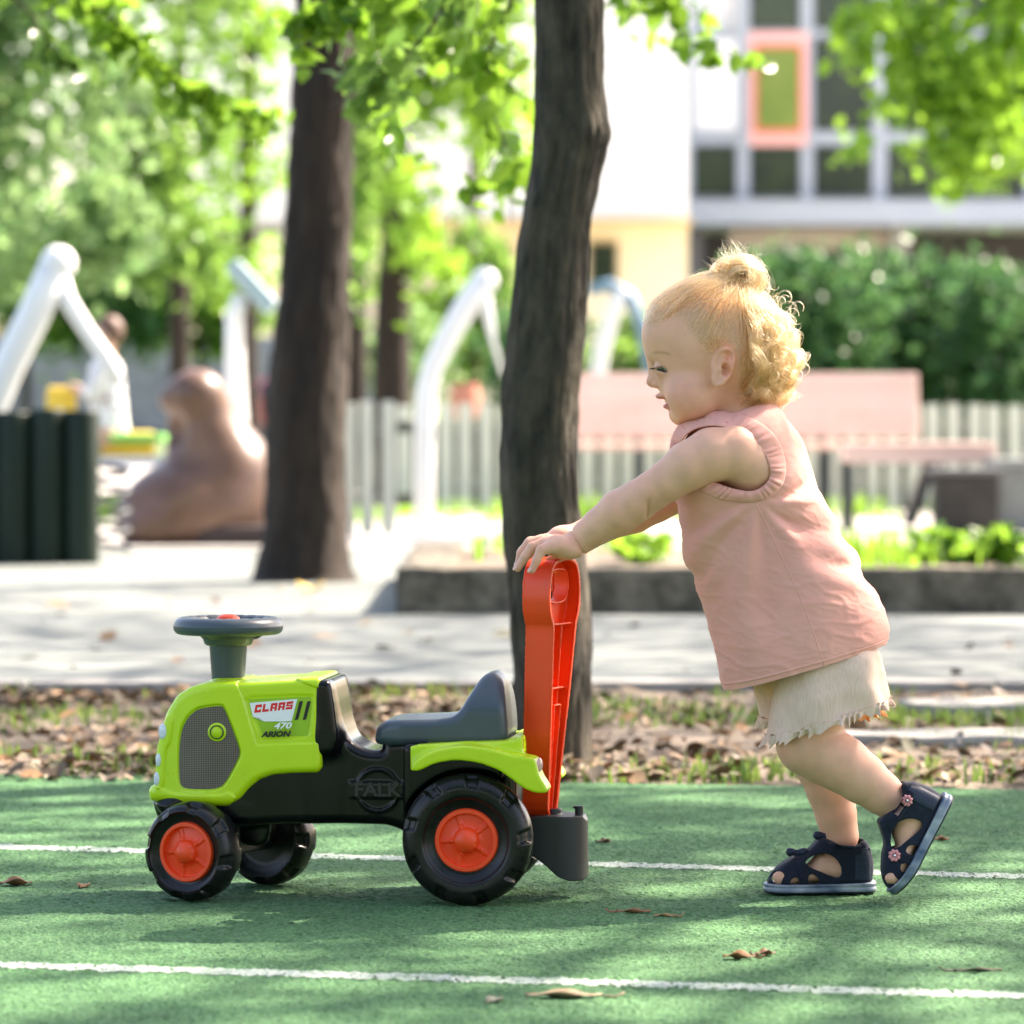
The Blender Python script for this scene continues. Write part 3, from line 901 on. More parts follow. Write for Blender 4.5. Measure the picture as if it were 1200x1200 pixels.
# soil strip
m_soil = mat("soil", (.10, .075, .05), .95, col2=(.21, .165, .12), vscale=7, bump=.8, bscale=90, bdist=.01)
from mathutils import noise as mn
sheet("soil_strip", np.linspace(-9, 9, 220), [edge] + list(np.linspace(6.9, 9.3, 40)), lambda x, y: -.014 + (.0 if y < 6.8 else .016 * mn.noise(Vector((x * 3, y * 3, 0))) + .010), m_soil, kind="structure")
# paths and far ground
m_path = mat("concrete_path", (.104, .119, .108), .9, col2=(.162, .182, .165), vscale=1.7, bump=.5, bscale=160, bdist=.004)
sheet("path", np.linspace(-12, 12, 30), [8.85, 10, 12, 15, 19], lambda x, y: .012, m_path, kind="structure")
m_pave = mat("light_paving", (.30, .285, .26), .9, col2=(.42, .40, .37), vscale=1.3, bump=.3, bscale=60, bdist=.004)
sheet("playground_paving", [-14, -4, 4, 14], [17.6, 21, 24, 30], lambda x, y: .017, m_pave, False, kind="structure")
m_far = mat("far_lawn", (.05, .10, .025), .95, col2=(.12, .17, .05), vscale=.8)
sheet("lawn", [-160, 160], [-30, 250], lambda x, y: -.035, m_far, False, kind="structure")
sheet("street", [-70, 70], [26, 58.5], lambda x, y: -.02, mat("street_bounce", (.34, .32, .29), .9, col2=(.44, .42, .38), vscale=.3), False, kind="structure")  # pale ground put in to bounce warm light onto house and bench
sheet("bounce_ground", [-40, 40], [-34, .31], lambda x, y: -.012, mat("bounce_paving", (.22, .205, .185), .9, col2=(.30, .28, .255), vscale=.7), False, kind="structure")  # unseen pale ground added behind the camera to bounce fill light
# low kerb along the near side of the path
m_kerb = mat("kerb_concrete", (.19, .185, .17), .92, col2=(.30, .29, .27), vscale=4, bump=.6, bscale=70, bdist=.005)
bm = bmesh.new()
x = -6.0
while x < 6:
    bm_box(bm, (x + .004, 8.80, -.05), (x + .996, 8.90, .016 + .003 * rng.random()), None, .006); x += 1.0
bm_obj("path_kerb", bm, m_kerb, kind="structure")
# planter: rough stone edging with soil bed
m_stone = mat("rough_stone", (.050, .044, .030), .95, col2=(.19, .165, .12), vscale=13, bump=1.0, bscale=28, bdist=.02, detail=9)
x0 = (464 - 600) / 5000 * 11.9
kerb = empty("planter_edging", (x0, 11.9, 0), label="rough grey stone edging block around the raised planting bed", cat="stone edging")
def rough_box(name, lo, hi, m_, parent=None, amp=.008, n=(60, 8, 8), **k):
    bm = bmesh.new(); bmesh.ops.create_cube(bm, size=1)
    bmesh.ops.subdivide_edges(bm, edges=[e for e in bm.edges if abs((e.verts[0].co - e.verts[1].co).x) > .5], cuts=n[0])
    bmesh.ops.subdivide_edges(bm, edges=[e for e in bm.edges if abs((e.verts[0].co - e.verts[1].co).z) > .5], cuts=n[2], use_grid_fill=True)
    bmesh.ops.subdivide_edges(bm, edges=[e for e in bm.edges if abs((e.verts[0].co - e.verts[1].co).y) > .5], cuts=n[1], use_grid_fill=True)
    for v in bm.verts:
        for i in range(3): v.co[i] = lo[i] + (v.co[i] + .5) * (hi[i] - lo[i])
        w = v.co
        dd = mn.noise_vector(w * 9) * amp + mn.noise_vector(w * 31) * amp * .4
        v.co += dd
    return bm_obj(name, bm, m_, parent, True, **k)
rough_box("edging_stone", (0, 0, -.03), (4.2, .16, .137), m_stone, kerb, .007, (160, 3, 8))
rough_box("edging_stone", (0, .16, -.03), (.16, 2.6, .132), m_stone, kerb, .007, (6, 60, 8))
sheet("planting_bed", np.linspace(x0 + .15, 6, 60), list(np.linspace(12.05, 14.5, 16)), lambda x, y: .115 + .02 * mn.noise(Vector((x * 2, y * 2, 4))), m_soil, kind="structure")

# ------------------------------------------------------------------ leaves
lm_bright = leaf_mat("leaf_bright", (.060, .170, .010), (.110, .260, .018), .55)
lm_mid = leaf_mat("leaf_mid", (.040, .120, .018), (.090, .205, .032), .55)
lm_dark = leaf_mat("leaf_dark", (.020, .080, .026), (.045, .130, .036), .38)
lm_pale = leaf_mat("leaf_pale", (.060, .150, .050), (.13, .235, .085), .55)
m_bark = mat("bark_dark", (.009, .0062, .0038), .95, col2=(.034, .0225, .0135), vscale=16, stretch=(1, 1, .22), bump=1.0, bscale=40, bdist=.012, detail=9)
m_bark2 = mat("bark_grey", (.011, .0098, .0060), .93, col2=(.072, .060, .038), vscale=20, stretch=(1, 1, .45), bump=1.0, bscale=34, bdist=.014, detail=9)
def leaves_np(C, size, rs, up=.0, quad=False, droop=0.0):
    "ovate leaves, folded along the midrib, at centres C (n,3)"
    n = len(C); sz = size * (.6 + .8 * rs.rand(n))
    d = rs.randn(n, 3); d[:, 2] -= droop; d /= length(d)[:, None]
    s = rs.randn(n, 3); s[:, 2] *= (1 - up); s -= d * (s * d).sum(1)[:, None]; s /= length(s)[:, None]
    nn = np.cross(d, s)
    if quad:
        T_ = [(-.5, 0, 0), (0, .34, .06), (.5, 0, 0), (0, -.34, .06)]; Fl = [(0, 1, 2, 3)]
    else:
        T_ = [(-.5, 0, 0), (-.22, .30, .07), (.12, .29, .07), (.5, 0, -.05), (.12, -.29, .07), (-.22, -.30, .07)]; Fl = [(0, 1, 2, 3), (0, 3, 4, 5)]
    V = np.stack([C + (d * a + s * b_ + nn * c) * sz[:, None] for a, b_, c in T_], 1)
    k = len(T_); base = np.arange(n)[:, None] * k
    F = np.concatenate([base + np.array(f)[None] for f in Fl]) if True else None
    return V.reshape(-1, 3), F
def clump(rs, c, r, n, sub=14, tight=.28, shell=.35):
    "uneven cloud of points: sub-clumps inside an ellipsoid"
    c = np.array(c); r = np.array(r)
    q = rs.randn(sub, 3); q /= length(q)[:, None]; q *= (shell + (1 - shell) * rs.rand(sub)[:, None]) ** .6
    k = rs.randint(0, sub, n)
    P = q[k] + rs.randn(n, 3) * tight * (.5 + rs.rand(sub)[k][:, None])
    return c + P * r
def trunk_mesh(name, pts, m_, parent, seg=40, per=30, amp=.02, fine=.006, seedz=0):
    "pts: (x,y,z,r) ; smooth swept trunk with burrs"
    P = np.array(pts, float); rows = []
    n = (len(P) - 1) * per
    V = []
    for i in range(n + 1):
        a = catmull_(P, i / n)
        for k in range(seg):
            t = 2 * math.pi * k / seg
            q = Vector((math.cos(t) * 2, math.sin(t) * 2, a[2] * 2.2 + seedz))
            r = a[3] * (1 + amp * 10 * mn.noise(q) * .12 + .03 * math.sin(t * 5 + a[2] * .8)) + fine * mn.noise(Vector((math.cos(t) * 9, math.sin(t) * 9, a[2] * 7))) + fine * .6 * mn.noise(Vector((math.cos(t) * 26, math.sin(t) * 26, a[2] * 22)))
            V.append((a[0] + r * math.cos(t), a[1] + r * math.sin(t), a[2]))
    F = [(i * seg + k, i * seg + (k + 1) % seg, (i + 1) * seg + (k + 1) % seg, (i + 1) * seg + k) for i in range(n) for k in range(seg)]
    return mesh_obj(name, V, F, m_, parent)
def catmull_(A, t):
    n = len(A) - 1; t = min(max(t, 0), 1) * n; i = min(int(t), n - 1); u = t - i
    p0, p1, p2, p3 = A[max(i - 1, 0)], A[i], A[i + 1], A[min(i + 2, n)]
    return .5 * ((2 * p1) + (-p0 + p2) * u + (2 * p0 - 5 * p1 + 4 * p2 - p3) * u * u + (-p0 + 3 * p1 - 3 * p2 + p3) * u ** 3)
def traced_trunk(rows_, Y, base_z=-.05):
    "rows_: (py, left px, right px), base first"
    out = []
    for py, a, b_ in rows_:
        w = unp((a + b_) / 2, py, Y); out.append((w.x, Y, w.z, (b_ - a) / 2 / 5000 * Y))
    return out
def local_np(V, root): return V - np.array(root.location)
def tree_root(name, x, y, label, group=None): return empty(name, (x, y, 0), label=label, cat="tree", group=group)

# main slim trunk behind the handle
Y1 = 6.95
t1 = tree_root("slim_tree", .063, Y1, "slim grey-barked tree with a bulge high on its trunk directly behind the red handle")
rows_ = [(930, 596, 700), (900, 602, 694), (860, 603, 692), (800, 603, 692), (740, 601, 691), (690, 598, 688), (640, 591, 684), (580, 588, 677), (500, 589, 676), (440, 591, 680), (380, 597, 685), (320, 604, 688), (260, 612, 692), (215, 619, 700), (180, 624, 710), (155, 626, 715.5), (130, 627, 711), (90, 627, 706), (40, 627, 705), (0, 627, 705), (-60, 626, 706), (-400, 625, 712), (-1000, 620, 700), (-1700, 632, 690)]
P = traced_trunk(rows_, Y1); P = [(a - .063, 0, c, r) for a, b_, c, r in P]
trunk_mesh("trunk", P, m_bark2, t1, seg=90, per=16, amp=.01, fine=.0055)
# tree with the broad dark trunk
Y2 = 14.25
t2 = tree_root("broad_tree", unp(360, 685, Y2).x, Y2, "large tree with a wide dark brown trunk left of the slim one")
rows_ = [(700, 268, 452), (680, 293, 420), (660, 302, 410), (620, 309, 406), (560, 311, 404), (480, 313, 405), (400, 320, 407), (300, 330, 410), (200, 336, 412), (120, 340, 413), (50, 344, 412), (0, 345, 412), (-200, 345, 412), (-900, 350, 404)]
P = traced_trunk(rows_, Y2); x2 = t2.location.x; P = [(a - x2, 0, c, r) for a, b_, c, r in P]
trunk_mesh("trunk", P, m_bark, t2, seg=48, per=10, amp=.05, fine=.012, seedz=5)
# trees further back
def far_tree(name, label, rows_, Y, m_, group=None):
    P = traced_trunk(rows_, Y); x = P[0][0]; t = tree_root(name, x, Y, label, group)
    trunk_mesh("trunk", [(a - x, 0, c, r) for a, b_, c, r in P], m_, t, seg=20, per=6, amp=.05, fine=.01, seedz=Y)
    return t
t3 = far_tree("back_tree", "dark forked trunk standing between the broad tree and the white bent pole", [(600, 432, 486), (470, 436, 482), (360, 440, 480), (300, 444, 484), (230, 447, 482), (150, 446, 476), (50, 446, 474), (-100, 440, 470), (-300, 445, 470)], 27, m_bark)
t4 = far_tree("back_tree", "thin brown trunk partly hidden behind the right edge of the broad tree", [(590, 404, 432), (400, 406, 430), (250, 408, 430), (100, 404, 426), (-200, 400, 420)], 30, m_bark)
def crown(root, specs, m_, size, seed, name="crown", quad=False, up=.2, droop=.3):
    rs = np.random.RandomState(seed); C = []
    for c, r, n, *o in specs:
        kw = o[0] if o else {}
        C.append(clump(rs, c, r, n, **kw))
    C = np.concatenate(C)
    V, F = leaves_np(C, size, rs, up, quad, droop)
    return mesh_obj(name, local_np(V, root), F, m_, root, False, kind=None)
def U(px, py, Y): return tuple(unp(px, py, Y))
# ---- leafy branches that hang into the picture
def spray(root, pts, m_, n, size, seed, spread, name="leafy_branch", tw=.006):
    "a twig polyline with leaves along side shoots"
    rs = np.random.RandomState(seed); P = np.array(pts)
    mb = MB(); C = []
    mb.tube([tuple(np.array(p) - np.array(root.location)) for p in P], list(np.linspace(tw, tw * .3, len(P))), seg=6)
    m = max(6, n // 9)
    for i in range(m):
        t = rs.rand() ** .8; a = catmull_(P, t); dirn = rs.randn(3); dirn[2] = dirn[2] * .5 - .5; dirn /= np.linalg.norm(dirn)
        L = spread * (.35 + .8 * rs.rand()); k = 9
        e = a + dirn * L + np.array((0, 0, -.15 * L))
        mb.tube([tuple(a - np.array(root.location)), tuple((a + e) / 2 + np.array((0, 0, .04 * L)) - np.array(root.location)), tuple(e - np.array(root.location))], [tw * .35, tw * .25, tw * .12], seg=4, cap=False)
        for j in range(k):
            u = (j + .5) / k; C.append(a + (e - a) * u + rs.randn(3) * spread * .10)
    C = np.array(C)
    V, F = leaves_np(C, size, rs, .35, False, .5)
    tg = mb.build(name, m_bark2, root)
    mesh_obj("leaves", local_np(V, root), F, m_, tg, False)
    return tg
spray(t1, [U(640, -260, 7.6), U(560, -60, 7.9), U(500, 40, 8.2), U(430, 100, 8.5), U(385, 125, 8.6)], lm_mid, 120, .058, 1, .17)
spray(t1, [U(640, -260, 7.6), U(600, 0, 8.0), U(560, 90, 8.3), U(600, 190, 8.8)], lm_bright, 130, .055, 2, .17)
spray(t1, [U(620, -300, 7.8), U(480, -60, 8.1), U(400, 0, 8.2), U(345, 25, 8.2)], lm_bright, 110, .055, 3, .12)
spray(t1, [U(560, -160, 8.2), U(500, -30, 8.6), U(470, 60, 8.9), U(455, 150, 9.2)], lm_bright, 140, .055, 14, .16)
spray(t2, [U(-60, -150, 9.5), U(90, -20, 9.8), U(170, 60, 9.9), U(240, 110, 10.0), U(305, 145, 10.1)], lm_bright, 330, .050, 4, .11)
spray(t2, [U(-60, -80, 10.5), U(40, 20, 10.6), U(70, 80, 10.7)], lm_mid, 120, .050, 5, .15)
spray(t1, [U(720, -300, 9.0), U(740, -80, 9.3), U(780, 0, 9.5), U(810, 60, 9.6)], lm_bright, 150, .055, 6, .17)
# ---- far crowns
def PX(px, py, Y, rx, ry, n, **o):
    k = Y / 5000; return (U(px, py, Y), (rx * k, max(.5, rx * k * .8), ry * k), n, o)
crown(t3, [PX(520, 50, 24, 90, 80, 1700), PX(570, 150, 25, 50, 50, 300), PX(480, 230, 24, 30, 60, 260), PX(500, 320, 27, 50, 60, 300), PX(560, -120, 25, 160, 90, 2500)], lm_bright, .095, 21)
crown(t4, [PX(430, 170, 29, 30, 170, 900), PX(420, -100, 29, 90, 110, 1500)], lm_mid, .10, 22)
far_specs = [
    ("leafy_tree", "pale green leafy tree filling the upper left corner", 24, -40, [PX(40, 120, 26, 120, 130, 2300), PX(60, 270, 25, 110, 70, 1300), PX(10, -60, 26, 160, 110, 2000)], lm_pale),
    ("leafy_tree", "green tree above the grey slanted panel pole at left", 29, 210, [PX(190, 130, 30, 90, 130, 1500), PX(180, 270, 30, 95, 60, 1100), PX(200, -60, 30, 130, 110, 1600)], lm_mid),
    ("leafy_tree", "light yellowish tree just left of the broad dark trunk", 34, 290, [PX(280, 190, 36, 60, 70, 450), PX(270, 60, 36, 70, 90, 700), PX(270, 310, 36, 50, 40, 350)], lm_bright),
]
for i, (nm, lb, Y, px, specs, m_) in enumerate(far_specs):
    t = far_tree(nm, lb, [(560, px - 14, px + 14), (420, px - 12, px + 12), (250, px - 10, px + 10), (0, px - 8, px + 8)], Y + 2, m_bark)
    crown(t, specs, m_, .10, 30 + i)
t = far_tree("leafy_tree", "bright green tree drooping over the glazed building at upper right", [(560, 1225, 1255), (300, 1222, 1250), (0, 1220, 1244)], 20.5, m_bark)
crown(t, [PX(1140, 60, 20, 90, 80, 1300), PX(1165, 165, 20, 70, 40, 420), PX(1010, 40, 20, 40, 40, 170), PX(1110, 200, 20, 35, 35, 110), PX(1150, -90, 20, 170, 90, 1800), PX(1000, 160, 20, 20, 30, 25)], lm_bright, .085, 41)
t = far_tree("leafy_tree", "distant green tree behind the slim trunk left of the yellow wall", [(500, 545, 565), (300, 548, 562), (100, 550, 560)], 42, m_bark)
crown(t, [PX(560, 330, 42, 50, 70, 1100), PX(520, 400, 42, 70, 50, 900)], lm_mid, .12, 42)
for i, (px, py, lb) in enumerate([(30, 340, "distant green tree across the street at the far left edge"), (130, 350, "distant green tree across the street, middle one of three"), (235, 345, "distant green tree across the street just above the brown sculpture")]):
    t = far_tree("leafy_tree", lb, [(520, px - 6, px + 6), (400, px - 5, px + 5), (330, px - 4, px + 4)], 72, m_bark, "distant trees across the street")
    crown(t, [PX(px, py, 72, 62, 62, 1500)], (lm_mid, lm_dark, lm_mid)[i], .26, 240 + i, quad=True)
# shrubs under the building
for i, (px, py, Y, rx, ry, n, m_, lb) in enumerate([
    (960, 375, 30, 80, 80, 3600, lm_dark, "dense green shrub behind the bench right of the toddler's hair"),
    (1080, 385, 31, 75, 75, 3400, lm_dark, "darker green shrub at centre of the hedge below the glazed bay"),
    (1180, 400, 30, 70, 80, 3200, lm_dark, "green shrub at the right edge under the building"),
    (745, 420, 33, 70, 45, 1500, lm_mid, "small green bush in front of the yellow wall"),
    (630, 420, 34, 60, 60, 1300, lm_dark, "dark bush hidden behind the slim trunk"),
    (470, 420, 31, 50, 40, 900, lm_pale, "pale bush behind the fence left of the white bent pole")]):
    c = U(px, py, Y); r = empty("shrub", (c[0], Y, 0), label=lb, cat="shrub")
    mb = MB(); rs = np.random.RandomState(60 + i)
    for k in range(9):
        a = rs.rand() * 6.28; e = Vector((math.cos(a) * rx * Y / 5000 * .6, math.sin(a) * .4, c[2] + .2 * rs.rand()))
        mb.tube([(0, 0, -.02), tuple(e * .5 + Vector((0, 0, .05))), tuple(e)], [.02, .012, .005], seg=5)
    mb.build("stems", m_bark, r)
    crown(r, [((c[0], Y, c[2]), (rx * Y / 5000, .45, ry * Y / 5000), n, dict(sub=34, tight=.24)), ((c[0], Y, c[2] * .45), (rx * Y / 5000, .4, ry * Y / 5000 * .6), n // 2, dict(sub=20))], m_, .085, 70 + i, "foliage")

# ---- shade trees just outside the frame: crown overhead that dapples court and path
ts = tree_root("shade_tree", 4.6, 8.6, "tall tree right of the frame whose crown shades the court")
trunk_mesh("trunk", [(0, 0, -.05, .19), (0, 0, 1.6, .15), (.05, -.05, 4.2, .12), (0, 0, 6.4, .05)], m_bark, ts, seg=24, per=8)
rs = np.random.RandomState(5)
def want(gx, gy):
    "how closed the crown is over a ground point, 0..1"
    n = mn.noise(Vector((gx * .9, gy * 1.7, 1.3))) * .9 + mn.noise(Vector((gx * 2.6, gy * 5.0, 7.1))) * .75
    bias = SHADE(gx, gy)
    if gy < 6.5 and any(((gx - x_) / sx) ** 2 + ((gy - y_) / sy) ** 2 < .8 for (x_, y_, sx, sy, s) in GAPS[:3]): return .08
    return 1 if n + bias > 0 else (.84 if gy < 6.5 else 0)
def SHADE(gx, gy):
    if gy < 6.5: b = 1.0
    elif gy < 8.8: b = .16
    elif gy < 12: b = .34
    else: b = -.35
    for (x_, y_, sx, sy) in ((-.27, 4.67, .22, .12), (-.45, 4.9, .4, .2)):
        b += 1.2 * math.exp(-((gx - x_) / sx) ** 2 - ((gy - y_) / sy) ** 2)
    # windows that let the sun through
    for (x_, y_, sx, sy, s) in GAPS:
        b -= s * math.exp(-((gx - x_) / sx) ** 2 - ((gy - y_) / sy) ** 2)
    return b
GAPS = [(.09, 4.84, .13, .07, 1.6), (.28, 4.90, .13, .05, 1.5), (.30, 5.04, .13, .022, .8), (.55, 5.4, .25, .05, .9), (-.35, 5.35, .2, .05, .6), (.0, 4.45, .5, .04, .5)]
C = []
N_ = 78000
gx = rs.rand(N_) * 8.4 - 4.2; gyy = -1.5 + rs.rand(N_) * 15.5; zz = 5.0 + 2.4 * rs.rand(N_)
for a, b_, c in zip(gx, gyy, zz):
    if rs.rand() < .75 * want(a, b_): C.append((a + TO_SUN.x / TO_SUN.z * c, b_ + TO_SUN.y / TO_SUN.z * c, c))
C = np.array(C)
vis = C[:, 2] < .57 + .097 * C[:, 1] + .1      # nothing of it may hang into view
C = C[~vis]
V, F = leaves_np(C, .085, rs, .55, True, .1)
mesh_obj("crown", local_np(V, ts), F, leaf_mat("leaf_shade", (.040, .075, .025), (.07, .11, .035), .10), ts, False)
mb = MB()
for k in range(26):
    c = C[rs.randint(len(C))] - np.array(ts.location); mb.tube([(0, 0, 3.9 + .08 * k), tuple(c * .5 + np.array((0, 0, 2.4 + .03 * k))), tuple(c)], [.03, .014, .004], seg=6)
mb.build("boughs", m_bark, ts)
# unseen trees added behind the camera to cut the sky fill
for i, (x_, y_, h_, rr_, lb) in enumerate([(-3.6, -4.5, 4.2, 2.6, "unseen tree added behind the viewpoint at left to block sky light"), (2.8, -5.5, 4.6, 2.8, "unseen tree added behind the viewpoint at right to block sky light"), (-.6, -9.5, 5.0, 3.2, "tallest unseen tree added behind the viewpoint to block sky light")]):
    tb = tree_root("sky_block_tree", x_, y_, lb)
    trunk_mesh("trunk", [(0, 0, -.05, .2), (0, 0, 1.5, .15), (.05, 0, 3.5, .11), (0, 0, h_ + 1, .05)], m_bark, tb, seg=16, per=4)
    crown(tb, [((x_, y_, h_), (rr_, rr_, h_ * .62), 5200, dict(sub=40, tight=.22))], lm_dark, .26, 200 + i, quad=True)
# crowns of the two visible trunks, above the frame
crown(t1, [((.0, 7.2, 3.6), (1.1, 1.0, .8), 2600)], lm_mid, .07, 81, quad=True)
crown(t2, [((-.7, 14.6, 4.6), (2.2, 2.0, 1.3), 4200)], lm_mid, .08, 82, quad=True)

# ------------------------------------------------------------------ litter, weeds
rs = np.random.RandomState(9)
def litter(n, xr, yr, size, zf, palette, name, dens=None, curl=.25):
    X = xr[0] + rs.rand(n) * (xr[1] - xr[0]); Yv = yr[0] + rs.rand(n) * (yr[1] - yr[0])
    k = np.array([dens(a, b_) > rs.rand() for a, b_ in zip(X, Yv)]) if dens else np.ones(n, bool)
    X, Yv = X[k], Yv[k]; n = len(X); sz = size * (.35 + 1.3 * rs.rand(n) ** 1.6)
    a = rs.rand(n) * 6.283; d = np.stack([np.cos(a), np.sin(a), rs.randn(n) * .28], 1); s = np.stack([-np.sin(a), np.cos(a), rs.randn(n) * .35], 1)
    nn = np.cross(d, s); Z = np.array([zf(x, y) for x, y in zip(X, Yv)]) + .003 + .012 * rs.rand(n)
    C = np.stack([X, Yv, Z], 1)
    T_ = [(-.5, 0, .05), (-.2, .30, .08), (.15, .27, .08), (.5, 0, -.02), (.15, -.27, .07), (-.2, -.30, .07), (0, 0, 0)]
    cz = (.6 + .9 * rs.rand(n))
    asp = (.55 + .75 * rs.rand(n))[:, None]
    V = np.stack([C + (d * p0 + s * p1 * asp + nn * (p2 * cz)[:, None]) * sz[:, None] for p0, p1, p2 in T_], 1)
    b_ = np.arange(n)[:, None] * 7
    F = np.concatenate([b_ + np.array(f) for f in ((0, 1, 6), (1, 2, 6), (2, 3, 6), (3, 4, 6), (4, 5, 6), (5, 0, 6))])
    return mesh_obj(name, V.reshape(-1, 3), F, palette, None, False, kind="stuff")
def litter_mat(name, stops):
    m, nt, p = _nodes(name); g = nt.nodes.new("ShaderNodeNewGeometry"); r = nt.nodes.new("ShaderNodeValToRGB")
    r.color_ramp.interpolation = 'CONSTANT'
    while len(r.color_ramp.elements) < len(stops): r.color_ramp.elements.new(.5)
    for i, (e, c) in enumerate(zip(r.color_ramp.elements, stops)): e.position = i / len(stops); e.color = (*c, 1)
    nt.links.new(g.outputs["Random Per Island"], r.inputs[0]); nt.links.new(r.outputs[0], p.inputs["Base Color"]); p.inputs["Roughness"].default_value = .65
    return m
m_lit = litter_mat("dead_leaf", [(.13, .080, .038), (.18, .11, .055), (.085, .050, .027), (.25, .16, .085), (.20, .12, .055), (.12, .09, .055), (.28, .21, .125), (.11, .072, .042), (.23, .115, .04), (.15, .14, .075)])
soilz = lambda x, y: -.004 + .016 * mn.noise(Vector((x * 3, y * 3, 0)))
def ld(x, y):
    n = mn.noise(Vector((x * 1.6, y * 2.5, 3)))
    left = 1 if x < .1 else .45
    return min(1, max(.08, (.5 + 1.3 * n) * left + (.35 if y < 6.95 else 0)))
litter(27000, (-2.2, 2.2), (6.62, 8.8), .028, soilz, m_lit, "leaf_litter", ld)
litter(260, (-2.5, 2.8), (9.0, 13.5), .05, lambda x, y: .014, m_lit, "path_litter", lambda x, y: .5 if (y < 9.6 or x < -.4) else .2)
def blades(n, xr, yr, h, zf, m_, name, dens=None, wd=.004, lean=.5, seed=1, kind="stuff"):
    rs = np.random.RandomState(seed)
    X = xr[0] + rs.rand(n) * (xr[1] - xr[0]); Yv = yr[0] + rs.rand(n) * (yr[1] - yr[0])
    if dens:
        k = np.array([dens(a, b_) > rs.rand() for a, b_ in zip(X, Yv)]); X, Yv = X[k], Yv[k]
    n = len(X); hh = h * (.4 + .9 * rs.rand(n)); a = rs.rand(n) * 6.283
    Z = np.array([zf(x, y) for x, y in zip(X, Yv)])
    l = np.stack([np.cos(a), np.sin(a), np.zeros(n)], 1) * (lean * hh * rs.rand(n))[:, None]
    w = np.stack([-np.sin(a), np.cos(a), np.zeros(n)], 1) * wd
    B_ = np.stack([X, Yv, Z - .004], 1); up = np.stack([np.zeros(n), np.zeros(n), hh], 1)
    V = np.stack([B_ - w, B_ + w, B_ + up * .6 + l * .4 + w * .8, B_ + up * .6 + l * .4 - w * .8, B_ + up + l], 1).reshape(-1, 3)
    b_ = np.arange(n)[:, None] * 5
    F = np.concatenate([b_ + np.array(f) for f in ((0, 1, 2), (0, 2, 3), (3, 2, 4))])
    return mesh_obj(name, V, F, m_, None, False, kind=kind)
lm_grass = leaf_mat("grass_blade", (.05, .12, .018), (.12, .20, .04), .35)
blades(30000, (-2.2, 2.2), (6.62, 8.8), .030, soilz, lm_grass, "moss_and_grass", lambda x, y: max(0, 1.9 * mn.noise(Vector((x * 1.3 + 9, y * 2.2, 8))) + (.18 if x > 0 else -.02)), wd=.0035)
blades(9000, (x0 + .2, 4), (12.1, 14.4), .09, lambda x, y: .115, lm_bright, "bed_grass", lambda x, y: max(0, 1.6 * mn.noise(Vector((x * 1.5, y * 1.0, 2)))), wd=.008)
blades(9000, (-3.5, 5), (20.6, 23.6), .12, lambda x, y: .017, lm_bright, "fence_weeds", lambda x, y: max(0, .25 + 1.6 * mn.noise(Vector((x * 1.5, y * 2.0, 5)))) * (1 if y > 22.6 else .25), wd=.012)
# low broad-leaved plants in the bed at right
for i, (px, py, n, lb) in enumerate([(1150, 650, 420, "bright green leafy plant at the right end of the planting bed"), (1105, 655, 160, "smaller green plant with a pink bloom in the bed left of the brightest one"), (755, 655, 150, "small green plant in the bed behind the toddler's arm")]):
    Yp = 12.7 + .15 * i; c = U(px, py, Yp); r = empty("bed_plant", (c[0], Yp, .12), label=lb, cat="plant")
    rs2 = np.random.RandomState(90 + i); C_ = clump(rs2, (c[0], Yp, .165), (.14 if i == 0 else .08, .12, .045), n)
    V, F = leaves_np(C_, .05, rs2, .6, False, -.3); mesh_obj("foliage", local_np(V, r), F, lm_bright, r, False)
    mb = MB()
    for k in range(8): e = C_[rs2.randint(len(C_))] - np.array(r.location); mb.tube([(0, 0, -.02), tuple(e)], [.004, .002], seg=5)
    mb.build("stem", lm_mid, r)
# single fallen leaves on the court
def leaf_thing(px, py, L, ang, col, label, curl=.3, w=.36):
    Yq = 2850 / (py - 485); x = (px - 600) / 5000 * Yq
    n = 14; V = []; F = []
    for i in range(n + 1):
        t = i / n; hw = L * w * math.sin(math.pi * min(1, t * 1.02)) ** .8 * (1 + .12 * math.sin(t * 21)) if 0 < t < 1 else .0004
        for k in (-1, -.5, 0, .5, 1):
            V.append(((t - .5) * L, k * hw, .004 + L * curl * (.30 * k * k * math.sin(math.pi * t) + .35 * (t - .5) ** 2) + .0015 * math.sin(t * 9 + k * 3)))
    for i in range(n):
        for k in range(4): F.append((i * 5 + k, i * 5 + k + 1, i * 5 + k + 6, i * 5 + k + 5))
    o = mesh_obj("fallen_leaf", V, F, mat("leaf_" + str(px), col, .6, var=.35, vscale=60, bump=.3, bscale=200), None, True, label=label, cat="leaf", group="dead leaves scattered on the court")
    st, sf_ = tube_data([(-.5 * L, 0, .004 + L * curl * .09), (-.68 * L, .03 * L, .004), (-.8 * L, .01 * L, .008)], .0012, 5)
    mesh_obj("stalk", st, sf_, o.data.materials[0], o)
    o.location = (x, Yq, -.0025); o.rotation_euler = (0, 0, math.radians(ang)); so = o.modifiers.new("t", 'SOLIDIFY'); so.thickness = .0006
    return o
leaf_thing(18, 1038, .040, 15, (.16, .07, .03), "curled brown leaf at the left edge of the court near the front wheel", .6)
leaf_thing(98, 1040, .022, 80, (.24, .12, .05), "tiny tan leaf left of the front wheel", .4)
leaf_thing(866, 1124, .034, 170, (.20, .09, .03), "brown leaf below the toddler's standing foot, left of its pair", .5)
leaf_thing(897, 1120, .022, 20, (.15, .07, .03), "small dark leaf touching the brown one below the feet", .6)
leaf_thing(660, 1169, .075, 176, (.30, .21, .12), "long dry leaf lying across the nearest white line", .18, .16)
leaf_thing(742, 1070, .040, 3, (.28, .13, .06), "thin reddish leaf right of the rear wheel", .2, .10)
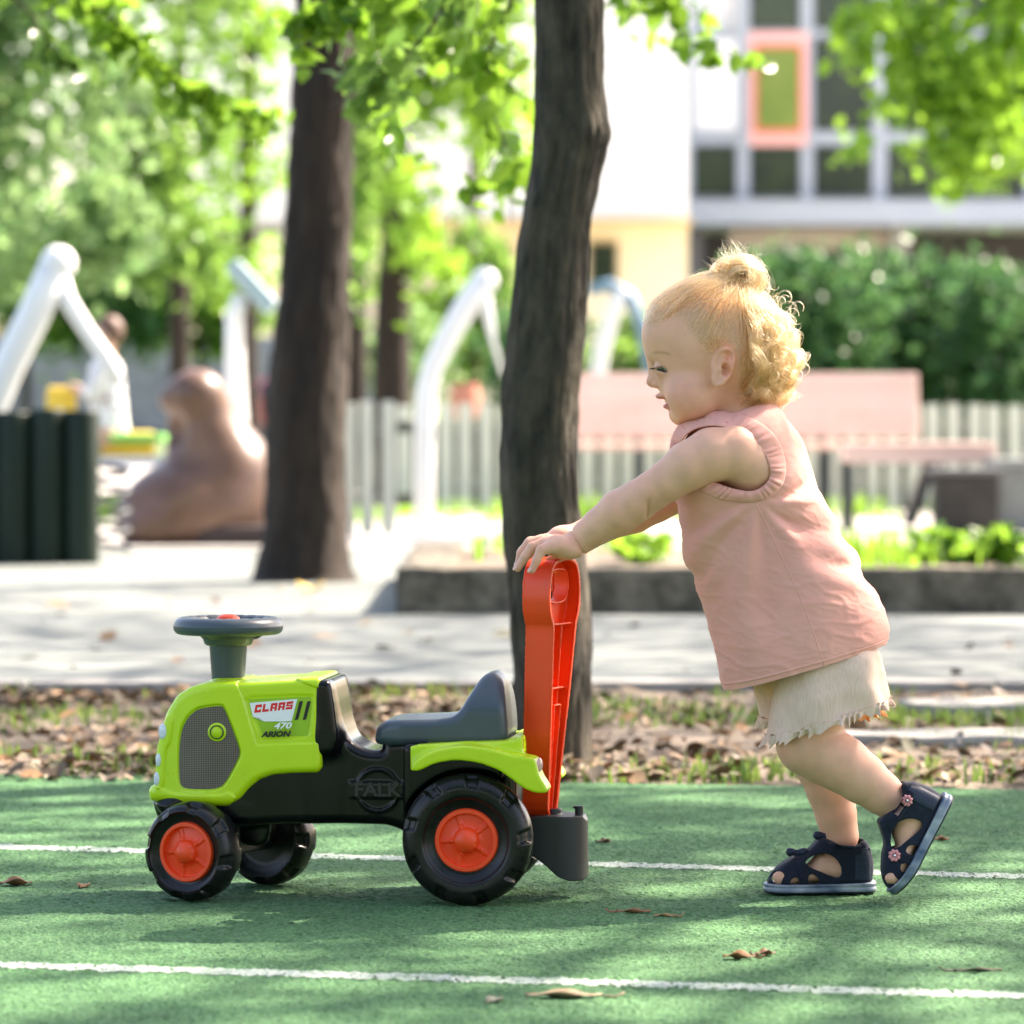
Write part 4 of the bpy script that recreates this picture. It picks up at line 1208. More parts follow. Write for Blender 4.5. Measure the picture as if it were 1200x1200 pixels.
leaf_thing(780, 1075, .026, 170, (.36, .22, .09), "thin tan leaf beside the reddish sliver", .2, .12)
leaf_thing(709, 988, .018, 30, (.12, .05, .03), "dark crumpled leaf just right of the tow block", .7)
leaf_thing(1146, 1139, .05, 5, (.10, .09, .05), "faint thin stalk-like leaf near the right edge", .1, .06)
leaf_thing(580, 1174, .022, 60, (.36, .33, .22), "pale crumb of leaf below the nearest white line", .4)
leaf_thing(1103, 985, .020, 10, (.25, .10, .04), "small brown leaf beside the raised heel", .5)
# pale leaf blur on the far path
o = leaf_thing(364, 702, .10, 80, (.62, .42, .06), "yellow fallen leaf on the path below the broad tree", .9, .40); o["group"] = "yellow leaf"; o.location.z = .02; del o["group"]
# half buried slabs beside the court, right
m_slab = mat("slab_stone", (.20, .195, .17), .9, col2=(.33, .32, .29), vscale=6, bump=.8, bscale=60, bdist=.008)
for i, (px, py, w, d_, lb) in enumerate([(1150, 832, .30, .18, "weathered grey slab in the soil, the farthest of the two at right"), (1120, 870, .42, .16, "weathered grey slab in the soil, the nearer one to the court")]):
    c = U(px, py, 2850 / (py - 485)); 
    o = rough_box("stone_slab", (-w / 2, -d_ / 2, -.02), (w / 2, d_ / 2, .016), m_slab, None, .004, (12, 6, 2), label=lb, cat="stone slab"); o.location = (c[0], c[1], 0)
# ================================================================== things of the playground and street behind
m_whitepole = mat("white_enamel", (.78, .78, .76), .35, bump=.05, bscale=40)
m_greypole = mat("grey_enamel", (.45, .50, .52), .4)
def polyrod(name, pts, rad, m_, parent=None, seg=18, **k):
    V, F = tube_data(pts, rad, seg); return mesh_obj(name, V, F, m_, parent, True, **k)
def rootpts(root, pts): return [tuple(Vector(p) - root.location) for p in pts]
# bent white pole, centre
Y = 19.3; r = empty("playground_pole", (U(498, 628, Y)[0], Y, 0), label="white bent pole rising above the picket fence left of the slim trunk", cat="playground pole")
polyrod("post", rootpts(r, [U(497, 632, Y), U(497, 560, Y), U(498, 500, Y), U(500, 455, Y), U(508, 428, Y), U(530, 385, Y), U(552, 350, Y), U(566, 332, Y)]), [.045, .045, .045, .046, .048, .052, .056, .058], m_whitepole, r)
bm = bmesh.new(); bmesh.ops.create_uvsphere(bm, u_segments=16, v_segments=10, radius=.060); bm_obj("end_ball", bm, m_whitepole, r, True).location = Vector(U(568, 329, Y)) - r.location
polyrod("dangling_link", rootpts(r, [U(568, 332, Y), U(571, 365, Y), U(578, 400, Y), U(590, 440, Y)]), [.022, .026, .012, .010], m_whitepole, r)
polyrod("foot_plate", [(0, 0, .017), (0, 0, .03)], .11, m_whitepole, r)
# left white pole
Y = 16.4; r = empty("playground_pole", (U(-60, 620, Y)[0], Y, 0), label="thick white slanted pole at the left edge with a thinner arm hanging down", cat="playground pole")
polyrod("post", rootpts(r, [U(-70, 640, Y), U(-50, 570, Y), U(-20, 500, Y), U(12, 425, Y), U(45, 358, Y), U(66, 312, Y)]), [.055, .058, .06, .062, .064, .066], m_whitepole, r)
bm = bmesh.new(); bmesh.ops.create_uvsphere(bm, u_segments=16, v_segments=10, radius=.070); bm_obj("end_ball", bm, m_whitepole, r, True).location = Vector(U(68, 309, Y)) - r.location
polyrod("hanging_arm", rootpts(r, [U(70, 320, Y), U(78, 350, Y), U(102, 388, Y), U(125, 420, Y), U(140, 450, Y)]), [.030, .034, .030, .030, .026], m_whitepole, r)
# pole with slanted panel
Y = 19.6; r = empty("playground_pole", (U(275, 620, Y)[0], Y, 0), label="white upright pole with a slanted grey-green panel on top behind the brown sculpture", cat="playground pole")
polyrod("post", rootpts(r, [U(284, 625, Y), U(282, 560, Y), U(279, 500, Y), U(275, 430, Y), U(275, 370, Y), U(283, 345, Y)]), [.045] * 4 + [.042, .036], m_whitepole, r)
bm = bmesh.new(); a = Vector(U(274, 312, Y)); b_ = Vector(U(318, 360, Y)); d = b_ - a; ang = math.atan2(d.z, d.x)
bm_box(bm, (-.14, -.12, -.040), (.14, .12, .040), Matrix.Translation((a + b_) / 2 - r.location) @ Matrix.Rotation(-ang, 4, 'Y'), .012)
bm_obj("panel", bm, mat("panel_grey", (.30, .42, .44), .35), r)
# pale arch right of slim trunk
Y = 25; r = empty("climbing_arch", (U(705, 440, Y)[0], Y, 0), label="pale blue-grey climbing arch seen between the slim trunk and the toddler's forehead", cat="climbing frame")
polyrod("hoop", rootpts(r, [U(690, 560, Y), U(697, 460, Y), U(705, 410, Y), U(720, 360, Y), U(728, 342, Y)]), .048, m_whitepole, r)
polyrod("rail", rootpts(r, [U(690, 340, Y), U(715, 334, Y), U(738, 348, Y), U(752, 380, Y), U(765, 440, Y), U(775, 560, Y)]), .040, mat("arch_blue", (.12, .22, .30), .45), r)

# brown sculpture
Y = 18.2; k = Y / 5000
cx = U(228, 630, Y)[0]
r = empty("play_sculpture", (cx, Y, 0), label="brown smooth animal-like play sculpture with rounded head, left of the broad trunk", cat="play sculpture")
def q_(px, py, dy=0): w = U(px, py, Y); return np.array((w[0] - cx, dy, w[2]))
def f_bear(P):
    d = ellip(P, q_(225, 600), (84 * k, .27, 62 * k))
    d = smin(d, ellip(P, q_(268, 570, .05), (58 * k, .24, 72 * k)), .08)
    d = smin(d, ellip(P, q_(170, 608, -.06), (33 * k, .14, 36 * k)), .05)
    d = smin(d, ellip(P, q_(240, 515, .02), (46 * k, .16, 60 * k)), .08)
    d = smin(d, ellip(P, q_(230, 464, -.02), (36 * k, .13, 32 * k)), .05)
    d = smin(d, ellip(P, q_(203, 468, -.04), (16 * k, .06, 14 * k)), .03)
    d = smax(d, -ellip(P, q_(205, 505, -.10), (14 * k, .09, 20 * k)), .04)
    d = smin(d, ellip(P, q_(188, 618, -.20), (42 * k, .08, 22 * k)), .03)
    return np.maximum(d, .018 - P[:, 2])
sdf_obj("figure", f_bear, (-.42, -.36, .0), (.42, .36, .80), .012, mat("brown_resin", (.085, .042, .024), .38, col2=(.15, .080, .048), vscale=4, bump=.3, bscale=25, bdist=.01), r)
bm = bmesh.new(); bm_box(bm, (.02, -.25, .012), (.38, .25, .10), None, .02); bm_obj("base", bm, mat("dark_base", (.035, .022, .02), .7), r)
bm = bmesh.new(); bmesh.ops.create_icosphere(bm, subdivisions=3, radius=.012); o = bm_obj("eye", bm, m_black, r, True); o.location = q_(207, 452, -.085)

# palisade of green half-round posts
Y = 15.9; m_log = mat("dark_green_stain", (.005, .014, .008), .5, col2=(.012, .026, .016), vscale=6, spec=.2, stretch=(1, 1, .2), bump=.5, bscale=30, bdist=.006)
r = empty("log_palisade", (U(40, 665, Y)[0], Y, 0), label="short palisade of thick dark green round posts at the left edge", cat="palisade")
base = None
for i, px in enumerate((96, 55.5, 15, -25.5, -66, -106)):
    rad = 20.6 / 5000 * Y; top = .585
    V, F = lathe([(.001, top), (rad - .010, top), (rad - .003, top - .004), (rad, top - .012), (rad, .2), (rad * 1.01, -.02)], 28)
    if base is None: base = mesh_obj("post", V, F, m_log, r); o = base
    else: o = base.copy(); COL.objects.link(o); o.parent = r
    o.location = (U(px, 665, Y)[0] - r.location.x, .002 * (i % 2), .006 * math.sin(i * 2.1)); o.rotation_euler = (0, 0, i * 1.3)
bm = bmesh.new(); bm_box(bm, (-.75, .075, .40), (.24, .10, .48)); bm_obj("rail", bm, m_log, r)

# picket fence
m_pick = mat("weathered_picket", (.46, .48, .39), .85, col2=(.66, .68, .57), vscale=5, stretch=(1, 1, .15), bump=.4, bscale=30, bdist=.004)
m_rail = mat("fence_rail", (.12, .13, .10), .9)
def fence(Y, p0, p1, pitch, wd, top_py, label, base_z=.03):
    xa = U(p0, 600, Y)[0]; xb = U(p1, 600, Y)[0]; h = U(0, top_py, Y)[2]
    r = empty("picket_fence", (xa, Y, 0), label=label, cat="fence", group="picket fences behind the playground")
    bm = bmesh.new()
    vs = bm_box(bm, (-wd / 2, -.010, base_z), (wd / 2, .010, h), None, .003)
    proto = bm_obj("picket", bm, m_pick, r)
    n = int((xb - xa) / pitch); rr = random.Random(3)
    for i in range(n + 1):
        o = proto if i == 0 else proto.copy()
        if i: COL.objects.link(o); o.parent = r
        o.location = (i * pitch + rr.uniform(-.004, .004), rr.uniform(-.003, .003), rr.uniform(-.012, .006)); o.rotation_euler = (0, rr.uniform(-.012, .012), rr.uniform(-.05, .05))
    for z in (.16, h - .14):
        bm = bmesh.new(); bm_box(bm, (-.05, .013, z), (xb - xa + .05, .045, z + .055)); bm_obj("rail", bm, m_rail, r)
    return r
fence(23.8, 474, 1340, .1135, .078, 474, "long weathered picket fence running behind the benches")
fence(19.0, 409, 470, .0860, .060, 471, "short stretch of three taller pickets beside the broad trunk")
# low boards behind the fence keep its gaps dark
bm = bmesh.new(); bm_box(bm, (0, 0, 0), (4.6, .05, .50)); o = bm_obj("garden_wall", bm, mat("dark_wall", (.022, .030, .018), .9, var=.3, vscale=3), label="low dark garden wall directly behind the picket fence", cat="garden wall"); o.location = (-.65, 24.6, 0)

# benches
m_plank = mat("red_painted_plank", (.70, .44, .35), .55, col2=(.80, .56, .47), vscale=6, stretch=(.2, 1, 1), bump=.2, bscale=40)
m_iron = mat("dark_iron", (.020, .028, .030), .5)
Y = 22.4; k = Y / 5000
xa, xb = U(655, 0, Y)[0], U(1082, 0, Y)[0]
r = empty("park_bench", ((xa + xb) / 2, Y, 0), label="wide park bench with salmon plank back and dark metal legs behind the toddler", cat="bench")
W = (xb - xa) / 2
def plank(name, lo, hi, M=None, parent=r):
    bm = bmesh.new(); bm_box(bm, lo, hi, M, .006); return bm_obj(name, bm, m_plank, parent)
zb = .455
for i in range(5):
    plank("plank", (-W, 0, i * .072), (W, .022, i * .072 + .066), Matrix.Translation((0, .20, .455)) @ Matrix.Rotation(math.radians(-20), 4, 'X'))
for i in range(4): plank("plank", (-W, -.22 + i * .105, .385), (W - .42, -.22 + i * .105 + .092, .418))
for x_ in (-W + .42, W - .52):
    bm = bmesh.new()
    bm_box(bm, (x_ - .022, -.21, .017), (x_ + .022, -.17, .385)); bm_box(bm, (x_ - .022, .20, .017), (x_ + .022, .24, .42)); bm_box(bm, (x_ - .022, .026, -.04), (x_ + .022, .06, .36), Matrix.Translation((0, .20, .455)) @ Matrix.Rotation(math.radians(-20), 4, 'X')); bm_box(bm, (x_ - .022, -.17, .345), (x_ + .022, .20, .384))
    bm_obj("leg", bm, m_iron, r)
Y = 20.6
xa, xb = U(988, 0, Y)[0], U(1162, 0, Y)[0]
r2 = empty("backless_bench", ((xa + xb) / 2, Y, 0), label="backless bench with one thick salmon seat board at the right, overlapping the wide bench", cat="bench")
W2 = (xb - xa) / 2
for i in range(3): plank("plank", (-W2, -.20 + i * .135, .335), (W2, -.20 + i * .135 + .125, .43), None, r2)
for x_, t_ in ((-W2 + .02, 0), (W2 - .30, .35)):
    bm = bmesh.new(); bm_box(bm, (-.02, -.16, -.30), (.02, .16, .02), Matrix.Translation((x_, 0, .315)) @ Matrix.Rotation(t_, 4, 'Y')); bm_obj("leg", bm, m_iron, r2)
# arm frame seen below the seat left of the toddler
# dark box and concrete block at right
Y = 19.9; r = empty("storage_box", (U(1131, 628, Y)[0], Y, 0), label="low dark brown box with a flat grey lid under the end of the backless bench", cat="box")
w = 36 / 5000 * Y
bm = bmesh.new(); bm_box(bm, (-w, -.14, .017), (w, .14, .285), None, .008); bm_obj("box_body", bm, mat("dark_box", (.030, .026, .020), .8, var=.3, vscale=8), r)
bm = bmesh.new(); bm_box(bm, (-w - .03, -.17, .287), (w + .03, .17, .315), None, .006); bm_obj("lid", bm, mat("grey_lid", (.10, .10, .10), .7), r)
Y = 20.3; bm = bmesh.new(); bm_box(bm, (-.02, -.2, .017), (.55, .2, .315), None, .01); vs = bm_box(bm, (-.06, -.24, .317), (.6, .24, .36), None, .008)
o = bm_obj("concrete_planter", bm, mat("grey_concrete", (.25, .26, .24), .9, var=.15, vscale=6, bump=.3), label="pale grey concrete planter block cut by the right edge of the view", cat="planter"); o.location = (U(1170, 0, Y)[0], Y, 0)
# terracotta ball-shaped pot beyond the fence
Y = 24.9; V, F = lathe([(.001, .50), (.05, .50), (.085, .60), (.088, .68), (.072, .73), (.078, .745), (.068, .745), (.060, .70), (.001, .70)], 20)
mesh_obj("flower_pot", V, F, mat("terracotta", (.50, .20, .13), .8), None, True, label="round terracotta pot on the dark garden wall beside the white bent pole", cat="flower pot").location = (U(546, 0, Y)[0], Y - .27, 0)

# blue-grey container, grey wall and far things at left
Y = 34; r = empty("waste_container", (U(425, 480, Y)[0], Y, 0), label="blue-grey waste container half hidden right of the broad trunk", cat="container")
bm = bmesh.new(); bm_box(bm, (-.26, -.3, .08), (.26, .3, .98), None, .03); bm_obj("bin_body", bm, mat("blue_paint", (.10, .16, .24), .5, var=.2, vscale=3), r)
bm = bmesh.new(); bm_box(bm, (-.29, -.33, .985), (.29, .33, 1.08), None, .03); bm_obj("lid", bm, mat("bin_lid", (.04, .05, .07), .5), r)
for sx in (-1, 1):
    V, F = lathe([(.001, -.03), (.08, -.03), (.08, .03), (.001, .03)], 16, 'y', (sx * .2, -.2, .08)); mesh_obj("wheel", V, F, m_tyre, r)
Y = 90; o = rough_box("boundary_wall", (0, 0, 0), (13.0, .2, 2.2), mat("grey_render", (.17, .17, .19), .9, col2=(.26, .26, .28), vscale=2), None, .004, (20, 2, 6), label="long grey boundary wall across the street at the left", cat="wall"); o.location = (U(-140, 0, Y)[0], Y, 0)
# small red car in front of that wall
def car(name, label, px, Y, L, m_, hz=1.35, ry=0):
    c = U(px, 0, Y); r = empty(name, (c[0], Y, 0), ry, label=label, cat="car")
    prof = Poly([(-.50 * L, .30), (-.50 * L, .72), (-.45 * L, .80), (-.22 * L, .90), (-.10 * L, 1.22), (-.02 * L, hz), (.24 * L, hz), (.38 * L, 1.15), (.47 * L, .86), (.5 * L, .75), (.5 * L, .30)], 2, h=.02, pad=.2)
    whl = [(-.31 * L, .31), (.31 * L, .31)]
    def f(P):
        d = ext(prof(P[:, 0], P[:, 2]), P[:, 1], .80 - .14 * sstep(.85, 1.3, P[:, 2]), .10)
        for a, b_ in whl: d = smax(d, -np.maximum(np.hypot(P[:, 0] - a, P[:, 2] - b_) - .36, .55 - np.abs(P[:, 1])), .03)
        return d
    sdf_obj("car_body", f, (-.52 * L, -.85, .25), (.52 * L, .85, hz + .05), .045, m_, r)
    g = mat("car_glass", (.02, .025, .03), .1)
    for s in (-1, 1):
        for (a, b_, c_, d_) in ((-.115 * L, .0 * L, -.06 * L, 0), (.015 * L, .22 * L, .015 * L, .20 * L)):
            bm = bmesh.new(); y = s * .79; y2 = s * .70
            vs = [bm.verts.new(v) for v in ((a, y, .92), (b_, y, .92), (d_ if d_ else b_, y2, hz - .10), (c_, y2, hz - .10))]; f_ = bm.faces.new(vs)
            rr = bmesh.ops.extrude_face_region(bm, geom=[f_])
            for v in rr['geom']:
                if isinstance(v, bmesh.types.BMVert): v.co.y += s * .02
            bm_obj("window", bm, g, r)
        for a, b_ in whl:
            V, F = lathe([(.001, s * .66), (.18, s * .66), (.31, s * .67), (.31, s * .80), (.19, s * .81), (.001, s * .79)], 24, 'y', (a, 0, b_)); w_ = mesh_obj("wheel", V, F, m_tyre, r)
    for s in (-1, 1):
        bm = bmesh.new(); bm_box(bm, (-.505 * L, s * .55 - .14, .60), (-.47 * L, s * .55 + .14, .72), None, .01); bm_obj("headlight", bm, m_lamp, r)
    return r
car("parked_car", "faded red parked car glimpsed between the sculpture and the broad trunk", 330, 82, 3.8, mat("red_car_paint", (.35, .08, .09), .25, coat=.5))

# person in white sitting behind the palisade
Y = 17.2; kx = U(124, 600, Y)[0]
r = empty("person", (kx, Y, 0), label="small seated person in a white top beside the slanted white pole at left", cat="person")
def w_(px, py, dy=0): v = U(px, py, Y); return np.array((v[0] - kx, dy, v[2]))
def f_p(P):
    d = ellip(P, w_(126, 392), (.052, .058, .066)); d = smin(d, cone(P, w_(126, 410), w_(126, 430), .026, .03), .02)
    d = smin(d, cone(P, w_(124, 435), w_(128, 500), .062, .066), .03)
    for s in (-1, 1):
        d = smin(d, cone(P, w_(124, 432, s * .07), w_(104, 462, s * .09), .024, .020), .01); d = smin(d, cone(P, w_(104, 462, s * .09), w_(84, 452, s * .05), .020, .014), .008)
        d = smin(d, cone(P, w_(128, 510, s * .05), w_(96, 520, s * .07), .042, .032), .02); d = smin(d, cone(P, w_(96, 520, s * .07), w_(92, 590, s * .07), .030, .02), .01)
        d = smin(d, cone(P, w_(92, 598, s * .07), w_(80, 602, s * .07), .018, .014), .01)
    return smin(d, ellip(P, w_(114, 398), (.012, .010, .010)), .008)
o = sdf_obj("body", f_p, (-.25, -.16, .12), (.16, .16, 1.0), .008, mat("far_skin", (.55, .33, .23), .6), r)
def f_top(P):
    d = cone(P, w_(124, 436), w_(128, 500), .070, .078)
    for s in (-1, 1): d = smin(d, cone(P, w_(124, 432, s * .07), w_(106, 460, s * .09), .033, .030), .015)
    return np.maximum(np.maximum(d, -(d + .006)), P[:, 2] - w_(124, 414)[2])
sdf_obj("white_top", f_top, (-.25, -.2, .35), (.16, .2, .9), .007, mat("white_cotton", (.8, .8, .8), .9), r)
def f_hr(P): return np.maximum(ellip(P, w_(129, 388), (.057, .062, .066)), (w_(0, 388)[2] - P[:, 2]) * 1.0 - (P[:, 0] - w_(122, 0)[0]) * 1.2)
sdf_obj("hair", f_hr, (-.1, -.1, .75), (.12, .1, 1.02), .006, mat("brown_hair", (.10, .05, .03), .6), r)
# yellow and green rocker under them
r2 = empty("spring_rocker", (kx, Y + .01, 0), label="yellow and green spring rocker under the seated person behind the palisade", cat="spring rocker")
bm = bmesh.new(); bm_box(bm, (-.20, -.03, .40), (.20, .03, .50), None, .02); bm_box(bm, (-.24, -.03, .48), (-.12, .03, .68), None, .02); bm_obj("side_board", bm, mat("yellow_board", (.75, .50, .04), .4), r2)
bm = bmesh.new(); bm_box(bm, (.02, -.12, .455), (.24, .12, .49), None, .01); bm_obj("seat", bm, mat("green_board", (.15, .45, .08), .4), r2)
V, F = tube_data([(.09 * math.cos(a * .5), .09 * math.sin(a * .5), .02 + a * .0063) for a in range(60)], .012, 8); mesh_obj("spring", V, F, m_iron, r2)

# ---- glazed building and yellow house
Y = 60.0; k = Y / 5000
def B(px, py, dy=0): w = U(px, py, Y); return Vector((w[0], dy, w[2]))
bx = U(805, 0, Y)[0]
r = empty("glazed_building", (bx, Y, 0), label="modern building with pale grey mullions and one orange-red framed window at upper right", cat="building")
m_mull = mat("mullion_white", (.30, .35, .42), .5, var=.05, vscale=1); m_panel = mat("white_panel", (.72, .75, .80), .6)
m_glass = mat("window_glass", (.010, .016, .014), .12, col2=(.032, .050, .022), vscale=.9, spec=.5)  # green mottling paints reflected trees into the glass colour
m_orange = mat("orange_red_frame", (.62, .10, .045), .5); m_pink = mat("pink_frame", (.72, .38, .36), .55)
def bb(name, px0, py0, px1, py1, y0, y1, m_, parent=r, bev=0):
    a = B(px0, py1); c = B(px1, py0); bm = bmesh.new(); bm_box(bm, (a.x - bx, y0, a.z), (c.x - bx, y1, c.z), None, bev); return bm_obj(name, bm, m_, parent)
bb("wall", 806, -420, 1400, 262, .30, 9, m_panel)
bb("floor_slab", 800, 236, 1410, 264, -.35, .3, m_mull)
# windows: frame + pane
cols = [(813, 862), (880, 937), (955, 1021), (1041, 1116), (1132, 1200), (1216, 1290)]
rowsw = [(-75, 33), (45, 152), (171, 229)]
rowsw += [(-190, -90), (-330, -205)]
for ci, (a, b_) in enumerate(cols):
    for (t_, bt) in rowsw:
        if ci == 0 and (t_, bt) != (171, 229): continue
        if ci == 1 and (t_, bt) == (45, 152): continue
        fr = bb("window", a - 1, t_ - 1, b_ + 1, bt + 1, .14, .28, m_mull)
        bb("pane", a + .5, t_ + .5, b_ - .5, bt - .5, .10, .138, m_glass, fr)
fr = bb("window", 878, 38, 946, 170, -.02, .28, m_pink)
f2 = bb("red_window_frame", 884, 53, 939, 155, -.08, -.022, m_orange, fr)
bb("pane", 887, 57, 936, 151, -.10, -.082, mat("olive_glass", (.10, .16, .02), .2, col2=(.16, .22, .04), vscale=1.5), fr)
for (a, b_) in ((804, 812), (864, 878), (939, 953), (1023, 1039), (1118, 1130), (1202, 1214)):
    bb("mullion", a, -420, b_, 235, .0 if a != 939 else .03, .135, m_mull)
for (t_, bt) in ((35, 43), (154, 169), (-88, -77), (-203, -192)): bb("transom", 804, t_, 1400, bt, .04, .132, m_mull)
bb("solid_panel", 814, 46, 863, 152, .02, .13, m_panel)
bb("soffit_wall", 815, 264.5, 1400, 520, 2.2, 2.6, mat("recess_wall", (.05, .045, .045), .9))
bb("beam", 858, 266, 1046, 290, .6, 1.2, mat("beige_beam", (.42, .36, .30), .8))
bb("column", 1046, 264.5, 1066, 520, .2, .7, mat("grey_column", (.28, .28, .26), .8))
bb("column", 812, 264.5, 824, 520, .2, .7, mat("grey_column", (.12, .12, .13), .8))
r = empty("yellow_house", (U(420, 0, 52)[0], 52, 0), label="pale house with white upper storey and yellow ground floor behind the trees", cat="house")
Y = 52.0; bx = r.location.x
bb("upper_wall", 230, -500, 806, 258, 0, 6, mat("white_render", (.86, .83, .75), .9, var=.03, vscale=1), r)
bb("lower_wall", 420, 262, 808, 560, .5, 6, mat("yellow_render", (.76, .67, .44), .9, var=.04, vscale=1), r)
bb("cornice", 418, 257.5, 810, 262, -.25, .6, mat("ochre_trim", (.62, .44, .18), .8), r)
for (a, t_, b_, bt) in ((694, 285, 722, 330), (560, 290, 596, 420)):
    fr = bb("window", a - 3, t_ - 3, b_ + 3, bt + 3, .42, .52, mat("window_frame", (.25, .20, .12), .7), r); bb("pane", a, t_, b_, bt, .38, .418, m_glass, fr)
# ================================================================== the toddler
YC = 5.03
def H(px, py, dy=0.0):
    w = unp(px, py, YC - abs(dy))
    return np.array((w.x, YC + dy, w.z))
def HP(pts, it=0, dy=0.0, **k):
    return Poly([(H(a, b, dy)[0], H(a, b, dy)[2]) for a, b in pts], it, **k)
child = empty("person", (.33, YC, 0), 0, label="toddler with blond bun in pink sleeveless top leaning forward to push the toy tractor", cat="person")
child_off = Vector(child.location)
def under(o):
    "parent to the toddler keeping world-space coordinates"
    o.parent = child; o.matrix_parent_inverse = Matrix.Translation(-child_off)
    return o

# ---- skull and face
face_p = HP([(775, 350), (760, 374), (756.5, 388), (756.2, 399), (758, 410), (762, 420), (766.5, 431), (769, 443), (771, 453), (775, 463), (781.5, 469), (786.5, 476), (788, 484), (789.5, 491.5), (794, 496), (801, 496.5), (816, 489.5), (836, 480), (862, 440), (855, 370)], 2, pad=.05)
ear_p = HP([(834.5, 421), (838, 411), (846, 406), (854.5, 407.5), (860, 415), (861, 427), (857, 439), (850.5, 449), (843, 454), (837, 453), (834, 446), (836, 437), (833.5, 430)], 2, dy=-.066, h=.0006)
def both(P, c, r, f=None):
    "ellipsoid mirrored across the mid plane"
    Q = P.copy(); Q[:, 1] = YC - np.abs(P[:, 1] - YC)
    return ellip(Q, c, r)
def f_face(P):
    x, y, z = P.T; dy = y - YC; ay = np.abs(dy)
    d = ellip(P, H(838, 398), (.0815, .066, .0735))
    d = smin(d, ellip(P, H(858, 420), (.052, .056, .048)), .02)
    fp = ext(face_p(x, z), dy, .0385, .0345)
    d = smin(d, fp, .016)
    d = smin(d, both(P, H(793, 388, -.020), (.036, .030, .034)), .014)      # forehead
    d = smin(d, both(P, H(807, 463, -.033), (.0240, .020, .0235)), .016)    # cheeks
    d = smin(d, both(P, H(818, 462, -.028), (.030, .027, .026)), .016)
    d = smin(d, ellip(P, H(797, 484.5), (.0125, .014, .0115)), .010)        # chin
    d = smin(d, both(P, H(778, 417, -.018), (.0110, .013, .007)), .010)     # brow
    m = (x < H(812, 0)[0]) & (z < H(0, 400)[2]) & (z > H(0, 505)[2])
    if m.any(): d[m] = f_front(P[m], d[m])
    m = (np.abs(x - H(847, 0)[0]) < .026) & (np.abs(z - H(0, 430)[2]) < .036)
    if m.any(): d[m] = f_ear(P[m], d[m])
    return d
def f_front(P, d):
    x, y, z = P.T; dy = y - YC; ay = np.abs(dy)
    # eye socket
    d = smax(d, -both(P, H(762.5, 431, -.0235), (.0118, .0125, .0080)), .010)
    # nose
    d = smin(d, cone(P, H(768.5, 425), H(765.8, 444), .0060, .0066), .010)
    d = smin(d, ellip(P, H(765.4, 448.0), (.0076, .0062, .0054)), .006)
    d = smin(d, both(P, H(770.0, 450.3, -.0078), (.0056, .0046, .0044)), .003)
    d = smax(d, -both(P, H(764.8, 455.4, -.0037), (.0026, .0018, .0020)), .0015)
    # lips
    d = smin(d, ellip(P, H(777.0, 464.2), (.0092, .0150, .0042)), .0030)
    d = smin(d, ellip(P, H(786.2, 476.2), (.0092, .0130, .0040)), .0030)
    m = ellip(P - np.stack([0 * ay, 0 * ay, 8 * ay ** 2], 1), H(774.6, 470.6), (.0120, .0170, .0029))
    d = smax(d, -m, .0012)
    # lids
    Q = P.copy(); Q[:, 1] = YC - ay
    e = EYE
    d = smin(d, sphere(Q, e, .0112), .0045)
    zz = Q[:, 2] - (e[2] + .0012 - .10 * (Q[:, 0] - e[0] + .006) - 42 * (Q[:, 0] - e[0] + .003) ** 2)
    alm = .0031 * np.maximum(1 - ((Q[:, 0] - e[0] + .0012) / .0082) ** 2, -1)
    op = np.maximum(sphere(Q, e, .0150), np.abs(zz + .0022) - alm)
    op = np.maximum(op, Q[:, 0] - e[0] - .0060)
    d = smax(d, -op, .0008)
    d = smin(d, np.sqrt((sphere(Q, e, .0112)) ** 2 + (zz - .0012) ** 2) - .0009 + np.clip(Q[:, 0] - e[0] - .002, 0, 1), .0012)
    return d
def f_ear(P, d):
    x, y, z = P.T
    Q = P.copy(); Q[:, 1] = YC - np.abs(y - YC)
    n = -(Q[:, 1] - (YC - .0655)) - (x - H(848, 0)[0]) * .32
    ep = ear_p(x, z)
    er = ext(ep, n, .0052, .003)
    er = smin(er, np.sqrt((ep + .0026) ** 2 + (n - .0048) ** 2) - .0026, .0015)
    def el(px, py, off, r): return ellip(np.stack([x, n, z], 1), (H(px, py)[0], off, H(px, py)[2]), r)
    er = smax(er, -el(850.5, 419, .0075, (.0056, .0065, .0078)), .002)
    er = smax(er, -el(847.0, 434, .0080, (.0066, .0100, .0088)), .002)
    er = smin(er, el(840, 433.5, .0035, (.0035, .0030, .0042)), .002)
    er = smin(er, el(851.5, 426, .0040, (.0018, .0026, .0070)), .003)
    er = smax(er, -el(844.5, 431.5, .0065, (.0022, .0120, .0024)), .001)
    d = smin(d, er, .0035)
    return d
EYE = H(777.6, 431.2, -.0228)

# ---- limbs and trunk: chains of (point, radius)
SH = -.078
arm_n = [((884, 545, -.066), .034), ((860, 531, SH), .0325), ((834, 533, -.084), .0312), ((807, 546, -.084), .0284), ((783, 563, -.080), .0242), ((765, 575, -.074), .0228), ((747, 587, -.068), .0240), ((727, 599, -.060), .0256), ((703, 616, -.048), .0208), ((680, 633, -.036), .0170)]
arm_f = [((868, 548, .078), .0385), ((820, 562, .080), .0318), ((772, 590, .070), .0258), ((745, 602, .062), .0262), ((712, 616, .050), .0210), ((686, 627, .042), .0165)]
leg_n = [((957, 775, -.040), .046), ((950, 835, -.048), .0415), ((946.5, 872, -.050), .0362), ((966, 884, -.050), .0350), ((986, 895, -.050), .0332), ((1010, 912, -.050), .0295), ((1031, 928, -.049), .0250), ((1049, 942, -.048), .0218)]
leg_f = [((955, 775, .040), .046), ((955, 835, .043), .040), ((957, 878, .042), .0350), ((970, 905, .042), .0312), ((979, 932, .042), .0282), ((986, 962, .042), .0240), ((991, 988, .042), .0222)]
